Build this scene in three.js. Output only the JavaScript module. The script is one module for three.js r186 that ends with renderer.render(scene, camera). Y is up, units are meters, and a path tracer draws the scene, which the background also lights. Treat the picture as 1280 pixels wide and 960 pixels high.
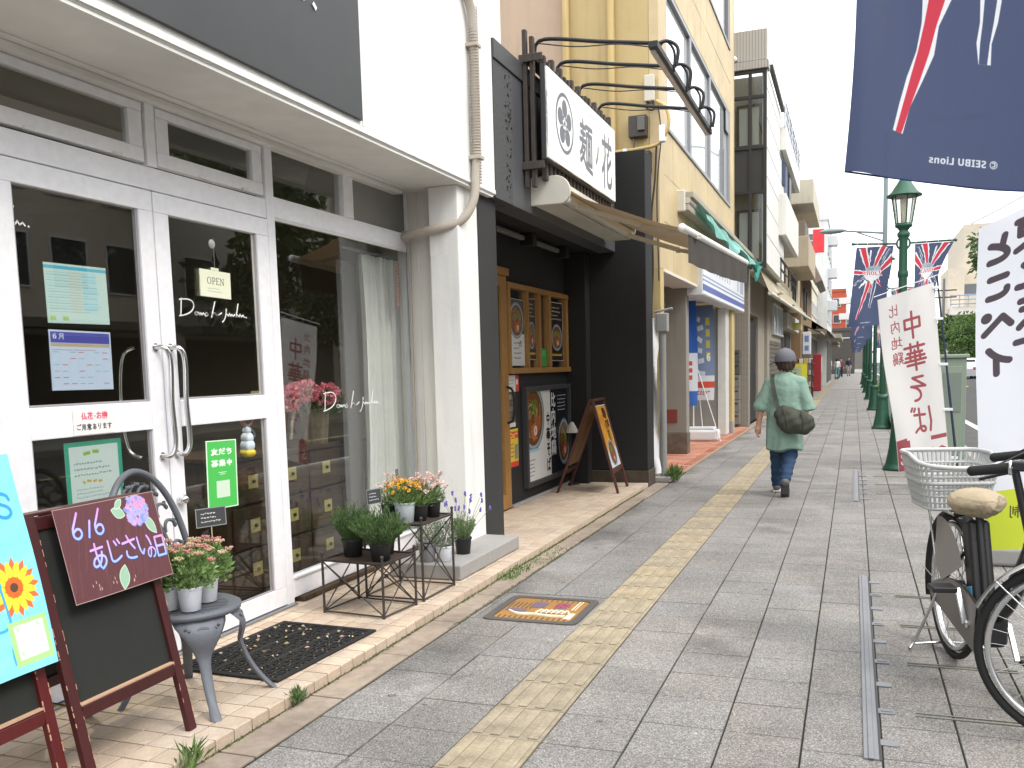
import * as THREE from 'three';
import { mergeGeometries } from 'three/addons/utils/BufferGeometryUtils.js';
import { RoundedBoxGeometry } from 'three/addons/geometries/RoundedBoxGeometry.js';
import { MarchingCubes } from 'three/addons/objects/MarchingCubes.js';

// ───────── camera (eye 1.38 m above a pavement that runs towards -z; the photograph is a crop whose optical centre lies low) ─────────
const W = 1280, FULL = 2 * 584.93, F = 1150;
const camera = new THREE.PerspectiveCamera(2 * Math.atan(FULL / 2 / F) * 180 / Math.PI, W / FULL, 0.05, 900);
camera.position.set(0, 1.38, 0);
camera.rotation.set(-0.1059, 0.3561, -0.0269, 'YXZ');
camera.setViewOffset(W, FULL, 0, 0, W, 960);
camera.updateProjectionMatrix();

const scene = new THREE.Scene();
// ───────── bright overcast sky ─────────
const SUN = new THREE.Vector3(0.62, 0.76, 0.18).normalize();
{
  const w = 256, h = 128, d = new Float32Array(w * h * 4);
  for (let j = 0; j < h; j++) for (let i = 0; i < w; i++) {
    const up = ((j + 0.5) / h - 0.5) * Math.PI, az = ((i + 0.5) / w - 0.5) * 2 * Math.PI;
    const y = Math.sin(up), x = Math.cos(az) * Math.cos(up), z = Math.sin(az) * Math.cos(up);
    const c = x * SUN.x + y * SUN.y + z * SUN.z;
    let L = y > 0 ? 1.0 + 0.45 * y + 0.7 * Math.pow(Math.max(0, c), 6) : 1.0;
    L *= 1 + 0.05 * Math.sin(az * 3 + 5 * y) * Math.sin(az * 5 - 9 * y + 1);
    if (y < 0) L = 1.0 * Math.max(0, 1 + y * 12) + 0.25 * Math.min(1, -y * 12);
    const k = (j * w + i) * 4;
    d[k] = L * 0.99; d[k + 1] = L; d[k + 2] = L * 1.025; d[k + 3] = 1;
  }
  const sky = new THREE.DataTexture(d, w, h, THREE.RGBAFormat, THREE.FloatType);
  sky.mapping = THREE.EquirectangularReflectionMapping; sky.magFilter = THREE.LinearFilter; sky.minFilter = THREE.LinearFilter; sky.needsUpdate = true;
  scene.background = sky; scene.environment = sky;
}
const sun = new THREE.DirectionalLight(0xfff4e6, 0.9);
sun.position.copy(SUN).multiplyScalar(60); sun.target.position.set(0, 0, -10); sun.position.add(sun.target.position);
sun.castShadow = true; sun.shadow.radius = 30; sun.shadow.mapSize.set(2048, 2048);
Object.assign(sun.shadow.camera, { left: -40, right: 40, top: 40, bottom: -40, near: 1, far: 160 });
scene.add(sun, sun.target);
const renderer = new THREE.WebGLRenderer({ antialias: true });
renderer.shadowMap.enabled = true;
renderer.toneMapping = THREE.LinearToneMapping;
renderer.toneMappingExposure = 1.95;

// ───────── helpers ─────────
let seed = 7;
const rnd = () => { seed = (seed + 0x6d2b79f5) | 0; let t = Math.imul(seed ^ (seed >>> 15), 1 | seed); t = (t + Math.imul(t ^ (t >>> 7), 61 | t)) ^ t; return ((t ^ (t >>> 14)) >>> 0) / 4294967296; };
const rr = (a, b) => a + (b - a) * rnd();
const pick = (a) => a[Math.floor(rnd() * a.length)];
const V = (x, y, z) => new THREE.Vector3(x, y, z);
const used = {};
function numbered(n) { if (used[n] === undefined) { used[n] = 0; return n; } used[n]++; return n + '_' + String(used[n]).padStart(3, '0'); }
function tag(o, label, category, group) { o.userData.label = label; o.userData.category = category; if (group) o.userData.group = group; return o; }
function thing(name, label, category, pos = [0, 0, 0], turn = 0, group) {
  const o = new THREE.Group(); o.name = numbered(name); scene.add(o);
  o.position.set(pos[0], pos[1], pos[2]); o.rotation.y = turn;
  return tag(o, label, category, group);
}
function copy(o, pos, turn, label) {
  const c = o.clone(); c.name = numbered(o.name.replace(/_\d{3}$/, '')); scene.add(c); c.userData = { ...o.userData };
  if (pos) c.position.set(pos[0], pos[1], pos[2]); if (turn !== undefined) c.rotation.y = turn; if (label) c.userData.label = label;
  return c;
}
function flat(g) {               // one plain layout, so that pieces can be merged
  let n = g.index ? g.toNonIndexed() : g;
  for (const k of Object.keys(n.attributes)) if (!['position', 'normal', 'uv', 'color'].includes(k)) n.deleteAttribute(k);
  if (!n.attributes.normal) n.computeVertexNormals();
  if (!n.attributes.uv) n.setAttribute('uv', new THREE.BufferAttribute(new Float32Array(n.attributes.position.count * 2), 2));
  return n;
}
function metric(g) {             // uv in metres, by the axis each face looks along
  const p = g.attributes.position, n = g.attributes.normal, uv = g.attributes.uv;
  for (let i = 0; i < p.count; i++) {
    const ax = Math.abs(n.getX(i)), ay = Math.abs(n.getY(i)), az = Math.abs(n.getZ(i));
    if (ay >= ax && ay >= az) uv.setXY(i, p.getX(i), p.getZ(i));
    else if (ax >= az) uv.setXY(i, p.getZ(i), p.getY(i));
    else uv.setXY(i, p.getX(i), p.getY(i));
  }
  return g;
}
function join(gs) { gs = [].concat(gs).map(flat); const any = gs.some((g) => g.attributes.color); if (any) for (const g of gs) if (!g.attributes.color) g.setAttribute('color', new THREE.BufferAttribute(new Float32Array(g.attributes.position.count * 3).fill(1), 3)); return gs.length > 1 ? mergeGeometries(gs) : gs[0]; }
function mesh(name, gs, mat, parent = scene, own = false) {
  const g = join(gs); if (!own) metric(g);
  const m = new THREE.Mesh(g, mat); m.castShadow = m.receiveShadow = true;
  m.name = parent === scene ? numbered(name) : name; parent.add(m); return m;
}
function struct(name, gs, mat, own = false) { const m = mesh(name, gs, mat, scene, own); m.userData.kind = 'structure'; return m; }
const stuff = (m) => { m.userData.kind = 'stuff'; return m; };
const box = (x0, x1, y0, y1, z0, z1) => new THREE.BoxGeometry(Math.abs(x1 - x0), Math.abs(y1 - y0), Math.abs(z1 - z0)).translate((x0 + x1) / 2, (y0 + y1) / 2, (z0 + z1) / 2);
const rbox = (x0, x1, y0, y1, z0, z1, r = 0.004, s = 1) => { const w = Math.abs(x1 - x0), h = Math.abs(y1 - y0), d = Math.abs(z1 - z0); return new RoundedBoxGeometry(w, h, d, s, Math.min(r, w * 0.49, h * 0.49, d * 0.49)).translate((x0 + x1) / 2, (y0 + y1) / 2, (z0 + z1) / 2); };
const cbox = (cx, cy, cz, w, h, d, r = 0.003) => rbox(cx - w / 2, cx + w / 2, cy - h / 2, cy + h / 2, cz - d / 2, cz + d / 2, r);
function rod(a, b, r1, r2 = r1, n = 10, open = false) {
  const A = V(...a), B = V(...b), d = B.clone().sub(A), g = new THREE.CylinderGeometry(r2, r1, d.length(), n, 1, open);
  g.applyQuaternion(new THREE.Quaternion().setFromUnitVectors(V(0, 1, 0), d.clone().normalize())); const m = A.add(B).multiplyScalar(0.5); return g.translate(m.x, m.y, m.z);
}
function bar(a, b, w, h, side = [0, 1, 0]) {   // a square bar from a to b
  const A = V(...a), B = V(...b), d = B.clone().sub(A), L = d.length(), z = d.clone().normalize(), x = V(...side).cross(z).normalize(), y = z.clone().cross(x);
  const g = new RoundedBoxGeometry(w, h, L, 1, Math.min(w, h) * 0.12); g.applyMatrix4(new THREE.Matrix4().makeBasis(x, y, z)); const m = A.add(B).multiplyScalar(0.5); return g.translate(m.x, m.y, m.z);
}
const tube = (pts, r, seg = 24, n = 8, closed = false) => new THREE.TubeGeometry(new THREE.CatmullRomCurve3(pts.map((p) => V(...p)), closed), seg, r, n, closed);
const lathe = (pts, n = 24) => new THREE.LatheGeometry(pts.map((p) => new THREE.Vector2(p[0], p[1])), n);
const ball = (x, y, z, r, n = 10) => new THREE.SphereGeometry(r, n, Math.max(6, n - 2)).translate(x, y, z);
function sheet(nu, nv, f, color) {    // a surface from f(u, v) -> [x, y, z]
  const pos = [], uv = [], idx = [];
  for (let j = 0; j <= nv; j++) for (let i = 0; i <= nu; i++) { const p = f(i / nu, j / nv); pos.push(p[0], p[1], p[2]); uv.push(i / nu, j / nv); }
  for (let j = 0; j < nv; j++) for (let i = 0; i < nu; i++) { const a = j * (nu + 1) + i; idx.push(a, a + 1, a + nu + 2, a, a + nu + 2, a + nu + 1); }
  const g = new THREE.BufferGeometry(); g.setAttribute('position', new THREE.Float32BufferAttribute(pos, 3)); g.setAttribute('uv', new THREE.Float32BufferAttribute(uv, 2)); g.setIndex(idx); g.computeVertexNormals(); return g;
}
function tinted(g, r, gg, b) { const n = g.attributes.position.count, c = new Float32Array(n * 3); for (let i = 0; i < n; i++) { c[i * 3] = r; c[i * 3 + 1] = gg; c[i * 3 + 2] = b; } g.setAttribute('color', new THREE.BufferAttribute(c, 3)); return g; }

// ───────── noise and textures ─────────
const hash = (x, y, s) => { let h = Math.imul(x, 374761393) ^ Math.imul(y, 668265263) ^ Math.imul(s, 974634317); h = Math.imul(h ^ (h >>> 13), 1274126177); return ((h ^ (h >>> 16)) >>> 0) / 4294967296; };
function vn(x, y, p, s) { const xi = Math.floor(x), yi = Math.floor(y), fx = x - xi, fy = y - yi, m = (a) => ((a % p) + p) % p, u = fx * fx * (3 - 2 * fx), v = fy * fy * (3 - 2 * fy); const a = hash(m(xi), m(yi), s), b = hash(m(xi + 1), m(yi), s), c = hash(m(xi), m(yi + 1), s), d = hash(m(xi + 1), m(yi + 1), s); return (a + (b - a) * u) * (1 - v) + (c + (d - c) * u) * v; }
function fbm(u, v, p, o, s) { let t = 0, a = 0.5, n = 0; for (let i = 0; i < o; i++) { t += a * vn(u * p, v * p, p, s + i); n += a; a *= 0.55; p *= 2; } return t / n; }
function dataTex(size, metres, f, srgb = true) {
  const d = new Uint8Array(size * size * 4);
  for (let j = 0; j < size; j++) for (let i = 0; i < size; i++) { const c = f(i / size, j / size, i, j), k = (j * size + i) * 4; for (let q = 0; q < 3; q++) d[k + q] = Math.max(0, Math.min(255, (Array.isArray(c) ? c[q] : c) * 255)); d[k + 3] = 255; }
  const t = new THREE.DataTexture(d, size, size); t.wrapS = t.wrapT = THREE.RepeatWrapping; t.magFilter = THREE.LinearFilter; t.minFilter = THREE.LinearMipmapLinearFilter; t.generateMipmaps = true;
  if (srgb) t.colorSpace = THREE.SRGBColorSpace; t.repeat.set(1 / metres, 1 / metres); t.needsUpdate = true; return t;
}
function canvasTex(w, h, draw) {
  const c = document.createElement('canvas'); c.width = w; c.height = h; const x = c.getContext('2d'); draw(x, w, h);
  const t = new THREE.CanvasTexture(c); t.colorSpace = THREE.SRGBColorSpace; t.anisotropy = 8; return t;
}
const std = (color, roughness = 0.7, extra = {}) => new THREE.MeshStandardMaterial({ color: new THREE.Color(color), roughness, ...extra });
const lin = (r, g, b) => new THREE.Color().setRGB(r, g, b);
const grime = dataTex(512, 2.6, (u, v) => { const n = fbm(u, v, 4, 6, 11), m = fbm(u, v, 24, 3, 31); const k = 0.86 + 0.14 * Math.min(1, n * 1.5) - 0.05 * m; return [k, k, k * 0.985]; });
const grimeFine = dataTex(512, 0.5, (u, v) => { const k = 0.94 + 0.06 * fbm(u, v, 16, 4, 71); return k; });
const bumpFine = dataTex(256, 0.12, (u, v) => fbm(u, v, 12, 4, 5), false);
const bumpCoarse = dataTex(512, 0.5, (u, v) => 0.6 * fbm(u, v, 32, 3, 15) + 0.4 * fbm(u, v, 90, 2, 16), false);
const streaks = dataTex(512, 2.2, (u, v) => { const n = fbm(u * 1, v * 0.08, 40, 3, 51), m = fbm(u, v, 5, 5, 52); const k = 1 - 0.07 * Math.max(0, n - 0.45) * m * 3 - 0.05 * fbm(u, v, 9, 4, 53); return [k, k, k * 0.98]; });
const woodTex = (a, b, size = 256, m = 0.5, s = 1) => dataTex(size, m, (u, v) => { const g = fbm(u, v * 0.12, 32, 4, 90 + s), w = fbm(u, v * 0.2, 6, 3, 95 + s), k = 0.65 * g + 0.35 * w; return [0, 1, 2].map((q) => a[q] + (b[q] - a[q]) * k); });
const paint = (hex, rough = 0.55, map = grime) => std(hex, rough, { map });
const M = {
  whiteFrame: std('#f3f3f8', 0.38, { map: grimeFine }), whiteWall: std('#eeeef0', 0.7, { map: streaks, bumpMap: bumpCoarse, bumpScale: 0.0012 }),
  soffit: std('#f0efee', 0.75, { map: grime }), cream: std('#d9d6cc', 0.6, { map: grime }), grit: std('#9a9896', 0.9, { map: grimeFine, bumpMap: bumpCoarse, bumpScale: 0.001 }),
  glass: new THREE.MeshPhysicalMaterial({ color: lin(0.9, 0.92, 0.91), roughness: 0.0, transmission: 1, thickness: 0, ior: 1.5 }),
  darkGrey: std('#3a3b3e', 0.6, { map: grime }), charcoal: std('#252627', 0.72, { map: grime, bumpMap: bumpFine, bumpScale: 0.0005 }), black: std('#161617', 0.55), rubber: std('#1b1b1c', 0.85),
  chrome: std('#d8d8d8', 0.16, { metalness: 1 }), steel: std('#9fa3a6', 0.35, { metalness: 0.85 }), iron: std('#2c2d30', 0.5, { metalness: 0.4 }),
  redWood: std('#4a1a1c', 0.5, { map: woodTex([0.75, 0.7, 0.7], [1, 1, 1]) }), soil: std('#2b211a', 0.95), leaf: std('#4f7a34', 0.75), stem: std('#5c7a3a', 0.8),
  plasticBlack: std('#1d1d1f', 0.45), plasticWhite: std('#e4e6ea', 0.4), duct: std('#b5aca0', 0.75, { map: grimeFine }),
};
const leafMat = (hex, tr = 0.35, extra = {}) => new THREE.MeshPhysicalMaterial({ color: new THREE.Color(hex), roughness: 0.85, transmission: tr, thickness: 0, side: THREE.DoubleSide, vertexColors: true, ...extra });
const clothMat = (map, tr = 0.3, extra = {}) => new THREE.MeshPhysicalMaterial({ map, roughness: 0.95, transmission: tr, thickness: 0, side: THREE.DoubleSide, ...extra });
const print = (tex, rough = 0.5) => new THREE.MeshStandardMaterial({ map: tex, roughness: rough });

// ───────── brush lettering: strokes on a 100 x 100 field ─────────
const GLYPH = {
  中: 'M20 30L80 30L80 62L20 62ZM50 5L50 97', 華: 'M10 15L90 15M35 3L35 27M65 3L65 27M20 36L80 36M12 50L88 50M8 64L92 64M30 36L30 64M70 36L70 64M15 78L85 78M50 28L50 98',
  そ: 'M28 10L72 10L22 45L82 40Q40 52 45 78Q50 92 72 92', ば: 'M18 8L14 60L20 92M38 32L85 28M62 8L62 75Q60 92 45 90Q35 84 45 74Q65 70 85 90M78 5L84 15M90 2L96 12',
  比: 'M25 10L25 85L45 78M25 42L45 40M60 10L60 80Q60 90 75 90Q88 90 88 75M88 30L60 45', 内: 'M18 28L18 95M18 28L82 28L82 88L72 94M50 8L50 28Q48 55 30 75M50 45L70 72',
  地: 'M8 38L38 35M23 12L23 75M6 80L40 70M45 42L88 30L86 62L78 66M66 8L66 75M52 28L52 80Q53 90 70 90L92 90L92 74',
  鶏: 'M45 8L12 15M10 22L16 32M26 20L28 30M44 18L36 30M24 36L14 48L36 46L16 62L44 58M8 72L50 72M30 60Q26 85 8 96M32 74L48 94M70 5L64 14M58 14L58 62M58 14L88 14L88 44M58 30L88 30M58 44L88 44M58 54L96 54M58 64L94 64L92 92L84 94M58 76L62 86M68 74L70 84M78 74L82 84',
  麺: 'M8 15L46 15M12 28L42 28M4 42L50 42M27 4L27 42M24 44Q20 62 6 70M20 54L42 54Q34 72 8 84M18 60Q30 76 50 90L97 96M50 10L98 10M72 10L66 24M54 24L94 24L94 82L54 82ZM68 24L68 82M80 24L80 82M68 42L80 42M68 60L80 60',
  ノ: 'M70 20Q64 55 30 84', 花: 'M10 18L90 18M34 5L34 32M66 5L66 32M36 36Q28 58 8 70M26 54L26 96M84 44L54 62M54 36L54 82Q54 92 68 92Q90 92 90 76',
  と: 'M35 8L42 42M80 30Q25 50 25 72Q28 92 82 88', こ: 'M25 18L78 18M22 62Q20 90 82 84', ペ: 'M6 62L34 28L94 78M80 20A7 7 0 1 0 94 20A7 7 0 1 0 80 20', イ: 'M80 8Q55 45 12 58M55 40L55 96',
  使: 'M28 6Q20 34 6 50M20 34L20 96M36 20L96 20M44 34L88 34L88 56L44 56ZM66 6L66 56Q60 84 34 96M46 66Q66 84 96 94', え: 'M42 6L60 14M22 34L76 34L16 92L44 62Q56 58 58 80Q62 92 90 88',
  ま: 'M18 24L82 24M22 46L78 46M52 6L52 74Q48 92 32 88Q20 80 34 72Q60 68 84 92', す: 'M8 26L92 26M56 6L56 52Q52 70 38 66Q28 56 40 46Q56 44 58 60Q58 84 34 96',
  あ: 'M20 26L78 22M44 6Q40 50 52 88M70 38Q60 84 28 84Q14 76 30 58Q60 40 80 56Q92 78 58 94', じ: 'M28 8L28 72Q32 94 80 70M58 14L66 28M76 10L84 24', さ: 'M16 30L84 24M46 6Q56 34 76 56M30 60Q18 92 76 88',
  い: 'M18 22Q18 80 34 84L44 70M72 24Q84 40 86 66', の: 'M54 22Q46 70 28 82Q8 74 18 46Q36 14 70 26Q100 48 82 74Q74 84 60 88', 日: 'M24 10L76 10L76 92L24 92ZM24 50L76 50',
  友: 'M10 26L90 26M44 4Q36 60 6 94M34 46L78 46Q62 82 20 96M38 56Q60 84 94 94', だ: 'M10 26L52 22M32 6Q26 60 10 94M52 46L84 44M50 72Q50 92 88 86M74 8L80 20M88 4L94 16', ち: 'M14 26L80 22M42 6L28 56Q60 38 78 52Q88 84 36 94',
  募: 'M8 14L92 14M32 4L32 24M68 4L68 24M28 30L72 30L72 52L28 52ZM28 41L72 41M8 60L92 60M44 52Q34 70 8 78M60 62L92 76M30 74L72 74L68 94L58 96M48 66Q44 88 20 98',
  集: 'M34 4Q26 20 10 30M26 16L26 58M60 4L54 14M26 16L86 16M26 28L80 28M26 40L80 40M26 54L88 54M54 14L54 54M8 66L92 66M50 56L50 98M48 68Q34 86 10 94M52 68Q68 86 92 94',
  仏: 'M30 6Q22 34 6 52M20 36L20 96M60 12Q52 60 40 84L86 76M74 52L92 92', お: 'M12 28L58 24M36 6L36 80Q30 94 14 82Q14 62 50 52Q92 54 84 80Q76 92 60 90M72 18L88 34', 榊: 'M6 30L34 30M20 6L20 96M20 34L6 64M20 38L34 56M40 22L56 22M48 6L48 96M62 22L94 22L94 66L62 66ZM62 44L94 44M78 6L78 96',
  ご: 'M22 20L70 20M20 62Q20 90 78 82M78 6L84 18M90 2L96 14', 用: 'M22 12L22 62Q20 84 8 96M22 12L80 12L80 90L72 94M22 38L80 38M22 62L80 62M51 12L51 94',
  意: 'M50 2L50 12M18 14L82 14M36 18L40 28M64 18L60 28M8 32L92 32M26 40L74 40L74 64L26 64ZM26 52L74 52M14 74L10 90M34 72L36 90Q40 96 70 94L72 84M52 70L58 80M80 72L92 88', り: 'M28 10Q22 40 30 58L38 44M70 8Q80 70 44 94',
  月: 'M28 8L28 60Q26 84 10 96M28 8L78 8L78 88L68 94M28 34L78 34M28 58L78 58', 市: 'M50 2L50 16M8 18L92 18M22 40L22 82M22 40L78 40L78 78L68 82M50 18L50 98', 制: 'M22 6L12 24M18 20L54 20M6 36L60 36M34 4L34 96M14 52L14 82M14 52L54 52L54 78M70 14L70 66M90 6L90 88L78 94',
};
function glyph(c, ch, x, y, w, lw, color, h = w) { const p = GLYPH[ch]; if (!p) return; c.save(); c.translate(x, y); c.scale(w / 100, h / 100); c.lineWidth = lw * 100 / w; c.lineCap = 'round'; c.lineJoin = 'round'; c.strokeStyle = color; c.stroke(new Path2D(p)); c.restore(); }
function column(c, s, x, y, size, step, lw, color) { [...s].forEach((ch, i) => glyph(c, ch, x, y + i * step, size, lw, color)); }
function row(c, s, x, y, size, step, lw, color) { [...s].forEach((ch, i) => glyph(c, ch, x + i * step, y, size, lw, color)); }
function scrawl(c, x, y, w, h, lines, color, lw) {  // small writing that cannot be read
  c.strokeStyle = color; c.lineWidth = lw; c.lineCap = 'butt';
  for (let i = 0; i < lines; i++) { let px = x; const py = y + (i + 0.5) * h / lines, len = w * (0.6 + 0.4 * hash(i, Math.round(x), 3)); while (px < x + len) { const s = 1.5 + 3 * hash(Math.round(px * 3), i, 9); c.beginPath(); c.moveTo(px, py + (hash(Math.round(px), i, 5) - 0.5) * lw); c.lineTo(px + s * lw * 0.6, py + (hash(Math.round(px), i, 6) - 0.5) * lw); c.stroke(); px += s * lw * 0.6 + lw * 0.8; } }
}
const SCRIPT = 'M8 10L4 56M2 14Q44 4 44 28Q40 52 0 58M56 46Q46 42 46 50Q52 56 58 46L60 52L64 46L66 52L72 46L76 52Q82 42 84 46Q90 52 78 54M110 12L97 56M99 50Q106 40 111 46Q113 52 121 48L130 42M146 30Q144 60 131 68M146 44L152 50L156 42L160 50L164 44L168 50L174 44M187 12L178 50L182 44L188 50L192 42L196 50L202 44L206 50M212 50L213 51';

// ───────── ground, road, pavement ─────────
const SPAN = 3.36;   // one texture for the paving: grains, worn tone, stains and old gum
const gum = Array.from({ length: 26 }, (_, i) => [hash(i, 1, 77), hash(i, 2, 77), 0.0025 + 0.004 * hash(i, 3, 77), hash(i, 4, 77) > 0.6 ? 0.1 : -0.12]);
const aggregate = dataTex(2048, SPAN, (u, v, i, j) => {
  const a = vn(u * 760, v * 760, 760, 201), b = fbm(u, v, 9, 3, 203), h = hash(i >> 1, j >> 1, 7), st = fbm(u, v, 5, 4, 207), st2 = fbm(u, v, 14, 3, 209);
  let g = 0.495 + (a - 0.5) * 0.22 + (hash(i, j, 12) - 0.5) * 0.09 + (b - 0.5) * 0.1 + (h > 0.92 ? 0.15 : h < 0.12 ? -0.15 : 0);
  g -= 0.11 * Math.max(0, st - 0.57) * 4 * (0.5 + st2); g += 0.1 * Math.max(0, st2 - 0.6);
  for (const q of gum) { const dx = u - q[0], dy = v - q[1]; if (dx * dx + dy * dy < q[2] * q[2]) g += q[3]; }
  const w = hash(i >> 1, j >> 1, 8) - 0.5; return [g * 1.015 + w * 0.03, g, g * 0.98 - w * 0.03];
});
const aggBump = dataTex(512, 0.42, (u, v) => fbm(u, v, 110, 3, 205), false);
const paverMats = ['#ffffff', '#faf9f8', '#f9f6f3', '#f3f3f3', '#fcfbf9', '#f0eeec'].map((h) => std(h, 0.88, { map: aggregate, bumpMap: aggBump, bumpScale: 0.0018 }));
const asphaltTex = dataTex(512, 1.2, (u, v, i, j) => 0.42 + 0.12 * (fbm(u, v, 64, 3, 220) - 0.5) + 0.1 * (fbm(u, v, 4, 4, 221) - 0.5) + 0.05 * (hash(i, j, 3) - 0.5));
const jointTex = dataTex(256, 0.8, (u, v) => { const n = fbm(u, v, 10, 4, 230), m = fbm(u, v, 5, 3, 231); return m > 0.55 ? [0.22, 0.25, 0.13] : [0.24 + 0.1 * n, 0.23 + 0.1 * n, 0.2 + 0.08 * n]; });
const stripTex = dataTex(512, 1.6, (u, v) => { const n = fbm(u, v, 6, 5, 240), m = fbm(u, v, 40, 3, 241); const moss = Math.max(0, fbm(u, v, 5, 4, 243) - 0.6) * 1.2; return [0.635 + 0.18 * (n - 0.5) + 0.14 * (m - 0.5) - moss * 0.3, 0.585 + 0.18 * (n - 0.5) + 0.14 * (m - 0.5) - moss * 0.16, 0.545 + 0.16 * (n - 0.5) + 0.14 * (m - 0.5) - moss * 0.3]; });
const KERB = 1.55;
struct('ground', [new THREE.PlaneGeometry(900, 900).rotateX(-Math.PI / 2).translate(0, -0.2, -200)], std('#77756f', 0.95, { map: asphaltTex }));
struct('road', [box(KERB + 0.14, 9.2, -0.19, -0.13, 8, -260)], std('#b9b9b7', 0.92, { map: asphaltTex, bumpMap: bumpCoarse, bumpScale: 0.002 }));
const lineMat = std('#d8d8d4', 0.8, { map: grimeFine });
struct('road_marking', [box(2.45, 2.6, -0.13, -0.126, 4, -200)], lineMat);
struct('road_marking', Array.from({ length: 14 }, (_, i) => box(5.6, 5.75, -0.13, -0.126, -6 - i * 12, -12 - i * 12)), std('#d9c98a', 0.8, { map: grimeFine }));
struct('far_pavement', [box(9.2, 13.5, -0.19, 0.0, 8, -260)], std('#9c9a96', 0.9, { map: grime }));
// kerb: one stone a metre
{
  const k = new THREE.Group(); k.name = numbered('kerb'); k.userData.kind = 'structure'; scene.add(k);
  const g = metric(flat(rbox(KERB, KERB + 0.14, -0.19, 0.004, 0, -0.99, 0.012, 2))), mat = std('#a5a39e', 0.9, { map: grime, bumpMap: bumpCoarse, bumpScale: 0.0015 });
  for (let i = 0; i < 40; i++) { const m = new THREE.Mesh(g, mat); m.name = 'kerb_stone'; m.position.set(0, 0, 2 - i); k.add(m); }
  stuff(mesh('distant_kerb_stones', [box(KERB, KERB + 0.14, -0.19, 0.004, -38, -240)], mat, k));
}
const sidewalk = new THREE.Group(); sidewalk.name = numbered('sidewalk'); sidewalk.userData.kind = 'structure'; scene.add(sidewalk);
mesh('bedding', [box(-2.21, KERB, -0.19, -0.007, 8, -240)], std('#a09c90', 0.95, { map: jointTex }), sidewalk);
// concrete edging strip beside the shop step
{
  const m = std('#e6e4dd', 0.92, { map: stripTex, bumpMap: bumpCoarse, bumpScale: 0.002 });
  for (let i = 0; i < 30; i++) mesh('edging_slab', [rbox(-2.195, -2.032, -0.06, 0.001 + rr(-0.001, 0.001), 0.4 - i * 0.62, 0.4 - i * 0.62 - 0.612, 0.006)], m, sidewalk);
  mesh('edging_strip', [box(-2.195, -2.032, -0.06, 0.001, -18.2, -120)], m, sidewalk);
}
const LINES = [-2.02, -1.705, -1.375, -1.075, -0.765, -0.445, -0.16, 0.112, 0.378, 0.66, 0.945, 1.235, KERB];
const PITCH = 0.309, Z0 = -2.19;
const nearG = [], far = [[], [], [], [], [], []], tiles = [];
const MAN = { x: -1.665, z: -4.92, w: 0.62 };
const manhole = (x, z) => Math.abs(x - MAN.x) < 0.33 && Math.abs(z - MAN.z) < 0.36;
function paverGeo(w, d) { return rbox(-w / 2, w / 2, -0.06, 0, -d / 2, d / 2, 0.004); }
const geoCache = {};
let count = 0;
for (let r = 0; r < 150; r++) for (let c = 0; c < LINES.length - 1; c++) {
  if (c === 2) continue;
  const z = Z0 - (r - 3) * PITCH - PITCH / 2 + (c > 5 ? 0.1 : 0), w = LINES[c + 1] - LINES[c] - 0.006, x = (LINES[c] + LINES[c + 1]) / 2, y = rr(-0.0015, 0.0012);
  const seen = z < -1.9 && !(x > 0.5 && z > -3.1);
  if (c === 0 && manhole(LINES[1], z) || c === 1 && manhole(LINES[1], z)) {         // cut round the cover
    const half = PITCH / 2 - 0.003, a = MAN.x - 0.325, b = MAN.x + 0.325;
    if (c === 0) mesh('paver', [rbox(LINES[0] + 0.003, a, -0.06, y, z - half, z + half, 0.003)], pick(paverMats), sidewalk); else mesh('paver', [rbox(b, LINES[2] - 0.003, -0.06, y, z - half, z + half, 0.003)], pick(paverMats), sidewalk);
    continue;
  }
  if (seen && count < 285) {
    const v = r, key = c + '_' + v;
    if (!geoCache[key]) { const g = metric(flat(paverGeo(w, PITCH - 0.0035))), uv = g.attributes.uv; for (let i = 0; i < uv.count; i++) uv.setXY(i, uv.getX(i) + x, uv.getY(i) + z); geoCache[key] = g; }
    const m = new THREE.Mesh(geoCache[key], pick(paverMats)); m.name = 'paver'; m.position.set(x, y, z); m.rotation.set(rr(-0.003, 0.003), rr(-0.003, 0.003), rr(-0.003, 0.003)); m.receiveShadow = m.castShadow = true; sidewalk.add(m); count++;
  } else far[Math.floor(rnd() * 6)].push(r < 90 ? paverGeo(w, PITCH - 0.004).translate(x, y, z) : box(x - w / 2, x + w / 2, -0.06, 0, z - PITCH / 2 + 0.003, z + PITCH / 2 - 0.003));
}
far.forEach((l, i) => l.length && stuff(mesh('distant_pavers', l, paverMats[i], sidewalk)));
mesh('far_paving', [box(-2.02, -1.375, -0.06, 0, -48, -200), box(-1.075, KERB, -0.06, 0, -48, -200)], paverMats[0], sidewalk);
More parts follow.
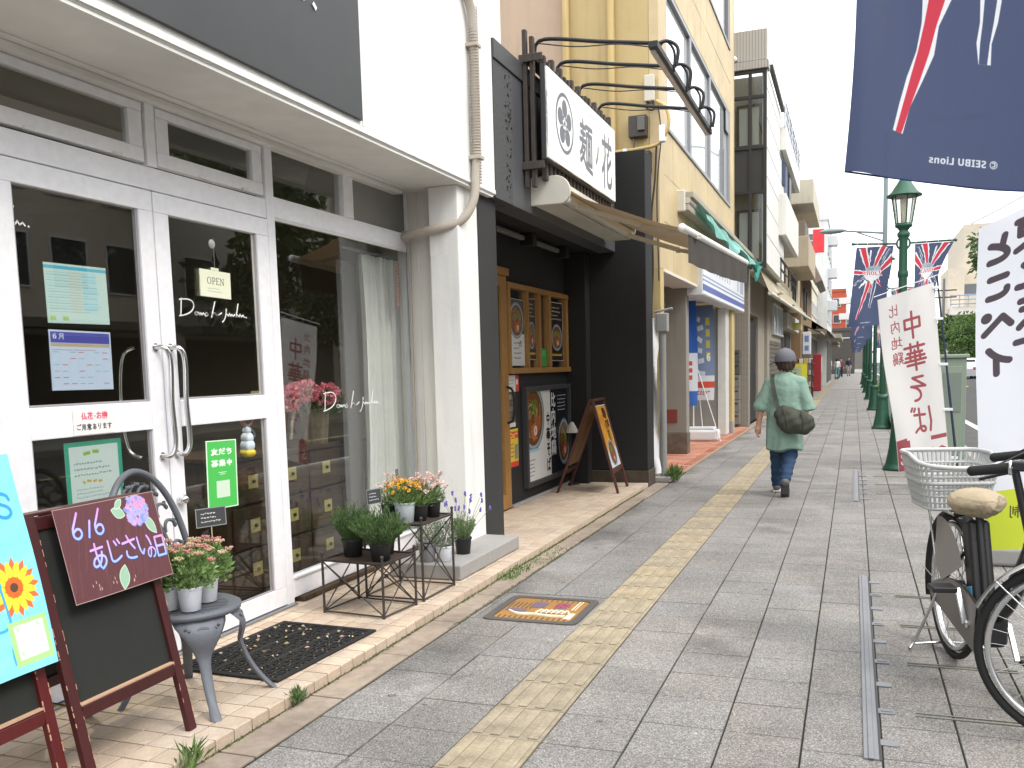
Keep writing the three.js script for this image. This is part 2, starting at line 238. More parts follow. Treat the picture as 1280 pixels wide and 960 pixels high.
// tactile guide tiles: four raised bars each
{
  const tex = dataTex(256, 0.5, (u, v, i, j) => { const n = fbm(u, v, 48, 3, 260), m = fbm(u, v, 5, 4, 261); const k = 0.76 + 0.16 * (n - 0.5) + 0.24 * (m - 0.5); return [k * 0.94, k * 0.885, k * 0.785]; });
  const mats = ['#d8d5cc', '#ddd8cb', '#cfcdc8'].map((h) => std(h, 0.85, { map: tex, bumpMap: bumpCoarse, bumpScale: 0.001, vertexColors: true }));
  const xs = LINES[2], w = LINES[3] - LINES[2];
  const one = (d = PITCH) => { const gs = [rbox(0.003, w - 0.003, -0.06, 0.001, -d / 2 + 0.0025, d / 2 - 0.0025, 0.003)]; for (let k = 0; k < 4; k++) { const cx = w * (k + 0.5) / 4; gs.push(tinted(flat(rbox(cx - 0.0195, cx + 0.0195, 0.0, 0.0065, -d / 2 + 0.014, d / 2 - 0.014, 0.003)), 1, 1, 1)); } tinted(gs[0] = flat(gs[0]), 0.92, 0.92, 0.92); return gs; };  // base tinted darker than bars: shade of the relief painted in, with dirt
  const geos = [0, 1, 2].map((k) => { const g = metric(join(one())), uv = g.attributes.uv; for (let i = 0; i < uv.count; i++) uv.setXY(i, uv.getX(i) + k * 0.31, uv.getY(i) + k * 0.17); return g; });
  const rest = [];
  for (let i = 0; i < 240; i++) {
    const z = Z0 + 3 * PITCH - i * PITCH - 0.155;
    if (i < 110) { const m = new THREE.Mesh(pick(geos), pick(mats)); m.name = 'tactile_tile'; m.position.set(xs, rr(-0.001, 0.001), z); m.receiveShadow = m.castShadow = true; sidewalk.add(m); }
    else rest.push(box(xs + 0.003, xs + w - 0.003, -0.06, 0.004, z - 0.15, z + 0.15));
  }
  stuff(mesh('distant_tactile_tiles', rest, std('#bdbab0', 0.85, { map: tex }), sidewalk));
}
// manhole cover with coloured relief
{
  const t = thing('manhole_cover', 'square manhole cover with orange relief picture in the grey paving', 'manhole cover', [MAN.x, 0, MAN.z], 0);
  const shape = (w, r) => { const s = new THREE.Shape(); s.moveTo(-w + r, -w); s.lineTo(w - r, -w); s.quadraticCurveTo(w, -w, w, -w + r); s.lineTo(w, w - r); s.quadraticCurveTo(w, w, w - r, w); s.lineTo(-w + r, w); s.quadraticCurveTo(-w, w, -w, w - r); s.lineTo(-w, -w + r); s.quadraticCurveTo(-w, -w, -w + r, -w); return s; };
  const ex = (s, d, y) => new THREE.ExtrudeGeometry(s, { depth: d, bevelEnabled: false, curveSegments: 6 }).rotateX(-Math.PI / 2).translate(0, y, 0);
  mesh('collar', [box(-0.37, 0.37, -0.06, -0.003, -0.41, 0.41)], std('#f2f0ee', 0.9, { map: aggregate }), t); t.scale.set(0.87, 1, 0.87);
  const ring = shape(0.315, 0.07); ring.holes.push(shape(0.262, 0.05)); mesh('rim', [ex(ring, 0.03, -0.024)], std('#55514f', 0.75, { map: grime, bumpMap: bumpCoarse, bumpScale: 0.002 }), t);
  mesh('cover_plate', [ex(shape(0.258, 0.05), 0.03, -0.027)], std('#9c713a', 0.8, { map: streaks }), t);
  const dark = std('#4a443f', 0.8), pale = std('#d3cdb8', 0.75, { map: grimeFine }), red = std('#8e3a4e', 0.7), violet = std('#6a5a6a', 0.75);
  const pad = (x0, x1, z0, z1) => rbox(x0, x1, 0, 0.006, z0, z1, 0.002);
  const ribs = []; for (let i = 0; i < 13; i++) { ribs.push(pad(-0.23 + i * 0.037, -0.222 + i * 0.037, 0.19, 0.245)); if (i < 8) ribs.push(pad(-0.08 + i * 0.037, -0.074 + i * 0.037, -0.245, -0.2)); if (i < 6) ribs.push(pad(-0.245 + i * 0.03, -0.238 + i * 0.03, -0.14, 0.0)); }
  mesh('relief_bar', ribs, dark, t);
  mesh('relief_panel', [pad(-0.1, 0.0, -0.17, -0.03), pad(0.06, 0.15, -0.18, -0.04), pad(-0.24, -0.1, 0.02, 0.08)], violet, t);
  mesh('relief_flower', [0, 1, 2, 3, 4].map((k) => ball(0.11 + 0.032 * Math.cos(k * 1.26), 0.006, -0.1 + 0.032 * Math.sin(k * 1.26), 0.024, 8).scale(1, 0.4, 1)), red, t);
  const curls = []; for (let i = 0; i < 6; i++) curls.push(tube([[-0.02 + i * 0.035, 0.004, 0.1], [0.005 + i * 0.035, 0.006, 0.02], [0.03 + i * 0.035, 0.004, 0.09]], 0.007, 10, 5));
  curls.push(tube([[-0.2, 0.004, 0.09], [-0.12, 0.004, 0.15], [-0.03, 0.004, 0.14], [0.1, 0.004, 0.16], [0.2, 0.004, 0.15]], 0.012, 20, 6), pad(0.2, 0.245, 0.06, 0.2), pad(0.19, 0.2, -0.24, -0.02), pad(0.212, 0.218, -0.24, -0.02));
  mesh('relief_curl', curls, pale, t);
}
// in-ground bicycle racks
function rack(x, z0, z1, label, n, stubs) {
  const t = thing('cycle_rack', label, 'cycle rack', [x, 0, 0], 0, undefined), metal = std('#85878b', 0.6, { metalness: 0.3, map: grimeFine });
  mesh('rail', [rbox(-0.026, 0.026, 0, 0.008, z0, z1, 0.003), rbox(-0.01, 0.01, 0.008, 0.013, z0 - 0.01, z1 + 0.01, 0.003)], metal, t);
  mesh('gutter', [box(0.027, 0.036, 0.0005, 0.003, z0, z1)], M.darkGrey, t);
  for (let i = 0; i < n; i++) { const z = z0 + (z1 - z0) * (i + 0.5) / n; mesh('stop', [rbox(0.032, stubs - 0.075, 0.001, 0.006, z - 0.026, z + 0.026, 0.003)].concat(i % 2 ? [rbox(0.044, stubs - 0.085, 0.006, 0.01, z - 0.012, z + 0.012, 0.002)] : []), metal, t); if (i % 2) mesh('wheel_channel', [rbox(stubs, 0.62, 0.001, 0.006, z - 0.02, z - 0.012, 0.002), rbox(stubs, 0.62, 0.001, 0.006, z + 0.012, z + 0.02, 0.002)], std('#84847c', 0.8, { map: grime }), t); }
  return t;
}
rack(0.075, -6.21, -3.3, 'long grey steel cycle rack rail let into the paving beside the bicycle', 9, 0.17);
rack(0.04, -12.3, -9.6, 'shorter grey cycle rack rail in the paving before the lamp post', 7, 0.2);

// ───────── pieces given in world coordinates under a thing that stands at its own base ─────────
function at(name, label, category, pos, group) { const t = thing(name, label, category, pos, 0, group); t.userData.base = pos; return t; }
function part(name, gs, mat, t, own = false, holder = t) { const g = join(gs); if (!own) metric(g); const b = t.userData.base || [0, 0, 0]; g.translate(-b[0], -b[1], -b[2]); const m = new THREE.Mesh(g, mat); m.name = name; m.castShadow = m.receiveShadow = true; holder.add(m); return m; }
function strokes(path, sx, sy, lw, depth) {   // lettering as thin solid strokes in the x-y plane
  const out = []; let cx = 0, cy = 0;
  const seg = (ax, ay, bx, by) => { const dx = (bx - ax) * sx, dy = -(by - ay) * sy, L = Math.hypot(dx, dy); if (L < 1e-5) return; out.push(new THREE.BoxGeometry(L + lw * 0.7, lw, depth).rotateZ(Math.atan2(dy, dx)).translate((ax + bx) / 2 * sx, -(ay + by) / 2 * sy, 0)); };
  for (const m of path.matchAll(/([MLQ])([^MLQ]+)/g)) {
    const n = m[2].trim().split(/[ ,]+/).map(Number);
    if (m[1] === 'M') { cx = n[0]; cy = n[1]; } else if (m[1] === 'L') { seg(cx, cy, n[0], n[1]); cx = n[0]; cy = n[1]; }
    else { let px = cx, py = cy; for (let i = 1; i <= 6; i++) { const t = i / 6, a = (1 - t) * (1 - t), b = 2 * t * (1 - t), c = t * t, qx = a * cx + b * n[0] + c * n[2], qy = a * cy + b * n[1] + c * n[3]; seg(px, py, qx, qy); px = qx; py = qy; } cx = n[2]; cy = n[3]; }
  }
  return mergeGeometries(out.map(flat));
}
// flat print standing on a wall plane that looks towards +x: z runs away from the viewer, so print reads left to right towards -z
function poster(w, h, tex, d = 0.003, rough = 0.45) { return [new THREE.BoxGeometry(w, h, d).rotateY(Math.PI / 2), print(tex, rough)]; }
function posterThing(name, label, cat, x, z0, z1, y0, y1, tex, d = 0.003, tilt = 0, group) {
  const t = thing(name, label, cat, [x, y0, (z0 + z1) / 2], 0, group), [g, m] = poster(Math.abs(z1 - z0), y1 - y0, tex, d); mesh('printed_sheet', [g.translate(0, (y1 - y0) / 2, 0)], m, t, true); t.rotation.x = tilt; return t;
}
const FX = -3.08;
// ───────── tiled step in front of both shops ─────────
{
  const step = new THREE.Group(); step.name = numbered('shop_step'); step.userData.kind = 'structure'; scene.add(step);
  mesh('step_bed', [box(-3.2, -2.208, -0.19, 0.043, 1, -10.42)], std('#8d7a62', 0.95, { map: jointTex }), step);
  const tex = dataTex(256, 0.5, (u, v) => { const n = fbm(u, v, 8, 5, 300), m = fbm(u, v, 60, 2, 301); const k = 0.93 + 0.14 * (n - 0.5) + 0.1 * (m - 0.5); return [k, k * 0.985, k * 0.96]; });
  const mats = ['#cdbcab', '#c7b7a7', '#d3c4b3', '#c3b3a3', '#ccbeb1'].map((h) => std(h, 0.62, { map: tex, bumpMap: bumpFine, bumpScale: 0.0004 }));
  const T = 0.1115, s = T - 0.006, top = [0, 1, 2].map((k) => { const g = metric(flat(rbox(-s / 2, s / 2, 0, 0.016, -s / 2, s / 2, 0.0016))), uv = g.attributes.uv; for (let i = 0; i < uv.count; i++) uv.setXY(i, uv.getX(i) + k * 0.17, uv.getY(i) + k * 0.13); return g; });
  const nose = metric(flat(rbox(-0.014, 0, -0.048, 0, -s / 2, s / 2, 0.003)));
  const restTop = [[], [], [], [], []], restNose = []; let n = 0, q = 0;
  for (let i = 0; i < 108; i++) for (let k = 0; k < 8; k++) {
    const z = 1.0 - i * T - T / 2, x = -2.197 - T / 2 - k * T; if (z < -10.4) continue;
    if (x < -3.06) continue;
    const y = 0.034 + rr(-0.0012, 0.0012), vis = z < -2.0 && !(k > 3 && z > -2.7) && !(z < -5.4 && k > 5);
    if (vis && n < 272) { const m = new THREE.Mesh(pick(top), pick(mats)); m.name = 'step_tile'; m.position.set(x, y, z); m.rotation.set(rr(-0.003, 0.003), 0, rr(-0.003, 0.003)); m.receiveShadow = m.castShadow = true; step.add(m); n++; }
    else restTop[Math.floor(rnd() * 5)].push(rbox(x - s / 2, x + s / 2, y, y + 0.016, z - s / 2, z + s / 2, 0.003));
    if (k === 0) { if (z < -2.1 && q < 28) { const m = new THREE.Mesh(nose, pick(mats)); m.name = 'nosing_tile'; m.position.set(-2.194, 0.049, z); m.receiveShadow = true; step.add(m); q++; } else restNose.push(rbox(-2.208, -2.194, 0.001, 0.049, z - s / 2, z + s / 2, 0.003)); }
  }
  restTop.forEach((l, i) => l.length && stuff(mesh('small_step_tiles', l, mats[i], step)));
  stuff(mesh('small_nosing_tiles', restNose, mats[1], step));
}
// ───────── flower shop ─────────
const B1 = [-3.1, 0.05, -4.2];
const shop = at('flower_shop', 'white flower shop with glass double doors, big window and deep white fascia', 'shop building', B1);
{
  const b = shop;
  part('fascia', [rbox(-3.6, -2.55, 2.69, 4.9, 1.2, -6.66, 0.012, 2), rbox(-3.4, -2.62, 3.845, 6.2, -6.66, -7.06, 0.01, 2)], M.whiteWall, b);
  part('fascia_trim', [rbox(-2.549, -2.543, 2.7, 2.73, 1.2, -6.65, 0.002), rbox(-2.549, -2.545, 2.735, 4.9, -4.64, -4.66, 0.001)], M.whiteWall, b);
  part('soffit', [box(-3.1, -2.556, 2.676, 2.689, 1.2, -6.62), rbox(-3.1, -3.02, 2.645, 2.675, 1.2, -6.04, 0.004), rbox(-2.98, -2.96, 2.668, 2.6755, 1.2, -6.0, 0.003)], M.soffit, b);
  part('column', [rbox(-2.83, -2.6, 0.05, 2.676, -6.045, -6.4, 0.012, 2)], M.whiteWall, b);
  part('column_plinth', [rbox(-2.84, -2.33, 0.052, 0.15, -5.28, -6.38, 0.012, 2)], M.grit, b);
  part('return_wall', [box(-3.16, -2.85, 0.05, 2.676, -6.2, -6.5), rbox(-2.862, -2.848, 0.05, 2.676, -6.185, -6.2, 0.003), rbox(-3.0, -2.985, 0.05, 2.676, -6.19, -6.2, 0.003)], paint('#e4e2df', 0.6, streaks), b);
  part('shadow_gap', [box(-2.846, -2.832, 0.05, 2.676, -6.3, -6.4)], M.black, b);
  // aluminium frame
  const f = 0.05;
  part('door_frame', [rbox(FX - f, FX + 0.02, 0.05, 2.68, -4.442, -4.512), rbox(FX - f, FX + 0.02, 0.05, 2.68, -2.42, -2.54), rbox(FX - f, FX + 0.012, 2.255, 2.36, -2.54, -4.442), rbox(FX - f, FX + 0.014, 2.27, 2.385, -4.512, -6.2), rbox(FX - f, FX + 0.02, 2.362, 2.68, -3.525, -3.585), rbox(FX - f, FX + 0.006, 2.64, 2.68, -2.54, -3.525), rbox(FX - f, FX + 0.006, 2.64, 2.68, -3.585, -4.442),
    rbox(FX - f, FX + 0.02, 2.385, 2.68, -5.285, -5.405), rbox(FX - f, FX + 0.01, 0.2, 2.68, -6.185, -6.21)], M.whiteFrame, b);
  const dooh = part('door_sill', [rbox(FX - 0.1, FX + 0.05, 0.05, 0.062, -2.42, -4.5, 0.003)], M.steel, b);
  part('window_base', [rbox(FX - 0.06, FX + 0.022, 0.085, 0.205, -4.512, -6.2, 0.006), rbox(FX - 0.03, FX + 0.035, 0.2, 0.214, -4.512, -6.2, 0.003)], M.whiteFrame, b);
  part('window_ledge', [rbox(FX - 0.1, FX + 0.055, 0.05, 0.084, -4.56, -6.2, 0.008)], std('#6a5a48', 0.9, { map: woodTex([0.5, 0.45, 0.4], [0.95, 0.9, 0.82], 256, 0.4, 3) }), b);
  // transom windows
  const sash = (z0, z1) => [rbox(FX - 0.03, FX + 0.015, 2.6, 2.64, z0, z1), rbox(FX - 0.03, FX + 0.015, 2.375, 2.44, z0, z1), rbox(FX - 0.03, FX + 0.012, 2.44, 2.6, z0, z0 - 0.085), rbox(FX - 0.03, FX + 0.012, 2.44, 2.6, z1 + 0.085, z1)];
  for (const [z0, z1] of [[-2.56, -3.51], [-3.6, -4.425]]) { const w = part('transom_window', sash(z0, z1), M.whiteFrame, b); part('pane', [box(FX - 0.012, FX - 0.006, 2.44, 2.6, z0 - 0.085, z1 + 0.085)], M.glass, b, false, w); for (const z of [z0 - 0.28, z1 + 0.2]) part('catch', [rbox(FX + 0.013, FX + 0.03, 2.37, 2.386, z, z - 0.05, 0.003)], M.soffit, b, false, w); }
  part('fixed_transom_pane', [box(FX - 0.02, FX - 0.014, 2.385, 2.68, -4.512, -5.285)], M.glass, b);
  part('blank_panel', [box(FX - 0.03, FX - 0.01, 2.385, 2.68, -5.405, -6.185)], std('#8f8e8b', 0.7, { map: grime }), b);
  // doors
  const leaf = (z0, z1, gz0, gz1) => {
    const d = part('door', [rbox(FX - 0.02, FX + 0.022, 2.155, 2.248, z0, z1), rbox(FX - 0.02, FX + 0.022, 1.15, 1.28, gz0, gz1), rbox(FX - 0.02, FX + 0.022, 0.066, 0.17, z0, z1), rbox(FX - 0.02, FX + 0.0225, 0.17, 2.155, z0, gz0), rbox(FX - 0.02, FX + 0.0225, 0.17, 2.155, gz1, z1)], M.whiteFrame, b);
    for (const [y0, y1] of [[0.17, 1.15], [1.28, 2.155]]) { part('pane', [box(FX - 0.003, FX + 0.003, y0, y1, gz0, gz1)], M.glass, b, false, d); part('glazing_bead', [rbox(FX + 0.003, FX + 0.012, y0, y1, gz0, gz0 - 0.012, 0.002), rbox(FX + 0.003, FX + 0.012, y0, y1, gz1 + 0.014, gz1, 0.002), rbox(FX + 0.003, FX + 0.011, y0, y0 + 0.01, gz0 - 0.012, gz1 + 0.014, 0.002)], std('#9b989d', 0.5, { map: grimeFine }), b, false, d); }
    return d;
  };
  const dl = leaf(-2.55, -3.53, -2.76, -3.44), dr = leaf(-3.538, -4.436, -3.635, -4.33);
  const handle = (z, dz, d) => part('handle', [tube([[FX + 0.02, 1.53, z], [FX + 0.06, 1.53, z + dz * 0.5], [FX + 0.075, 1.5, z + dz], [FX + 0.075, 1.27, z + dz], [FX + 0.075, 1.05, z + dz], [FX + 0.06, 1.02, z + dz * 0.5], [FX + 0.02, 1.02, z]], 0.0125, 40, 10), rod([FX + 0.02, 1.53, z], [FX + 0.028, 1.53, z], 0.02), rod([FX + 0.02, 1.02, z], [FX + 0.028, 1.02, z], 0.02)], M.chrome, b, false, d);
  handle(-3.485, -0.03, dl); handle(-3.585, -0.03, dr);
  part('lock', [rod([FX + 0.02, 0.8, -3.587], [FX + 0.05, 0.8, -3.587], 0.026, 0.024, 16), ball(FX + 0.05, 0.8, -3.587, 0.022, 12)], M.chrome, b, false, dr);
  part('inner_handle', [tube([[FX - 0.02, 1.53, -3.4], [FX - 0.07, 1.5, -3.38], [FX - 0.07, 1.05, -3.38], [FX - 0.02, 1.02, -3.4]], 0.01, 20, 8)], M.chrome, b, false, dl);
  const win = part('display_window', [rbox(FX - 0.012, FX + 0.012, 2.255, 2.27, -4.512, -6.185, 0.002)], M.soffit, b);
  part('pane', [box(FX - 0.003, FX + 0.003, 0.214, 2.255, -4.512, -6.185)], M.glass, b, false, win);
  // room behind the glass
  const room = std('#7d766b', 0.9, { map: grime }), dark = std('#3a332b', 0.9, { map: woodTex([0.5, 0.45, 0.4], [0.95, 0.9, 0.85], 256, 0.6, 5) });
  part('room_floor', [box(-8.2, -3.18, -0.1, 0.045, -1.2, -6.9)], std('#8f8676', 0.7, { map: grime }), b);
  part('room_ceiling', [box(-8.2, -3.6, 2.95, 3.1, -1.2, -6.9), box(-3.6, -3.11, 2.69, 3.1, -1.2, -6.05)], std('#77736b', 0.9, { map: grime }), b);
  part('room_wall', [box(-8.35, -8.2, 0, 3.1, -1.2, -6.9), box(-8.2, -3.13, 0, 3.1, -1.05, -1.2), box(-8.2, -3.17, 0, 3.1, -6.76, -6.9), box(-3.13, -3.06, 0.05, 2.69, 1.2, -2.42)], room, b);
  part('shelving', [box(-8.15, -7.8, 0.05, 2.3, -2.2, -2.24), box(-8.15, -7.8, 0.05, 2.3, -5.8, -5.84)].concat([0.5, 1.0, 1.5, 2.0].map((y) => box(-8.15, -7.75, y, y + 0.03, -2.2, -5.84))), dark, b);
  const wires = [tube([[-2.535, 4.4, -6.0], [-2.52, 4.0, -6.08], [-2.505, 3.85, -6.17], [-2.505, 3.3, -6.2], [-2.51, 2.75, -6.18], [-2.53, 2.55, -6.14], [-2.6, 2.43, -6.08], [-2.75, 2.38, -6.01], [-2.95, 2.36, -6.02], [-3.05, 2.355, -6.1], [-3.1, 2.36, -6.16]], 0.032, 90, 12)];
  for (let i = 0; i < 60; i++) { const y = 2.7 + i * 0.02; wires.push(new THREE.TorusGeometry(0.0325, 0.003, 4, 12).rotateX(Math.PI / 2).translate(-2.505, y, -6.19)); }
  const duct = part('cable_duct', wires, M.duct, b);
  part('duct_clip', [3.62, 2.86].map((y) => rbox(-2.55, -2.465, y, y + 0.025, -6.15, -6.24, 0.004)).concat([ball(-3.06, 2.36, -6.13, 0.045, 12)]), M.duct, b, false, duct);
  part('cable', [tube([[-3.06, 2.36, -6.15], [-3.052, 2.25, -6.165], [-3.052, 1.5, -6.165], [-3.052, 0.6, -6.165], [-3.052, 0.1, -6.165]], 0.011, 40, 8)], M.duct, b);
}
// lit ceiling spot seen through the left transom
{
  const t = thing('ceiling_spot', 'small round lit ceiling lamp inside the flower shop behind the left transom', 'ceiling lamp', [-4.1, 2.945, -3.87]);
  mesh('lamp_rim', [lathe([[0.075, 0.0], [0.075, -0.02], [0.055, -0.02], [0.055, 0.0]], 20)], M.plasticWhite, t);
  mesh('lamp_face', [new THREE.CylinderGeometry(0.054, 0.054, 0.004, 20).translate(0, -0.012, 0)], new THREE.MeshStandardMaterial({ color: 0xffffff, emissive: 0xfff6e4, emissiveIntensity: 2.5 }), t);
  const p = new THREE.SpotLight(0xfff1dc, 9, 6, 1.2, 0.6); p.position.set(-4.1, 2.9, -3.87); p.target.position.set(-4.1, 0, -3.87); p.castShadow = true; scene.add(p, p.target);
}
// fascia sign
{
  const t = at('fascia_sign', 'dark grey name board on the white fascia above the flower shop', 'shop sign', [-2.54, 2.75, -2.2]);
  part('sign_board', [rbox(-2.549, -2.53, 2.757, 4.3, 0.6, -4.615, 0.003)], std('#3c3e41', 0.5, { map: grime }), t);
  const g = strokes(SCRIPT, 0.0145, 0.0112, 0.022, 0.004).rotateY(Math.PI / 2); g.translate(-2.526, 3.765, -1.08); part('painted_script', [g], M.plasticWhite, t);
}
// script lettering on the panes
for (const [z, y, s, lab] of [[-3.69, 1.79, 0.00248, 'white handwritten shop name on the right glass door under the open sign'], [-4.95, 1.30, 0.0034, 'white handwritten shop name across the lower middle of the big window'], [-2.3, 2.09, 0.00255, 'white handwritten shop name mostly out of view on the left glass door']]) {
  const t = thing('window_lettering', lab, 'lettering', [FX + 0.005, y, z]); t.userData.group = 'shop name written on the glass'; const g = strokes(SCRIPT, s, s * 0.72, 0.0062, 0.0015).rotateY(Math.PI / 2); mesh('script', [g], std('#f0f0f0', 0.6), t);
}
// notices on the doors
const noticeA = canvasTex(256, 256, (c, w, h) => { c.fillStyle = '#d3e9e6'; c.fillRect(0, 0, w, h); c.fillStyle = '#59bfdd'; c.fillRect(0, 10, w, 14); for (let i = 0; i < 15; i++) { c.fillStyle = i % 2 ? '#bfe3ea' : '#d6ebe6'; c.fillRect(8, 32 + i * 12, 90, 9); c.fillStyle = i % 2 ? '#a8dcf0' : '#c2e6ef'; c.fillRect(150, 32 + i * 12, 60, 9); c.fillStyle = '#d9dfd6'; c.fillRect(96, 32 + i * 12, 48, 9); } scrawl(c, 10, 32, 210, 180, 15, '#8fb5b8', 2); c.fillStyle = '#b9d488'; c.fillRect(10, 226, 22, 18); c.fillRect(60, 226, 24, 18); });
const noticeB = canvasTex(256, 256, (c, w, h) => { c.fillStyle = '#d4e0f7'; c.fillRect(0, 0, w, h); c.fillStyle = '#5a58b8'; c.fillRect(6, 8, w - 12, 46); c.fillStyle = '#cdb79b'; c.fillRect(6, 56, w - 12, 14); c.font = 'bold 30px sans-serif'; c.fillStyle = '#f2f2ff'; c.fillText('6', 14, 38); glyph(c, '月', 36, 14, 26, 3, '#f2f2ff'); c.strokeStyle = '#c3cfe8'; for (let i = 0; i < 8; i++) { c.beginPath(); c.moveTo(6 + i * 35, 80); c.lineTo(6 + i * 35, 240); c.stroke(); } for (let i = 0; i < 6; i++) for (let j = 0; j < 7; j++) { c.fillStyle = hash(i, j, 3) > 0.55 ? '#d4576a' : '#9fb0d8'; if (hash(i, j, 4) > 0.45) c.fillRect(12 + j * 34, 92 + i * 27, 22, 3); } scrawl(c, 10, 78, 230, 12, 1, '#b08aa0', 3); });
const noticeC = canvasTex(256, 240, (c, w, h) => { c.fillStyle = '#2fa98d'; c.fillRect(0, 0, w, h); c.fillStyle = '#d9e4e3'; c.fillRect(18, 16, w - 36, h - 34); scrawl(c, 80, 28, 100, 24, 1, '#8fbf4a', 12); scrawl(c, 36, 66, 180, 60, 3, '#8ba0a4', 5); scrawl(c, 70, 132, 120, 20, 1, '#d3b04a', 9); scrawl(c, 40, 160, 170, 40, 3, '#a3b3b6', 4); });
const noticeD = canvasTex(192, 88, (c, w, h) => { c.fillStyle = '#e9e6e6'; c.fillRect(0, 0, w, h); row(c, '仏花', 38, 10, 26, 27, 4, '#d8526a'); c.fillStyle = '#d8526a'; c.fillRect(98, 22, 5, 5); row(c, 'お榊', 106, 10, 26, 27, 4, '#d8526a'); row(c, 'ご用意あります', 12, 50, 22, 24, 3, '#3b3b42'); });
const noticeE = canvasTex(128, 300, (c, w, h) => { c.fillStyle = '#4fc05a'; c.fillRect(0, 0, w, h); c.strokeStyle = '#e5f5e2'; c.lineWidth = 5; c.strokeRect(2, 2, w - 4, h - 4); row(c, '友だち', 20, 36, 28, 31, 5, '#f4fff2'); row(c, '募集中', 20, 86, 28, 31, 5, '#f4fff2'); c.fillStyle = '#d8efd4'; c.fillRect(48, 140, 34, 3); c.fillRect(54, 148, 22, 3); c.fillStyle = '#cfe2cf'; c.fillRect(38, 178, 56, 74); });
const openTex = canvasTex(160, 96, (c, w, h) => { c.fillStyle = '#e4e7cf'; c.fillRect(0, 0, w, h); c.fillStyle = '#5c6050'; c.font = '34px serif'; c.textAlign = 'center'; c.fillText('OPEN', w / 2, 50); scrawl(c, 36, 60, 90, 20, 2, '#a6aa94', 2.5); });
posterThing('notice', 'pale blue printed timetable taped inside the left glass door', 'notice', FX - 0.006, -2.91, -3.245, 1.625, 1.87, noticeA, 0.002, 0.012);
posterThing('notice', 'white month calendar with violet heading taped below the pale blue timetable', 'notice', FX - 0.006, -2.905, -3.24, 1.345, 1.595, noticeB, 0.002, -0.01);
posterThing('notice', 'white paper with teal border taped in the lower pane of the left door', 'notice', FX - 0.006, -2.94, -3.26, 0.83, 1.125, noticeC, 0.002);
posterThing('sticker', 'small white sticker with red and black writing on the left door rail', 'sticker', FX + 0.024, -2.97, -3.2, 1.155, 1.262, noticeD, 0.002);
posterThing('notice', 'bright green notice with white writing in the lower pane of the right door', 'notice', FX + 0.006, -3.81, -4.055, 0.705, 1.06, noticeE, 0.002, -0.03);
{
  const t = posterThing('open_sign', 'small cream plaque reading open hanging in the right glass door', 'open sign', FX + 0.012, -3.845, -4.085, 1.79, 1.925, openTex, 0.006, -0.02);
  mesh('sign_hump', [rbox(-0.003, 0.003, 0.135, 0.15, -0.03, 0.03, 0.003)], std('#dfe2ca', 0.6), t); mesh('hook', [rod([0, 0.15, 0], [0, 0.3, 0], 0.0012)], M.steel, t);
  const s = thing('suction_hook', 'clear round suction hook on the right glass door above the open sign', 'hook', [FX + 0.004, 2.06, -3.965]); mesh('cup', [new THREE.SphereGeometry(0.024, 16, 8, 0, 6.3, 0, 1.57).rotateZ(-Math.PI / 2).scale(0.5, 1, 1)], std('#a8aca8', 0.2), s);
  const c = thing('hanging_charm', 'small ring with white and yellow bird charm inside the right door', 'charm', [FX - 0.02, 0.95, -4.2]);
  mesh('ring', [new THREE.TorusGeometry(0.036, 0.006, 8, 20).rotateY(1.1).translate(0, 0.2, 0)], std('#b0694f', 0.5), c); mesh('bird_body', [ball(0, 0.1, 0, 0.035, 14), ball(0, 0.06, 0, 0.04, 14), ball(0, 0.14, 0, 0.024)], std('#c3d0dd', 0.5), c); mesh('bird_base', [new THREE.SphereGeometry(0.044, 14, 10).scale(1, 0.6, 1).translate(0, 0.02, 0)], std('#c8b42f', 0.5), c);
}
posterThing('tag_strip', 'narrow red and white strip hanging at the right edge of the big window', 'hanging tag', FX - 0.02, -6.03, -6.09, 1.86, 2.17, canvasTex(32, 160, (c, w, h) => { c.fillStyle = '#a9a39a'; c.fillRect(0, 0, w, h); c.strokeStyle = '#a83f38'; c.lineWidth = 5; c.strokeRect(2, 2, w - 4, h - 4); scrawl(c, 8, 10, 16, 140, 12, '#b0564c', 5); }), 0.002);
// curtain
{
  const t = thing('curtain', 'grey white linen curtain drawn to the right end of the shop window', 'curtain', [-3.22, 0.1, -6.0]);
  const g = sheet(60, 20, (u, v) => { const z = 0.32 - u * 0.66 - 0.07 * Math.sin(v * 2.2) * (1 - u), f = 0.03 * Math.sin(u * 44 + v * 1.2) + 0.012 * Math.sin(u * 21 + 1 + v * 3); return [f, 0.05 + v * 2.06, z + 0.004 * Math.sin(v * 14)]; });
  mesh('fabric', [g], new THREE.MeshPhysicalMaterial({ color: new THREE.Color('#f3f1ef'), roughness: 0.95, transmission: 0.02, thickness: 0, map: grimeFine }), t);
  mesh('curtain_rail', [rod([0, 2.13, 0.5], [0, 2.13, -0.5], 0.01)], M.steel, t);
  const p = thing('blind_panel', 'flat grey panel blind hanging beside the linen curtain', 'blind', [-3.3, 0.1, -5.68]); mesh('panel', [rbox(-0.004, 0.004, 0.08, 2.06, -0.13, 0.13, 0.003)], std('#6e6a6c', 0.9, { map: grimeFine }), p); mesh('batten', [rbox(-0.01, 0.01, 0.06, 0.082, -0.135, 0.135, 0.003)], M.steel, p);
}
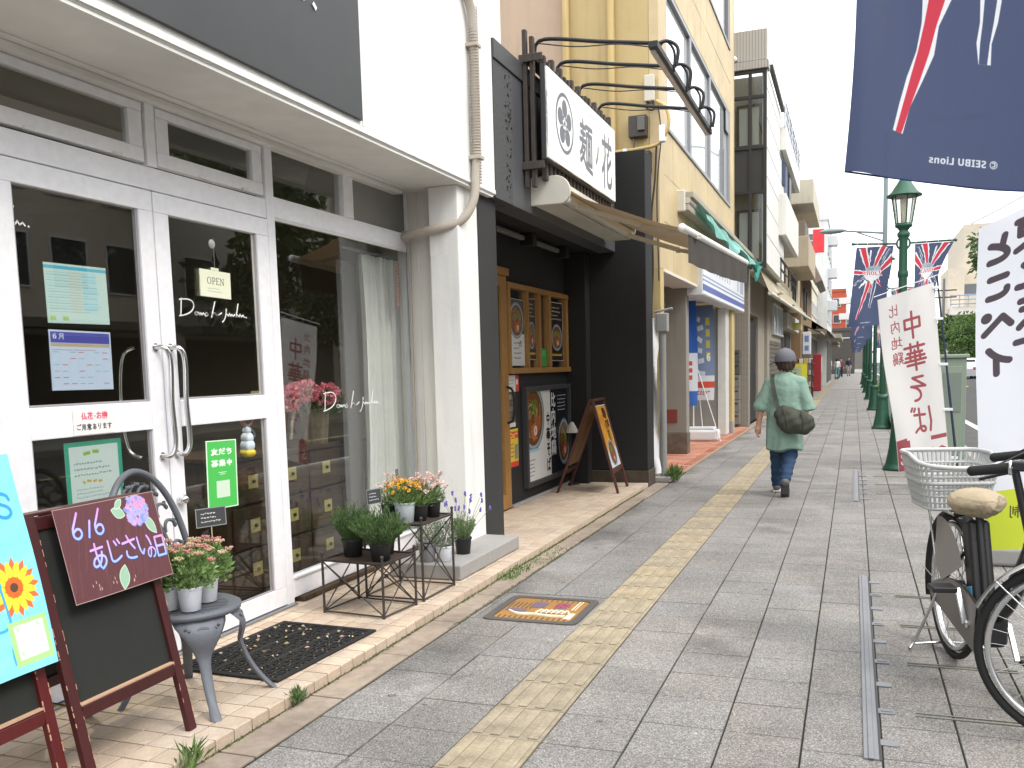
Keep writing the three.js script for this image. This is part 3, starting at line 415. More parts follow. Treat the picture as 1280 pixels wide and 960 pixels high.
// drawers with paper labels below the window display
{
  const t = thing('drawer_chest', 'dark wooden chest of drawers with yellow paper labels behind the window', 'chest', [-3.62, 0.05, -5.2]);
  const wood = std('#5a4530', 0.7, { map: woodTex([0.45, 0.4, 0.36], [0.95, 0.9, 0.85], 256, 0.5, 8) });
  mesh('carcass', [rbox(-0.28, 0.24, 0.0, 0.84, -0.85, 0.85, 0.006), rbox(-0.3, 0.27, 0.84, 0.87, -0.87, 0.87, 0.006)], wood, t);
  for (let i = 0; i < 4; i++) for (let j = 0; j < 3; j++) { const z = 0.62 - i * 0.41, y = 0.05 + j * 0.265, d = mesh('drawer', [rbox(0.24, 0.262, y, y + 0.25, z - 0.195, z + 0.195, 0.006)], wood, t); mesh('paper_label', [box(0.262, 0.2635, y + 0.09, y + 0.17, z - 0.05, z + 0.045)], std('#a89a5c', 0.8), d); mesh('knob', [ball(0.272, y + 0.13, z, 0.012, 8)], M.iron, d); }
}
// ───────── plants ─────────
function leaves(n, f, greens, len, wid) {   // n small folded leaves; f() -> [point, direction]
  const pos = new Float32Array(n * 12 * 3 / 2 | 0), P = [], C = [];
  for (let i = 0; i < n; i++) {
    const [p, d0, s = 1] = f(i), d = d0.normalize(), L = len * rr(0.65, 1.25) * s, w = wid * rr(0.7, 1.2) * s;
    const side = V(rr(-1, 1), rr(-0.3, 0.3), rr(-1, 1)).cross(d); if (side.lengthSq() < 1e-4) continue; side.normalize(); const up = side.clone().cross(d);
    const m = p.clone().addScaledVector(d, L * 0.5), tip = p.clone().addScaledVector(d, L).addScaledVector(up, -L * 0.12), a = m.clone().addScaledVector(side, w / 2).addScaledVector(up, w * 0.2), b = m.clone().addScaledVector(side, -w / 2).addScaledVector(up, w * 0.2);
    const c = pick(greens), k = rr(0.75, 1.2);
    for (const q of [p, a, tip, p, tip, b]) { P.push(q.x, q.y, q.z); C.push(c[0] * k, c[1] * k, c[2] * k); }
  }
  const g = new THREE.BufferGeometry(); g.setAttribute('position', new THREE.Float32BufferAttribute(P, 3)); g.setAttribute('color', new THREE.Float32BufferAttribute(C, 3)); g.computeVertexNormals(); return g;
}
const LEAF = leafMat('#ffffff', 0.3), PETAL = leafMat('#ffffff', 0.25);
const GREEN = [[0.10, 0.2, 0.035], [0.14, 0.25, 0.05], [0.07, 0.14, 0.03], [0.19, 0.3, 0.08]];
const DEEP = [[0.06, 0.13, 0.03], [0.09, 0.18, 0.04], [0.045, 0.1, 0.025], [0.12, 0.21, 0.06]];
const GREY = [[0.2, 0.27, 0.19], [0.27, 0.33, 0.25], [0.15, 0.21, 0.13]];
const pot = (rt, rb, h) => lathe([[0, 0], [rb, 0], [rt * 0.99, h * 0.9], [rt * 1.05, h * 0.9], [rt * 1.06, h], [rt * 0.97, h], [rt * 0.95, h * 0.88], [0.001, h * 0.87]], 28);
const soil = (r, y) => new THREE.CylinderGeometry(r, r, 0.006, 20).translate(0, y, 0);
function potted(name, label, p, rt, h, potMat, group, rb = rt * 0.8) { const t = thing(name, label, 'potted plant', p, 0, group); mesh('pot', [pot(rt, rb, h)], potMat, t); mesh('soil', [soil(rt * 0.94, h * 0.9)], M.soil, t); return t; }
function bush(R, H, y0, n, lean = 0.5) { return () => { const a = rr(0, 6.283), q = Math.sqrt(rnd()), r = q * R, y = y0 + H * rr(0.05, 1) * (1 - 0.45 * q * q), d = V(Math.cos(a) * q * lean + rr(-0.5, 0.5), rr(0.1, 0.9), Math.sin(a) * q * lean + rr(-0.5, 0.5)); return [V(Math.cos(a) * r, y, Math.sin(a) * r), d]; }; }
const whitePot = std('#dfe3ec', 0.35), blackPot = std('#1f1f21', 0.5), greyPot = std('#8d9096', 0.6);
const stemsTo = (tops, r0, y0, rad = 0.0016) => tops.map((p) => { const a = Math.atan2(p.z, p.x); return tube([[Math.cos(a) * r0 * rnd(), y0, Math.sin(a) * r0 * rnd()], [p.x * 0.5, (y0 + p.y) / 2, p.z * 0.5], [p.x, p.y, p.z]], rad, 5, 4); });
// stonecrop: leafy dome with flat dusty pink flower heads
function sedum(label, p, turn, k) {
  const t = potted('sedum_pot', label, p, 0.049, 0.098, whitePot, 'white pots of sedum on the iron chair', 0.039); t.rotation.y = turn;
  const R = 0.082 * k, H = 0.14 * k; mesh('foliage', [leaves(620, bush(R, H, 0.085, 0, 0.9), [[0.17, 0.29, 0.07], [0.22, 0.36, 0.1], [0.12, 0.22, 0.05], [0.28, 0.4, 0.15]], 0.026, 0.016)], LEAF, t, true);
  const heads = [], tops = [];
  for (let i = 0; i < 15; i++) { const a = i * 2.4, q = Math.sqrt((i + 0.6) / 15), c = V(Math.cos(a) * q * R * 1.1, 0.085 + H * (1.12 - 0.42 * q * q) + rr(-0.01, 0.012), Math.sin(a) * q * R * 1.1); tops.push(c); const col = pick([[0.42, 0.2, 0.17], [0.45, 0.28, 0.2], [0.46, 0.33, 0.22], [0.42, 0.16, 0.17], [0.4, 0.33, 0.18]]); for (let j = 0; j < 22; j++) heads.push(tinted(new THREE.IcosahedronGeometry(rr(0.0035, 0.006), 0).translate(c.x + rr(-1, 1) * 0.017, c.y + rr(-0.004, 0.005), c.z + rr(-1, 1) * 0.017), col[0] * rr(0.8, 1.2), col[1] * rr(0.8, 1.2), col[2] * rr(0.8, 1.2))); }
  mesh('flower_heads', heads, std('#ffffff', 0.85, { vertexColors: true }), t, true); mesh('stems', stemsTo(tops, 0.02, 0.08, 0.002), M.stem, t); return t;
}
function needles(t, R, H, y0, n, greens, spread) {   // upright needled sprigs
  const sprigs = []; for (let i = 0; i < n; i++) { const a = rr(0, 6.283), q = Math.sqrt(rnd()), d = V(Math.cos(a) * q * spread, 1, Math.sin(a) * q * spread).normalize(); sprigs.push([V(Math.cos(a) * q * R * 0.5, y0, Math.sin(a) * q * R * 0.5), d, H * rr(0.65, 1.1) * (1 - 0.25 * q)]); }
  mesh('foliage', [leaves(n * 16, (i) => { const s = sprigs[Math.floor(i / 16)], u = (i % 16 + rnd()) / 16, bend = u * u * 0.12; const p = s[0].clone().addScaledVector(s[1], s[2] * u * 0.95); p.y -= bend * s[2] * (1 - s[1].y) * 3; return [p, s[1].clone().multiplyScalar(0.9).add(V(rr(-1, 1), rr(-0.2, 0.7), rr(-1, 1)).multiplyScalar(0.75))]; }, greens, 0.03, 0.0062)], LEAF, t, true);
}
// ───────── folding chalkboards ─────────
function aboard(name, label, pos, turn, w, h, lean, wood, rear = 0.5) {
  const t = thing(name, label, 'chalkboard', pos, turn), hw = w / 2, T = [-lean, h], q = 0.04;
  const L = (u, z, dx = 0) => [-lean * u + dx, h * u, z];
  for (const s of [-1, 1]) { mesh('front_leg', [bar([0, 0, s * (hw - q / 2)], [-lean, h, s * (hw - q / 2)], 0.024, q, [0, 0, 1])], wood, t); mesh('rear_leg', [bar([-rear, 0, s * (hw - q / 2)], [-lean - 0.03, h - 0.01, s * (hw - q / 2)], 0.022, q, [0, 0, 1])], wood, t); }
  const rail = (u, hh, dx = 0.001) => bar([L(u, 0, dx)[0], L(u, 0)[1], -hw + q], [L(u, 0, dx)[0], L(u, 0)[1], hw - q], hh, 0.02, [1, 0, 0]);
  mesh('top_rail', [rail(0.965, 0.045), rbox(-lean - 0.03, -lean + 0.012, h - 0.006, h + 0.006, -hw, hw, 0.004)], wood, t);
  mesh('bottom_rail', [rail(0.265, 0.045)], wood, t);
  mesh('board_lip', [rail(0.2945, 0.007, 0.004)], std('#b9987c', 0.7, { map: grimeFine }), t);
  const chalk = std('#1f2120', 0.85, { map: streaks });
  const pan = (r) => { const g = new THREE.BoxGeometry(0.006, 1, w - 2 * q + 0.01); g.scale(1, h * 0.68 * Math.hypot(1, lean / h), 1); g.rotateZ(Math.atan2(lean, h)); return g.translate(-lean * 0.62 - 0.006, h * 0.62, 0); };
  mesh('board_panel', [pan()], chalk, t);
  const back = new THREE.BoxGeometry(0.006, h * 0.72, w - 2 * q + 0.01).rotateZ(-Math.atan2(rear - lean - 0.03, h)).translate(-(rear + (lean + 0.03 - rear) * 0.62), h * 0.62, 0); mesh('rear_panel', [back], chalk, t);
  mesh('rear_rail', [bar([-rear + (rear - lean) * 0.26, h * 0.26, -hw + q], [-rear + (rear - lean) * 0.26, h * 0.26, hw - q], 0.04, 0.02, [1, 0, 0])], wood, t);
  mesh('hinge', [-1, 1].map((s) => bar([-lean * 0.3, h * 0.28, s * (hw - q - 0.005)], [-rear * 0.75, h * 0.3, s * (hw - q - 0.005)], 0.004, 0.012, [0, 0, 1])), std('#b59a52', 0.4, { metalness: 0.8 }), t);
  const chip = []; for (let i = 0; i < 46; i++) { const u = rnd(), s = pick([-1, 1]), e = pick([0, 1]); chip.push(new THREE.BoxGeometry(0.002, rr(0.006, 0.03), rr(0.002, 0.005)).rotateZ(Math.atan2(lean, h)).translate(-lean * u + 0.0112, h * u, s * (hw - 0.001 - e * (q - 0.003)))); }
  stuff(mesh('bare_wood_chips', chip, std('#b98d77', 0.8), t));
  return t;
}
const board2 = aboard('chalkboard', 'red framed folding chalkboard with hydrangea poster over its upper half', [-2.345, 0.05, -2.49], 0.03, 0.54, 0.9, 0.19, M.redWood);
const board1 = aboard('chalkboard', 'red framed folding chalkboard mostly hidden by a light blue poster at the left edge', [-2.36, 0.05, -1.9], 0.04, 0.56, 1.0, 0.19, std('#5e1b1d', 0.45, { map: woodTex([0.8, 0.75, 0.75], [1, 1, 1], 256, 0.5, 2) }), 0.55);
{
  const tex = canvasTex(512, 320, (c, w, h) => {
    c.fillStyle = '#5a3136'; c.fillRect(0, 0, w, h);
    for (let i = 0; i < 260; i++) { c.strokeStyle = `rgba(${hash(i, 1, 2) > 0.5 ? '150,110,108' : '60,26,32'},${0.08 + 0.14 * hash(i, 2, 2)})`; c.lineWidth = 1 + 3 * hash(i, 3, 2); const x = hash(i, 4, 2) * w, y = hash(i, 5, 2) * h; c.beginPath(); c.moveTo(x, y); c.lineTo(x - 20, y + 60 + 40 * hash(i, 6, 2)); c.stroke(); }
    const grad = (y0, y1) => { const g = c.createLinearGradient(0, y0, 0, y1); g.addColorStop(0, '#dd8fb0'); g.addColorStop(0.5, '#b9aee6'); g.addColorStop(1, '#86b4f2'); return g; };
    const word = (s, x, y, sz, st, lw) => { row(c, s, x, y, sz, st, lw + 7, '#3c2c6a'); row(c, s, x, y, sz, st, lw, grad(0, 100)); };
    const six = (x) => 'M' + (x + 40) + ' 24L' + (x + 8) + ' 74Q' + (x - 2) + ' 108 ' + (x + 24) + ' 110Q' + (x + 50) + ' 104 ' + (x + 40) + ' 82Q' + (x + 26) + ' 70 ' + (x + 10) + ' 86';
    for (const [lw, col] of [[15, '#43307a'], [9, grad(20, 120)]]) { c.lineWidth = lw; c.strokeStyle = col; c.lineCap = c.lineJoin = 'round'; c.stroke(new Path2D(six(60))); c.stroke(new Path2D(six(164))); c.stroke(new Path2D('M150 58L132 112')); }
    word('あじさい', 100, 132, 100, 82, 9); word('の', 398, 188, 56, 50, 7); word('日', 438, 160, 86, 80, 9);
    const petals = (x, y, r, n) => { for (let i = 0; i < n; i++) { const a = hash(i, 11, 4) * 6.283, q = Math.sqrt(hash(i, 12, 4)) * r, s = r * 0.13; c.fillStyle = ['#8f9fe6', '#a7a0dc', '#c794c9', '#d99fc0', '#7d8be0'][Math.floor(hash(i, 13, 4) * 5)]; if (Math.sin(a) * q < -r * 0.2 && hash(i, 15, 4) > 0.4) c.fillStyle = '#d48fb4'; for (let k = 0; k < 4; k++) { c.beginPath(); c.arc(x + Math.cos(a) * q + s * 0.6 * Math.cos(k * 1.57), y + Math.sin(a) * q * 0.9 + s * 0.6 * Math.sin(k * 1.57), s * 0.55, 0, 6.3); c.fill(); } } };
    const leafy = (x, y, a, l, wd) => { c.save(); c.translate(x, y); c.rotate(a); c.fillStyle = '#8fb59c'; c.strokeStyle = '#c8d7c4'; c.lineWidth = 3; c.beginPath(); c.moveTo(-l, 0); c.quadraticCurveTo(0, -wd, l, 0); c.quadraticCurveTo(0, wd, -l, 0); c.fill(); c.stroke(); c.restore(); };
    leafy(300, 52, 0.4, 36, 40); leafy(310, 22, -0.6, 26, 26); leafy(456, 118, 1.0, 44, 40); petals(400, 56, 62, 190); leafy(250, 276, -1.2, 44, 50); for (let i = 0; i < 14; i++) { c.fillStyle = '#c8a9a2'; c.fillRect(90 + hash(i, 7, 7) * 220, 250 + hash(i, 8, 7) * 50, 3, 10); } c.strokeStyle = '#a98d8a'; c.lineWidth = 3; c.strokeRect(1, 1, w - 2, h - 2);
  });
  const t = thing('hydrangea_poster', 'maroon hand-drawn hydrangea day poster hung over the top of a chalkboard', 'poster', [-2.425, 0.64, -2.545]); t.rotation.y = 0.03;
  const g = sheet(8, 10, (u, v) => { const y = 0.318 * v; return [-0.072 * v * 1.02 + 0.004 + 0.004 * Math.sin(u * 5), y - (1 - u) * 0.0, 0.245 - u * 0.49]; }); mesh('card', [g], print(tex, 0.6), t, true);
}
{
  const tex = canvasTex(512, 560, (c, w, h) => {
    const g0 = c.createLinearGradient(0, 0, w, h); g0.addColorStop(0, '#8fdcf2'); g0.addColorStop(0.5, '#7fd4ee'); g0.addColorStop(1, '#86daf6'); c.fillStyle = g0; c.fillRect(0, 0, w, h);
    for (let i = 0; i < 60; i++) { c.fillStyle = `rgba(190,240,252,${0.12 * hash(i, 1, 9)})`; c.beginPath(); c.ellipse(hash(i, 2, 9) * w, hash(i, 3, 9) * h, 60 + 60 * hash(i, 4, 9), 14, -0.4, 0, 6.3); c.fill(); }
    c.lineCap = 'round'; c.strokeStyle = '#2f95cf'; c.lineWidth = 9; c.stroke(new Path2D('M474 108Q452 92 440 108Q436 124 456 130Q478 138 474 154Q460 170 436 156M474 108L478 118M436 156L432 146'));
    c.stroke(new Path2D('M380 150L352 110L330 150M290 110L290 150M292 110Q330 100 322 128')); 
    const fx = 428, fy = 340; for (let ring = 0; ring < 2; ring++) for (let i = 0; i < 13; i++) { c.save(); c.translate(fx, fy); c.rotate(i * 6.283 / 13 + ring * 0.24); c.fillStyle = ring ? '#e8df3c' : '#e8703a'; c.beginPath(); c.moveTo(18, 0); c.quadraticCurveTo(46, -20, ring ? 70 : 78, 0); c.quadraticCurveTo(46, 20, 18, 0); c.fill(); c.restore(); }
    c.fillStyle = '#e2692a'; c.beginPath(); c.arc(fx, fy, 27, 0, 6.3); c.fill(); c.fillStyle = '#5b4236'; c.beginPath(); c.arc(fx, fy, 12, 0, 6.3); c.fill();
    c.strokeStyle = '#3fa6dc'; c.lineWidth = 7; c.stroke(new Path2D('M386 318Q372 306 362 322Q356 348 380 344Q396 330 386 318L398 420Q392 448 352 440M392 480Q384 500 388 530'));
    c.save(); c.translate(446, 482); c.rotate(-0.03); c.fillStyle = '#a8e08c'; c.fillRect(-58, -58, 116, 116); c.fillStyle = '#eef6f0'; c.fillRect(-43, -46, 88, 88); c.fillStyle = '#b9dcb9'; for (const [x, y] of [[-32, -36], [28, -36], [-32, 28]]) { c.beginPath(); c.arc(x, y, 6, 0, 6.3); c.fill(); } scrawl(c, -34, -26, 66, 60, 5, '#c3d6cd', 2.5); c.restore();
  });
  const t = thing('summer_poster', 'light blue poster with painted sunflower and green card over a chalkboard', 'poster', [-2.382, 0.485, -1.885]); t.rotation.y = 0.04;
  const g = sheet(10, 10, (u, v) => [-0.135 * v + 0.006 * Math.sin(u * 6 + v * 5), 0.672 * v, 0.31 - u * 0.62]); mesh('card', [g], print(tex, 0.45), t, true);
}
// ───────── cast iron chair ─────────
{
  const t = thing('iron_chair', 'grey cast iron bistro chair holding white flower pots beside the chalkboards', 'chair', [-2.575, 0.05, -3.03]), m = std('#676b73', 0.55, { metalness: 0.15, map: grimeFine, bumpMap: bumpCoarse, bumpScale: 0.0012 });
  const y = 0.4, R = 0.205;
  mesh('seat_rim', [lathe([[R - 0.045, y - 0.004], [R - 0.01, y + 0.004], [R + 0.006, y - 0.004], [R + 0.006, y - 0.02], [R - 0.012, y - 0.03], [R - 0.045, y - 0.02], [R - 0.045, y - 0.004]], 40)], m, t);
  const slats = []; for (let i = -7; i <= 7; i++) { const z = i * 0.0215, L = Math.sqrt(Math.max(0, (R - 0.04) ** 2 - z * z)); slats.push(rbox(-L, L, y - 0.014, y - 0.004, z - 0.0065, z + 0.0065, 0.002)); } slats.push(rbox(-0.008, 0.008, y - 0.016, y - 0.006, -R + 0.04, R - 0.04, 0.002)); mesh('seat_slats', slats, m, t);
  const leg = (a, reach, wide) => {
    const N = 18, prof = [], k = 10; for (let i = 0; i <= N; i++) { const s = i / N, yy = (y - 0.025) * (1 - s), rad = R - 0.02 + 0.035 * Math.sin(Math.min(1, s * 2.6) * Math.PI) * (1 - s) + reach * Math.pow(s, 2.6), hw = s < 0.5 ? wide * Math.pow(1 - s / 0.5, 1.5) + 0.023 : 0.023 - 0.006 * (s - 0.5) * 2 + (s > 0.93 ? 0.004 : 0), th = 0.009 + 0.005 * s; prof.push([yy, rad, hw, th]); }
    return sheet(k, N, (u, v) => { const [yy, rad, hw, th] = prof[Math.round(v * N)], q = u * 6.2832, tx = Math.cos(q) * hw, ox = Math.sin(q) * th, aa = tx / Math.max(rad, 0.2); const r2 = rad + ox; return [Math.cos(a + aa) * r2, yy, Math.sin(a + aa) * r2]; });
  };
  for (const [a, reach] of [[0.63, 0.14], [-0.72, 0.14], [2.35, 0.1], [-2.35, 0.1]]) { const l = mesh('leg', [leg(a, reach, 0.1)], m, t); if (Math.abs(a) < 1) { const bead = []; for (let i = 0; i < 11; i++) { const q = (i / 10 - 0.5) * 0.62, yy = y - 0.05 - 0.05 * (1 - Math.abs(i / 5 - 1)); bead.push(ball(Math.cos(a + q) * (R + 0.008), yy, Math.sin(a + q) * (R + 0.008), 0.0065, 6)); } for (let i = 0; i < 6; i++) bead.push(new THREE.TorusGeometry(0.018 + i * 0.003, 0.004, 5, 12, 3.3).rotateY(Math.PI / 2 - a).translate(Math.cos(a) * (R + 0.006), y - 0.075 - 0.002 * i, Math.sin(a) * (R + 0.006))); mesh('leg_ornament', bead, m, l); } }
  // back: two arches with scrolls between them
  const arch = (w, h, n = 24) => Array.from({ length: n + 1 }, (_, i) => { const q = Math.PI * i / n; return [-0.15 - 0.09 * Math.sin(q), y - 0.01 + h * Math.pow(Math.sin(q), 0.75), w * Math.cos(q)]; });
  mesh('back_frame', [tube(arch(0.235, 0.56), 0.014, 60, 8)], m, t); mesh('inner_arch', [tube(arch(0.15, 0.41), 0.008, 50, 7)], m, t);
  const sc = []; for (let i = 0; i < 11; i++) { const q = 0.35 + i * (Math.PI - 0.7) / 10, w = 0.192, h = 0.487, cx = -0.15 - 0.09 * Math.sin(q), cy = y - 0.01 + h * Math.pow(Math.sin(q), 0.75), cz = w * Math.cos(q), rot = q, P = []; for (let k = 0; k <= 16; k++) { const s = k / 16, th = (s - 0.5) * 7.2, r = 0.036 * (1 - Math.abs(s - 0.5) * 1.1); const lx = (s - 0.5) * 0.075 + r * 0.5 * Math.cos(th), ly = r * Math.sin(th) * (s < 0.5 ? 1 : 1); P.push([cx, cy + lx * Math.sin(rot) + ly * Math.cos(rot), cz + lx * Math.cos(rot) - ly * Math.sin(rot)]); } sc.push(tube(P, 0.0075, 26, 6)); }
  for (let i = -2; i <= 2; i++) sc.push(tube([[-0.17, y, i * 0.045], [-0.19, y + 0.12, i * 0.055 + 0.02], [-0.21, y + 0.22, i * 0.05 - 0.02], [-0.23, y + 0.36 - 0.02 * i * i, i * 0.045]], 0.0055, 16, 6)); mesh('scrollwork', sc, m, t);
}
sedum('white pot of pink sedum at the front of the iron chair seat', [-2.50, 0.452, -2.955], 0, 1.22);
sedum('white pot of pink sedum on the right side of the iron chair seat', [-2.535, 0.452, -3.10], 2, 1.22);
sedum('white pot of sedum half hidden behind the chalkboard on the iron chair seat', [-2.60, 0.452, -2.935], 4, 1.22);
function priceTag(label, p, w, h, tilt, turn, stick) {
  const tex = canvasTex(128, 80, (c, a, b) => { c.fillStyle = '#3d4043'; c.fillRect(0, 0, a, b); c.strokeStyle = '#9da0a4'; c.lineWidth = 3; c.strokeRect(2, 2, a - 4, b - 4); scrawl(c, 22, 14, 84, 52, 3, '#e6e6e6', 4); });
  const t = thing('price_tag', label, 'price tag', p); t.rotation.set(tilt, turn, 0); mesh('tag_card', [new THREE.BoxGeometry(w, h, 0.003).rotateY(Math.PI / 2)], print(tex, 0.6), t, true); mesh('stick', [rod([-0.002, -h / 2 - stick, 0], [-0.002, -h / 2 + 0.01, 0], 0.0022)], std('#c9b99a', 0.7), t); return t;
}
priceTag('small slate price tag with white writing behind the sedum pots on the chair', [-2.57, 0.79, -3.2], 0.135, 0.082, 0.02, -0.5, 0.2);
// ───────── rubber door mat ─────────
{
  const t = thing('door_mat', 'black rubber grid door mat before the glass doors', 'door mat', [-2.61, 0.05, -3.71], -0.04); const w = 0.58, l = 0.83, gs = [];
  mesh('mat_border', [rbox(-w / 2, -w / 2 + 0.03, 0.001, 0.013, -l / 2, l / 2, 0.004), rbox(w / 2 - 0.03, w / 2, 0.001, 0.013, -l / 2, l / 2, 0.004), rbox(-w / 2 + 0.03, w / 2 - 0.03, 0.001, 0.0125, -l / 2, -l / 2 + 0.03, 0.004), rbox(-w / 2 + 0.03, w / 2 - 0.03, 0.001, 0.0125, l / 2 - 0.03, l / 2, 0.004)], M.rubber, t);
  for (let i = 0; i < 9; i++) for (let j = 0; j < 14; j++) { const x = -0.232 + i * 0.058, z = -0.345 + j * 0.053; gs.push(new THREE.TorusGeometry(0.021, 0.0055, 5, 10).rotateX(Math.PI / 2).translate(x + (j % 2 ? 0.012 : -0.012), 0.007, z)); }
  for (let j = 0; j < 15; j++) gs.push(rbox(-w / 2 + 0.03, w / 2 - 0.03, 0.002, 0.009, -0.374 + j * 0.0535 - 0.003, -0.374 + j * 0.0535 + 0.003, 0.001)); for (const x of [-0.09, 0.09]) gs.push(rbox(x - 0.012, x + 0.012, 0.002, 0.012, -l / 2 + 0.03, l / 2 - 0.03, 0.002)); for (let i = 0; i < 10; i++) gs.push(rbox(-0.26 + i * 0.058 - 0.003, -0.26 + i * 0.058 + 0.003, 0.002, 0.0085, -l / 2 + 0.03, l / 2 - 0.03, 0.001));
  mesh('mat_grid', gs, M.rubber, t);
  const d = thing('fallen_petals', 'dry pale leaves and petals fallen on the black door mat', 'fallen leaves', [-2.61, 0.064, -3.71]); stuff(d); delete d.userData.category; mesh('petals', [leaves(46, () => [V(rr(-0.26, 0.26), rr(0, 0.004), rr(-0.38, 0.38)), V(rr(-1, 1), rr(-0.05, 0.1), rr(-1, 1))], [[0.6, 0.5, 0.36], [0.7, 0.62, 0.5], [0.5, 0.44, 0.2], [0.62, 0.42, 0.34]], 0.026, 0.014)], LEAF, d, true);
}
// ───────── wire plant stands ─────────
function stand(label, pos, wx, wz, h, turn) {
  const t = thing('plant_stand', label, 'plant stand', pos, turn, undefined), m = std('#47423f', 0.55, { metalness: 0.4, map: grimeFine }), r = 0.0075, C = [[-1, -1], [1, -1], [1, 1], [-1, 1]].map(([a, b]) => [a * wx / 2, b * wz / 2]);
  for (const [x, z] of C) { const l = mesh('leg', [rod([x, 0, z], [x, h + 0.03, z], r)], m, t); mesh('finial', [ball(x, h + 0.036, z, 0.011, 8)], m, l); }
  for (let i = 0; i < 4; i++) { const a = C[i], b = C[(i + 1) % 4]; mesh('rail', [rod([a[0], 0.012, a[1]], [b[0], 0.012, b[1]], 0.005)], m, t); mesh('rail', [bar([a[0], h, a[1]], [b[0], h, b[1]], 0.02, 0.008)], m, t); mesh('cross_brace', [rod([a[0], 0.015, a[1]], [b[0], h - 0.01, b[1]], 0.004), rod([b[0], 0.015, b[1]], [a[0], h - 0.01, a[1]], 0.004), new THREE.TorusGeometry(0.011, 0.003, 6, 12).rotateY(i % 2 ? Math.PI / 2 : 0).translate((a[0] + b[0]) / 2, h / 2, (a[1] + b[1]) / 2)], m, t); }
  mesh('tray', [rbox(-wx / 2 + 0.004, wx / 2 - 0.004, h - 0.012, h - 0.004, -wz / 2 + 0.004, wz / 2 - 0.004, 0.002)], std('#4a3a33', 0.7, { metalness: 0.2, map: grime }), t); return t;
}
stand('low square wire plant stand carrying green bushy herbs beside the door mat', [-2.56, 0.05, -4.52], 0.4, 0.33, 0.305, -0.1);
stand('taller wire plant stand carrying yellow and pink flowers by the white column', [-2.52, 0.05, -4.955], 0.38, 0.42, 0.455, -0.02);
{
  const y = 0.352;
  for (const [p, lab, n] of [[[-2.66, y, -4.52], 'black pot of upright green rosemary at the left of the low stand', 230], [[-2.44, y, -4.44], 'black pot of wide spreading rosemary at the right front of the low stand', 300]]) { const t = potted('herb_pot', lab, p, 0.062, 0.1, blackPot); needles(t, 0.07, 0.25, 0.07, n, DEEP, n > 250 ? 0.95 : 0.6); }
  for (const [p, lab] of [[[-2.5, y, -4.62], 'small black herb pot behind the spreading rosemary']]) { const t = potted('herb_pot', lab, p, 0.05, 0.085, blackPot); needles(t, 0.05, 0.17, 0.07, 120, DEEP, 0.7); }
  priceTag('small slate price tag on a stick among the rosemary pots', [-2.5, 0.7, -4.5], 0.095, 0.085, 0.05, -0.5, 0.14);
}
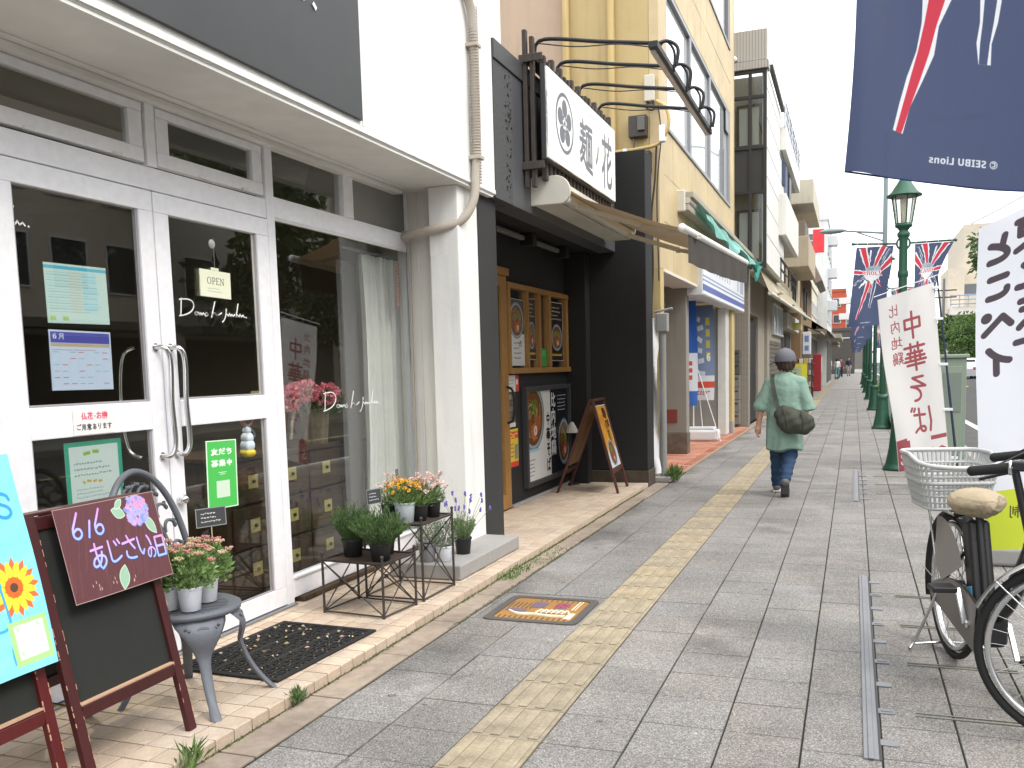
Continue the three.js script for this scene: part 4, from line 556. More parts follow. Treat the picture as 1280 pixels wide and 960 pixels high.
{
  const y = 0.502;
  { const t = potted('flower_pot', 'pale grey pot of bright yellow daisies on the taller stand', [-2.48, y, -4.83], 0.062, 0.12, std('#c3ccd2', 0.4)); mesh('foliage', [leaves(420, bush(0.085, 0.13, 0.1, 0, 0.6), [[0.2, 0.33, 0.07], [0.15, 0.26, 0.06], [0.26, 0.38, 0.1]], 0.034, 0.006)], LEAF, t, true); const P = [], tops = [], cen = []; for (let i = 0; i < 44; i++) { const a = i * 2.4, q = Math.sqrt((i + 0.5) / 44), c = V(Math.cos(a) * q * 0.115, 0.215 + 0.05 * (1 - q * q) + rr(-0.03, 0.02), Math.sin(a) * q * 0.115); tops.push(c); const n = V(Math.cos(a) * q * 0.9 + rr(-0.3, 0.3), 0.8, Math.sin(a) * q * 0.9 + rr(-0.3, 0.3)).normalize(); cen.push(ball(c.x + n.x * 0.003, c.y + n.y * 0.003, c.z + n.z * 0.003, 0.0052, 7)); const s = V(1, 0.2, 0.3).cross(n).normalize(), u = n.clone().cross(s); for (let k = 0; k < 9; k++) { const g = Math.cos(k * 0.698), h = Math.sin(k * 0.698), d = s.clone().multiplyScalar(g).addScaledVector(u, h); P.push([c, d]); } } mesh('petals', [leaves(P.length, (i) => [P[i][0].clone(), P[i][1].clone(), 1], [[0.85, 0.5, 0.02], [0.9, 0.6, 0.03], [0.8, 0.42, 0.02]], 0.017, 0.0095)], PETAL, t, true); mesh('flower_centres', cen, std('#c07a12', 0.8), t); mesh('stems', stemsTo(tops, 0.04, 0.09), M.stem, t); }
  const carnation = (lab, p, k) => { const t = potted('flower_pot', lab, p, 0.047, 0.095, blackPot); mesh('foliage', [leaves(240, bush(0.06, 0.12, 0.08, 0, 0.5), GREEN, 0.04, 0.006)], LEAF, t, true); const tops = []; for (let i = 0; i < k; i++) { const a = i * 2.4 + p[2], q = Math.sqrt((i + 0.5) / k); tops.push(V(Math.cos(a) * q * 0.085, 0.2 + 0.07 * (1 - q) + rr(-0.04, 0.045), Math.sin(a) * q * 0.085)); } mesh('petals', [leaves(k * 22, (i) => { const c = tops[i % k]; return [c.clone().add(V(rr(-1, 1), rr(-1, 1), rr(-1, 1)).multiplyScalar(0.006)), V(rr(-1, 1), rr(-0.2, 1), rr(-1, 1))]; }, [[0.85, 0.6, 0.56], [0.85, 0.72, 0.66], [0.8, 0.5, 0.48], [0.88, 0.8, 0.76]], 0.017, 0.013)], PETAL, t, true); mesh('stems', stemsTo(tops, 0.03, 0.08), M.stem, t); };
  carnation('black pot of pale pink carnations in the middle of the taller stand', [-2.415, y, -4.9], 20); carnation('black pot of pink carnations at the far corner of the taller stand', [-2.4, y, -5.05], 17); carnation('black pot of sparse white flowers at the back of the taller stand', [-2.6, y, -4.86], 10);
  priceTag('tiny dark price tag standing behind the yellow daisies', [-2.56, 0.78, -4.9], 0.05, 0.06, 0.05, 0.2, 0.16);
  { const t = potted('lavender_pot', 'black pot of lavender with violet spikes on the column plinth', [-2.47, 0.152, -5.65], 0.058, 0.11, blackPot); needles(t, 0.06, 0.2, 0.08, 90, [[0.2, 0.3, 0.12], [0.16, 0.25, 0.1], [0.26, 0.34, 0.18]], 0.5); const tops = [], fl = []; for (let i = 0; i < 15; i++) { const a = i * 2.4, q = Math.sqrt((i + 0.5) / 15), c = V(Math.cos(a) * q * 0.17 + 0.02, 0.33 + rr(-0.05, 0.08), Math.sin(a) * q * 0.17 - 0.03); tops.push(c); for (let k = 0; k < 7; k++) fl.push(new THREE.IcosahedronGeometry(rr(0.005, 0.008), 0).translate(c.x + rr(-0.004, 0.004), c.y + k * 0.004 - 0.01, c.z + rr(-0.004, 0.004))); } mesh('flower_spikes', fl, std('#6a5fb4', 0.8), t); mesh('stems', stemsTo(tops, 0.04, 0.09, 0.0013), M.stem, t); }
  { const t = potted('silver_herb_pot', 'white square-sided pot of silvery herb on the plinth below the taller stand', [-2.5, 0.152, -5.4], 0.055, 0.1, whitePot); mesh('foliage', [leaves(420, bush(0.075, 0.19, 0.08, 0, 0.4), GREY, 0.03, 0.01)], LEAF, t, true); }
  { const t = potted('silver_herb_pot', 'grey pot of wispy plant on the plinth beside the white herb pot', [-2.6, 0.152, -5.36], 0.06, 0.12, greyPot); mesh('foliage', [leaves(200, bush(0.07, 0.24, 0.1, 0, 0.3), GREY.concat(GREEN), 0.035, 0.008)], LEAF, t, true); }
}
// inside the window: little table, pink potted flower and watering-can pot
{
  const t = thing('window_table', 'small pale iron table with white pot standing inside the shop window', 'table', [-3.5, 0.92, -4.92]), m = std('#8d949c', 0.6, { map: grimeFine });
  mesh('table_top', [new THREE.CylinderGeometry(0.14, 0.13, 0.012, 24).translate(0, 0.24, 0)], m, t); for (let i = 0; i < 3; i++) { const a = i * 2.09 + 0.3; mesh('leg', [tube([[Math.cos(a) * 0.1, 0.235, Math.sin(a) * 0.1], [Math.cos(a) * 0.13, 0.19, Math.sin(a) * 0.13], [Math.cos(a) * 0.06, 0.1, Math.sin(a) * 0.06], [Math.cos(a) * 0.15, 0.0, Math.sin(a) * 0.15]], 0.009, 20, 6)], m, t); }
  const p = thing('ceramic_pot', 'cream ceramic pot on the small iron table in the window', 'pot', [-3.5, 1.168, -4.92]); mesh('pot_body', [lathe([[0, 0], [0.058, 0], [0.07, 0.12], [0.066, 0.125], [0.06, 0.02], [0, 0.02]], 24)], std('#b5ab90', 0.6, { map: grimeFine }), p);
  const f = potted('pink_flower_pot', 'pale woven pot of pink hydrangea flowers inside the shop window', [-3.44, 0.92, -5.42], 0.1, 0.25, std('#a49a84', 0.8, { map: woodTex([0.6, 0.55, 0.45], [1, 1, 1], 256, 0.06, 12) })); mesh('foliage', [leaves(260, bush(0.16, 0.16, 0.2, 0, 0.8), DEEP, 0.07, 0.04)], LEAF, f, true);
  mesh('petals', [leaves(1300, (i) => { const k = i % 7, a = k * 0.9, c = V(0.02 + Math.cos(a) * 0.13, 0.33 + 0.03 * Math.sin(k * 2.1), 0.1 + Math.sin(a) * 0.17), d = V(rr(-1, 1), rr(-1, 1), rr(-1, 1)).normalize(); return [c.addScaledVector(d, 0.06), d.clone().add(V(rr(-0.7, 0.7), rr(-0.7, 0.7), rr(-0.7, 0.7)))]; }, [[0.75, 0.2, 0.28], [0.8, 0.34, 0.4], [0.7, 0.13, 0.2]], 0.026, 0.022)], PETAL, f, true);
  mesh('pot_handle', [tube([[0.0, 0.2, 0.09], [0.02, 0.3, 0.14], [0.02, 0.3, 0.22], [0.0, 0.16, 0.27], [0, 0.05, 0.3]], 0.012, 20, 6)], std('#9c958a', 0.7), f);
}
for (let i = 0; i < 7; i++) { const p = [-7.95, [0.53, 1.03, 1.53][i % 3], -2.6 - i * 0.45], t = potted('shelf_plant', 'leafy potted plant on the ' + ['lowest', 'second', 'third'][i % 3] + ' dim shelf, ' + ['first', 'second', 'third', 'fourth', 'fifth', 'sixth', 'seventh'][i] + ' from the left', p, 0.09, 0.15, pick([whitePot, greyPot, std('#7a4a35', 0.8)]), 'plants on the back shelves'); mesh('foliage', [leaves(160, bush(0.18, 0.28, 0.12, 0, 0.9), DEEP, 0.09, 0.04)], LEAF, t, true); }
// ───────── weeds and moss along the foot of the step ─────────
function weed(label, x, z, n, H, R, wide, cols = GREEN) { const t = thing('weed', label, 'weed', [x, 0, z]); mesh('blades', [leaves(n, () => { const a = rr(0, 6.283), q = rnd(), d = V(Math.cos(a) * q, rr(0.5, 1.2), Math.sin(a) * q); return [V(rr(-R, R) * 0.5, rr(0, H * 0.55), rr(-R, R)), d]; }, cols, H * 0.6, wide)], LEAF, t, true); return t; }
weed('long bladed grass tuft at the step edge in front of the chalkboards', -2.165, -2.5, 46, 0.12, 0.05, 0.009);
weed('small rounded weed at the foot of the step below the iron chair', -2.185, -3.2, 130, 0.075, 0.035, 0.009, GREY.concat(GREEN));
weed('spreading green weed at the foot of the step in front of the column plinth', -2.175, -5.75, 330, 0.04, 0.2, 0.009);
weed('low weeds in the joint near the dark pillar', -2.18, -6.35, 260, 0.032, 0.3, 0.008);
weed('leafy weed at the far corner of the black wall', -2.0, -10.95, 210, 0.2, 0.12, 0.018);
{
  const moss = mesh('moss', [leaves(3200, () => { const z = -2.3 - Math.pow(rnd(), 0.8) * 7.8, c = fbm(0.5, (z * 0.11) - Math.floor(z * 0.11), 14, 3, 400); return [V(-2.191 + rr(-0.003, 0.012) * (c > 0.45 ? 1.3 : 0.5), rr(-0.003, 0.004), z), V(rr(-1, 1), rr(0.1, 1), rr(-1, 1))]; }, [[0.12, 0.16, 0.04], [0.16, 0.2, 0.06], [0.09, 0.1, 0.04], [0.2, 0.22, 0.1]], 0.012, 0.008), leaves(900, () => { const z = -4.4 - rnd() * 5; return [V(-2.03 + rr(-0.004, 0.004), rr(-0.003, 0.002), z), V(rr(-1, 1), rr(0.1, 1), rr(-1, 1))]; }, [[0.12, 0.17, 0.04], [0.15, 0.2, 0.06]], 0.01, 0.007)], LEAF, scene, true); stuff(moss); moss.userData.label = 'strip of dark green moss in the joint along the step';
}
// ───────── noodle shop ─────────
const B2 = [-2.7, 0.05, -8.6];
const darkWood = std('#6f5f50', 0.8, { map: woodTex([0.5, 0.47, 0.45], [0.95, 0.92, 0.9], 256, 0.35, 20) }), slatWood = std('#5c5652', 0.85, { map: woodTex([0.55, 0.52, 0.5], [1, 0.98, 0.96], 256, 0.3, 22) });
const honey = std('#ab8650', 0.5, { map: woodTex([0.78, 0.7, 0.6], [1, 0.98, 0.94], 256, 0.4, 24) });
const ramen = at('noodle_shop', 'low black noodle shop with wooden window, tan awning and slatted white name board', 'shop building', B2);
{
  const b = ramen, wall = std('#1a1a1b', 0.78, { map: streaks, bumpMap: bumpCoarse, bumpScale: 0.0015 });
  part('entrance_pillar', [rbox(-3.2, -2.6, 0.05, 2.68, -6.41, -6.78, 0.006)], std('#303032', 0.8, { map: streaks, bumpMap: bumpCoarse, bumpScale: 0.0012 }), b);
  part('wall', [box(-3.25, -3.1, 0.05, 1.345, -8.262, -10.39), box(-3.25, -3.1, 2.215, 2.95, -6.79, -10.39), box(-3.25, -3.1, 1.345, 2.215, -10.62, -10.74), box(-4.6, -3.25, 0.05, 3.0, -10.4, -10.5), box(-4.7, -4.6, 0.05, 3, -6.8, -10.5), box(-4.6, -3.2, 0, 3, -6.8, -6.92)], wall, b);
  part('wing_wall', [rbox(-3.1, -2.2, 0.19, 3.78, -10.4, -10.76, 0.01), rbox(-3.1, -2.86, 0.05, 2.68, -10.22, -10.4, 0.006)], wall, b);
  part('wall_base', [rbox(-3.12, -2.19, 0.0, 0.188, -10.395, -10.77, 0.008)], std('#77736b', 0.9, { map: stripTex }), b);
  part('skirting', [rbox(-3.1, -3.06, 0.05, 0.078, -8.27, -10.22, 0.004)], M.grit, b);
  part('soffit', [box(-3.25, -2.56, 2.685, 2.8, -6.67, -10.4)], std('#171718', 0.85, { map: grime }), b);
  part('roof', [box(-7, -2.62, 3.72, 3.82, -7.07, -11.0)], M.darkGrey, b);
  part('upper_panel', [rbox(-2.75, -2.55, 2.68, 3.7, -7.05, -10.398, 0.004)], std('#56585d', 0.5, { map: grime }), b);
  const rough = part('patched_strip', [rbox(-2.75, -2.548, 2.68, 3.7, -6.665, -7.045, 0.004)], std('#4d4e51', 0.75, { map: streaks, bumpMap: bumpCoarse, bumpScale: 0.006 }), b);
  const spots = []; for (let i = 0; i < 70; i++) spots.push(ball(-2.549, 2.72 + rnd() * 0.95, -6.9 - rnd() * 0.14, rr(0.004, 0.013), 6)); stuff(part('glue_spot', spots, std('#2d2e30', 0.9), b, false, rough));
  part('coping', [rbox(-2.76, -2.535, 3.7, 3.842, -6.665, -10.398, 0.006)], std('#4a4b4e', 0.55, { map: grime }), b);
  for (const [z0, z1] of [[-6.9, -7.35], [-7.6, -8.4], [-8.7, -9.5]]) part('tube_lamp', [rbox(-2.98, -2.93, 2.6, 2.645, z0, z1, 0.012)], std('#6b6a66', 0.5), b);
  for (const z of [-7.47, -8.55, -9.65]) part('lamp_bracket', [rbox(-3.02, -2.88, 2.56, 2.684, z + 0.06, z - 0.06, 0.01)], M.black, b);
  // sliding door, mostly behind the pillar
  const d = part('sliding_door', [rbox(-3.14, -3.08, 0.06, 2.26, -8.12, -8.26), rbox(-3.14, -3.08, 0.06, 2.26, -6.82, -6.92), rbox(-3.138, -3.082, 2.16, 2.26, -6.92, -8.12), rbox(-3.138, -3.082, 0.06, 0.2, -6.92, -8.12), rbox(-3.16, -3.05, 2.262, 2.33, -6.8, -8.26)], honey, b);
  part('pane', [box(-3.116, -3.108, 0.2, 2.16, -6.92, -8.12)], M.glass, b, false, d); part('handle', [tube([[-3.08, 1.22, -8.2], [-3.03, 1.2, -8.2], [-3.03, 0.9, -8.2], [-3.08, 0.88, -8.2]], 0.012, 16, 8)], M.black, b, false, d);
  // wooden window
  const w = part('window', [rbox(-3.13, -3.06, 2.16, 2.213, -8.262, -10.62), rbox(-3.13, -3.045, 1.345, 1.4, -8.262, -10.62), rbox(-3.128, -3.062, 1.4, 2.16, -8.262, -8.32), rbox(-3.128, -3.062, 1.4, 2.16, -8.8, -8.85), rbox(-3.128, -3.058, 1.4, 2.16, -9.15, -9.22), rbox(-3.128, -3.062, 1.4, 2.16, -9.5, -9.58), rbox(-3.128, -3.06, 1.4, 2.16, -10.12, -10.2), rbox(-3.128, -3.062, 1.4, 2.16, -10.57, -10.62)], honey, b);
  for (const [z0, z1] of [[-8.32, -8.8], [-8.85, -9.15], [-9.22, -9.5], [-9.58, -10.12]]) part('pane', [box(-3.112, -3.106, 1.4, 2.16, z0, z1)], M.glass, b, false, w);
  part('shutter_board', [rbox(-3.125, -3.1, 1.4, 2.16, -10.2, -10.57, 0.004)], darkWood, b, false, w);
}
function food(c, x, y, r, s) {   // a bowl of noodles seen from above
  c.save(); c.translate(x, y); c.scale(s, 1); c.fillStyle = '#6f8494'; c.beginPath(); c.arc(0, 0, r * 1.12, 0, 6.3); c.fill(); c.fillStyle = '#9aa6ac'; c.beginPath(); c.arc(0, 0, r * 1.04, 0, 6.3); c.fill(); c.fillStyle = '#6e4a2a'; c.beginPath(); c.arc(0, 0, r * 0.94, 0, 6.3); c.fill();
  for (let i = 0; i < 60; i++) { c.strokeStyle = pick(['#a08057', '#8a663c', '#b0946a']); c.lineWidth = r * 0.035; c.beginPath(); const a = rnd() * 6.3, q = rnd() * r * 0.8; c.arc(Math.cos(a) * q * 0.6, Math.sin(a) * q * 0.6, r * rr(0.15, 0.4), a, a + 1.6); c.stroke(); }
  for (const [a, col] of [[0.4, '#9c5a3a'], [1.5, '#b06a45'], [2.6, '#8a4a30']]) { c.fillStyle = col; c.beginPath(); c.ellipse(Math.cos(a) * r * 0.5, Math.sin(a) * r * 0.5, r * 0.3, r * 0.2, a, 0, 6.3); c.fill(); }
  for (let i = 0; i < 30; i++) { c.fillStyle = pick(['#4d8a35', '#3b6f2a', '#79a84a']); c.beginPath(); c.ellipse(r * rr(-0.1, 0.25), -r * rr(0.1, 0.55), r * 0.08, r * 0.035, rnd() * 3, 0, 6.3); c.fill(); } c.fillStyle = '#d7c3b4'; c.beginPath(); c.arc(r * 0.2, r * 0.45, r * 0.17, 0, 6.3); c.fill(); c.fillStyle = '#c9838a'; c.beginPath(); c.arc(r * 0.2, r * 0.45, r * 0.07, 0, 6.3); c.fill(); c.restore();
}
const menuTex = canvasTex(768, 512, (c, w, h) => {
  c.fillStyle = '#d9d9d6'; c.fillRect(0, 0, w * 0.54, h); c.fillStyle = '#20232b'; c.fillRect(w * 0.54, 0, w * 0.46, h); food(c, 110, 150, 170, 1); c.fillStyle = '#a9c7d6'; c.beginPath(); c.ellipse(110, 330, 120, 18, 0, 0, 3.14); c.fill();
  column(c, '比内地鶏', w * 0.545, 14, 96, 96, 12, '#e4e4e2'); column(c, '中華そば', w * 0.425, 130, 80, 92, 10, '#17181a'); scrawl(c, w * 0.72, 30, 170, 110, 5, '#d0d0d0', 5); food(c, w * 0.87, 330, 130, 0.78); scrawl(c, 16, 380, 130, 110, 5, '#55585c', 5); c.strokeStyle = '#9a9a98'; c.lineWidth = 4; c.strokeRect(0, 0, w, h);
});
const bowlPoster = (top, low) => canvasTex(192, 320, (c, w, h) => { c.fillStyle = top; c.fillRect(0, 0, w, h); if (low) { c.fillStyle = '#cfd2d2'; c.fillRect(0, h * 0.52, w, h * 0.48); scrawl(c, w * 0.3, h * 0.62, w * 0.5, h * 0.3, 4, '#555', 5); row(c, 'の', w * 0.62, h * 0.6, 40, 40, 4, '#333'); food(c, w * 0.5, h * 0.32, 78, 1); } else { scrawl(c, w * 0.15, h * 0.06, w * 0.7, h * 0.26, 4, '#b9b3a8', 6); food(c, w * 0.55, h * 0.6, 66, 1); c.fillStyle = '#b79b2f'; c.fillRect(w * 0.1, h * 0.88, w * 0.8, 12); } c.strokeStyle = '#bdbdb8'; c.lineWidth = 6; c.strokeRect(0, 0, w, h); });
posterThing('menu_poster', 'poster of a noodle bowl with white lower half in the leftmost wooden window', 'poster', -3.1, -8.34, -8.79, 1.42, 2.07, bowlPoster('#4a4a40', true), 0.004);
posterThing('menu_poster', 'narrow dark noodle poster in the second wooden window', 'poster', -3.1, -8.865, -9.14, 1.48, 2.1, bowlPoster('#332a24', false), 0.004);
posterThing('menu_poster', 'dark poster with orange food in the right wooden window', 'poster', -3.1, -9.6, -10.1, 1.47, 2.11, bowlPoster('#1f1d1c', false), 0.004);
posterThing('green_card', 'bright green card at the bottom of the narrow middle pane', 'card', -3.1, -9.28, -9.49, 1.41, 1.6, canvasTex(32, 32, (c, w, h) => { c.fillStyle = '#2f9a4a'; c.fillRect(0, 0, w, h); c.fillStyle = '#43b35e'; c.fillRect(4, 4, 24, 10); }), 0.003);
{
  const t = thing('menu_board', 'large framed menu board with noodle photographs under the wooden window', 'menu board', [-3.09, 0.19, -9.42]);
  mesh('frame', [rbox(-0.01, 0.05, 0, 0.05, -0.77, 0.77, 0.006), rbox(-0.01, 0.05, 0.97, 1.02, -0.77, 0.77, 0.006), rbox(-0.01, 0.0495, 0.05, 0.97, -0.77, -0.72, 0.006), rbox(-0.01, 0.0495, 0.05, 0.97, 0.72, 0.77, 0.006)], M.darkGrey, t);
  mesh('printed_menu', [new THREE.BoxGeometry(1.44, 0.92, 0.02).rotateY(Math.PI / 2).translate(0.015, 0.51, 0)], print(menuTex, 0.25), t, true);
}
posterThing('sticker', 'white notice with red corner stuck at the top left of the black shop wall', 'sticker', -3.097, -8.28, -8.58, 1.17, 1.33, canvasTex(96, 64, (c, w, h) => { c.fillStyle = '#d5d3d3'; c.fillRect(0, 0, w, h); c.fillStyle = '#c8453f'; c.fillRect(w * 0.68, 0, w * 0.32, h); c.fillStyle = '#eee'; c.fillRect(w * 0.75, 16, 14, 20); scrawl(c, 8, 12, 50, 40, 3, '#999', 4); }), 0.003);
posterThing('sticker', 'grey photo strip stuck beside the door handle of the noodle shop', 'sticker', -3.097, -8.28, -8.46, 0.83, 1.16, canvasTex(64, 128, (c, w, h) => { c.fillStyle = '#4a4642'; c.fillRect(0, 0, w, h); for (let i = 0; i < 5; i++) { c.fillStyle = pick(['#8a8378', '#6b645b', '#a39a8d']); c.fillRect(6, 6 + i * 22, 22, 18); c.fillRect(36, 6 + i * 22, 22, 18); } c.fillStyle = '#ddd'; c.fillRect(0, 112, w, 16); }), 0.003);
posterThing('sticker', 'yellow and red leaflet stuck low on the wall beside the sliding door', 'sticker', -3.097, -8.28, -8.52, 0.44, 0.81, canvasTex(96, 144, (c, w, h) => { c.fillStyle = '#e0c23a'; c.fillRect(0, 0, w, h); c.fillStyle = '#d8433a'; c.fillRect(0, 10, w, 26); c.fillRect(0, 124, w, 20); scrawl(c, 8, 14, 80, 20, 2, '#f0d860', 6); c.fillStyle = '#8a8a84'; c.fillRect(52, 60, 40, 56); scrawl(c, 6, 50, 40, 60, 4, '#b04a30', 6); }), 0.003);
// slatted screen with the name board
{
  const t = at('slatted_screen', 'weathered vertical timber slats on a rail above the tan awning', 'screen', [-2.45, 2.92, -8.4]);
  for (let i = 0; i < 20; i++) { const z = -7.42 - i * 0.114, h = 3.92 + 0.035 * Math.sin(i * 3.7); part('slat', [rbox(-2.43, -2.385, 2.93 + 0.02 * Math.sin(i * 2.3), h, z, z - 0.055, 0.005)], slatWood, t); }
  for (const [x, y1] of [[-2.535, 4.1], [-2.475, 4.04]]) part('slat', [rbox(x, x + 0.035, 2.86, y1, -7.3, -7.35, 0.005)], slatWood, t);
  for (const y of [3.02, 3.86]) part('rail', [rbox(-2.54, -2.432, y, y + 0.06, -7.33, -9.68, 0.005)], slatWood, t);
  for (const y of [3.0, 3.84]) part('end_rail', [rbox(-2.56, -2.36, y, y + 0.06, -7.28, -7.298, 0.004)], slatWood, t);
  const tex = canvasTex(1024, 340, (c, w, h) => {
    c.fillStyle = '#f0f0ef'; c.fillRect(0, 0, w, h); c.strokeStyle = c.fillStyle = '#4b5059'; c.lineWidth = 15; c.beginPath(); c.arc(215, 165, 112, 0, 6.3); c.stroke();
    for (let i = 0; i < 5; i++) { const a = -1.571 + i * 1.2566; c.beginPath(); c.arc(215 + 60 * Math.cos(a), 165 + 60 * Math.sin(a), 34, 0, 6.3); c.fill(); } for (let i = 0; i < 5; i++) { const a = -0.943 + i * 1.2566; c.beginPath(); c.arc(215 + 26 * Math.cos(a), 165 + 26 * Math.sin(a), 9, 0, 6.3); c.fill(); } c.beginPath(); c.arc(215, 165, 12, 0, 6.3); c.fill();
    glyph(c, '麺', 420, 80, 200, 20, '#4b5059', 215); glyph(c, 'ノ', 655, 130, 90, 17, '#4b5059', 110); glyph(c, '花', 770, 60, 200, 22, '#4b5059', 250); scrawl(c, 560, 26, 130, 26, 1, '#b5b8bc', 10); scrawl(c, 150, 300, 140, 22, 1, '#b5b8bc', 7);
  });
  const s = at('name_board', 'white shop name board with black crest and brush lettering on the slats', 'shop sign', [-2.37, 3.08, -8.42]);
  part('board_back', [rbox(-2.382, -2.345, 3.07, 3.81, -7.29, -9.56, 0.004)], M.darkGrey, s);
  const f = new THREE.BoxGeometry(2.24, 0.71, 0.02).rotateY(Math.PI / 2).translate(-2.338, 3.44, -8.425); part('board_face', [f], print(tex, 0.4), s, true);
}
// light gantry over the sign
{
  const t = at('light_gantry', 'black pipe arms holding a long sign light out over the pavement', 'sign light', [-2.4, 4.02, -8.4]), m = M.iron;
  for (const z of [-7.4, -8.0, -8.7, -9.4]) { const a = part('arm', [tube([[-2.46, 3.9, z], [-2.45, 4.0, z], [-2.4, 4.03, z], [-1.9, 3.95, z - 0.01], [-1.45, 3.87, z]], 0.016, 24, 8)], m, t); part('cable', [tube([[-2.42, 4.0, z + 0.02], [-2.1, 3.93, z + 0.02], [-1.75, 3.9, z + 0.02], [-1.45, 3.83, z + 0.02]], 0.005, 16, 5)], m, t, false, a); part('lamp_bracket', [tube([[-1.45, 3.87, z], [-1.38, 3.89, z - 0.04], [-1.31, 3.84, z - 0.06], [-1.32, 3.7, z - 0.06]], 0.014, 16, 6)], m, t); part('lamp_bracket', [tube([[-1.47, 3.86, z - 0.1], [-1.42, 3.93, z - 0.14], [-1.36, 3.86, z - 0.18], [-1.36, 3.7, z - 0.18]], 0.011, 14, 6)], m, t); }
  part('light_bar', [bar([-1.4, 3.72, -6.95], [-1.4, 3.72, -9.75], 0.07, 0.05)], m, t); part('light_strip', [bar([-1.41, 3.69, -7.0], [-1.41, 3.69, -9.7], 0.04, 0.02)], std('#a9a6a4', 0.4), t);
}
// awning half wound out
{
  const t = at('awning', 'tan folding awning with dark hanging valance in front of the noodle shop', 'awning', [-2.4, 2.75, -8.7]), cream = M.cream, tan = std('#a58a66', 0.9, { map: grimeFine }), z0 = -7.5, z1 = -9.95;
  const cap = new THREE.Shape(); cap.moveTo(-0.3, -0.11); cap.lineTo(0.02, -0.11); cap.quadraticCurveTo(0.09, -0.08, 0.085, 0.0); cap.quadraticCurveTo(0.06, 0.1, -0.03, 0.11); cap.lineTo(-0.3, 0.11); cap.closePath();
  const capG = () => new THREE.ExtrudeGeometry(cap, { depth: 0.03, bevelEnabled: true, bevelSize: 0.006, bevelThickness: 0.004, bevelSegments: 2 }).translate(-2.3, 2.86, 0);
  part('end_cap', [capG().translate(0, 0, z0 - 0.02)], cream, t); part('end_cap', [capG().translate(0, 0, z1)], cream, t);
  part('cassette', [box(-2.57, -2.33, 2.925, 2.96, z0, z1), rbox(-2.565, -2.5, 2.76, 2.925, z0, z1, 0.006), rod([-2.4, 2.87, z0], [-2.4, 2.87, z1], 0.04, 0.04, 12)], cream, t);
  part('cassette_front', [rbox(-2.3, -2.22, 2.745, 2.83, z0 - 0.01, z1 + 0.02, 0.03, 3), rbox(-2.48, -2.3, 2.742, 2.757, z0 - 0.01, z1 + 0.02, 0.004)], std('#d5d3ca', 0.5, { map: grime }), t);
  const N = [-1.28, 2.47, -7.5], Fp = [-1.06, 2.43, -9.93];
  part('canopy', [sheet(20, 14, (u, v) => { const a = [-2.36, 2.905, z0 - 0.03 + (z1 - z0 + 0.06) * u], b = [N[0] + (Fp[0] - N[0]) * u, N[1] + (Fp[1] - N[1]) * u, N[2] + (Fp[2] - N[2]) * u]; return [a[0] + (b[0] - a[0]) * v, a[1] + (b[1] - a[1]) * v - 0.035 * Math.sin(v * 3.14) - 0.006 * Math.sin(v * 9 + u * 4), a[2] + (b[2] - a[2]) * v]; })], new THREE.MeshPhysicalMaterial({ color: new THREE.Color('#b1946c'), roughness: 0.95, transmission: 0.25, thickness: 0, map: grimeFine }), t);
  part('front_bar', [rod([N[0], N[1] - 0.01, N[2] + 0.06], [Fp[0], Fp[1] - 0.01, Fp[2] - 0.03], 0.032, 0.032, 14), ball(N[0], N[1] - 0.01, N[2] + 0.065, 0.035, 10)], std('#e3e2dd', 0.45), t);
  part('valance', [sheet(40, 4, (u, v) => [N[0] + (Fp[0] - N[0]) * u + 0.02 + 0.006 * Math.sin(u * 34) * (1 - v), N[1] - 0.03 - 0.235 * (1 - v) - 0.02 * Math.sin(u * 3.1), N[2] - 0.1 + (Fp[2] - N[2] + 0.12) * u])], std('#45403c', 0.95, { map: streaks, side: THREE.DoubleSide }), t);
  for (const z of [-7.75, -9.6]) { const e = [-1.75, 2.6, z - 0.35], tip = [-1.2, 2.43, z - 0.05]; part('folding_arm', [bar([-2.35, 2.79, z], e, 0.055, 0.04), bar(e, tip, 0.055, 0.04), rod([e[0], e[1] - 0.03, e[2]], [e[0], e[1] + 0.03, e[2]], 0.025)], cream, t); }
}
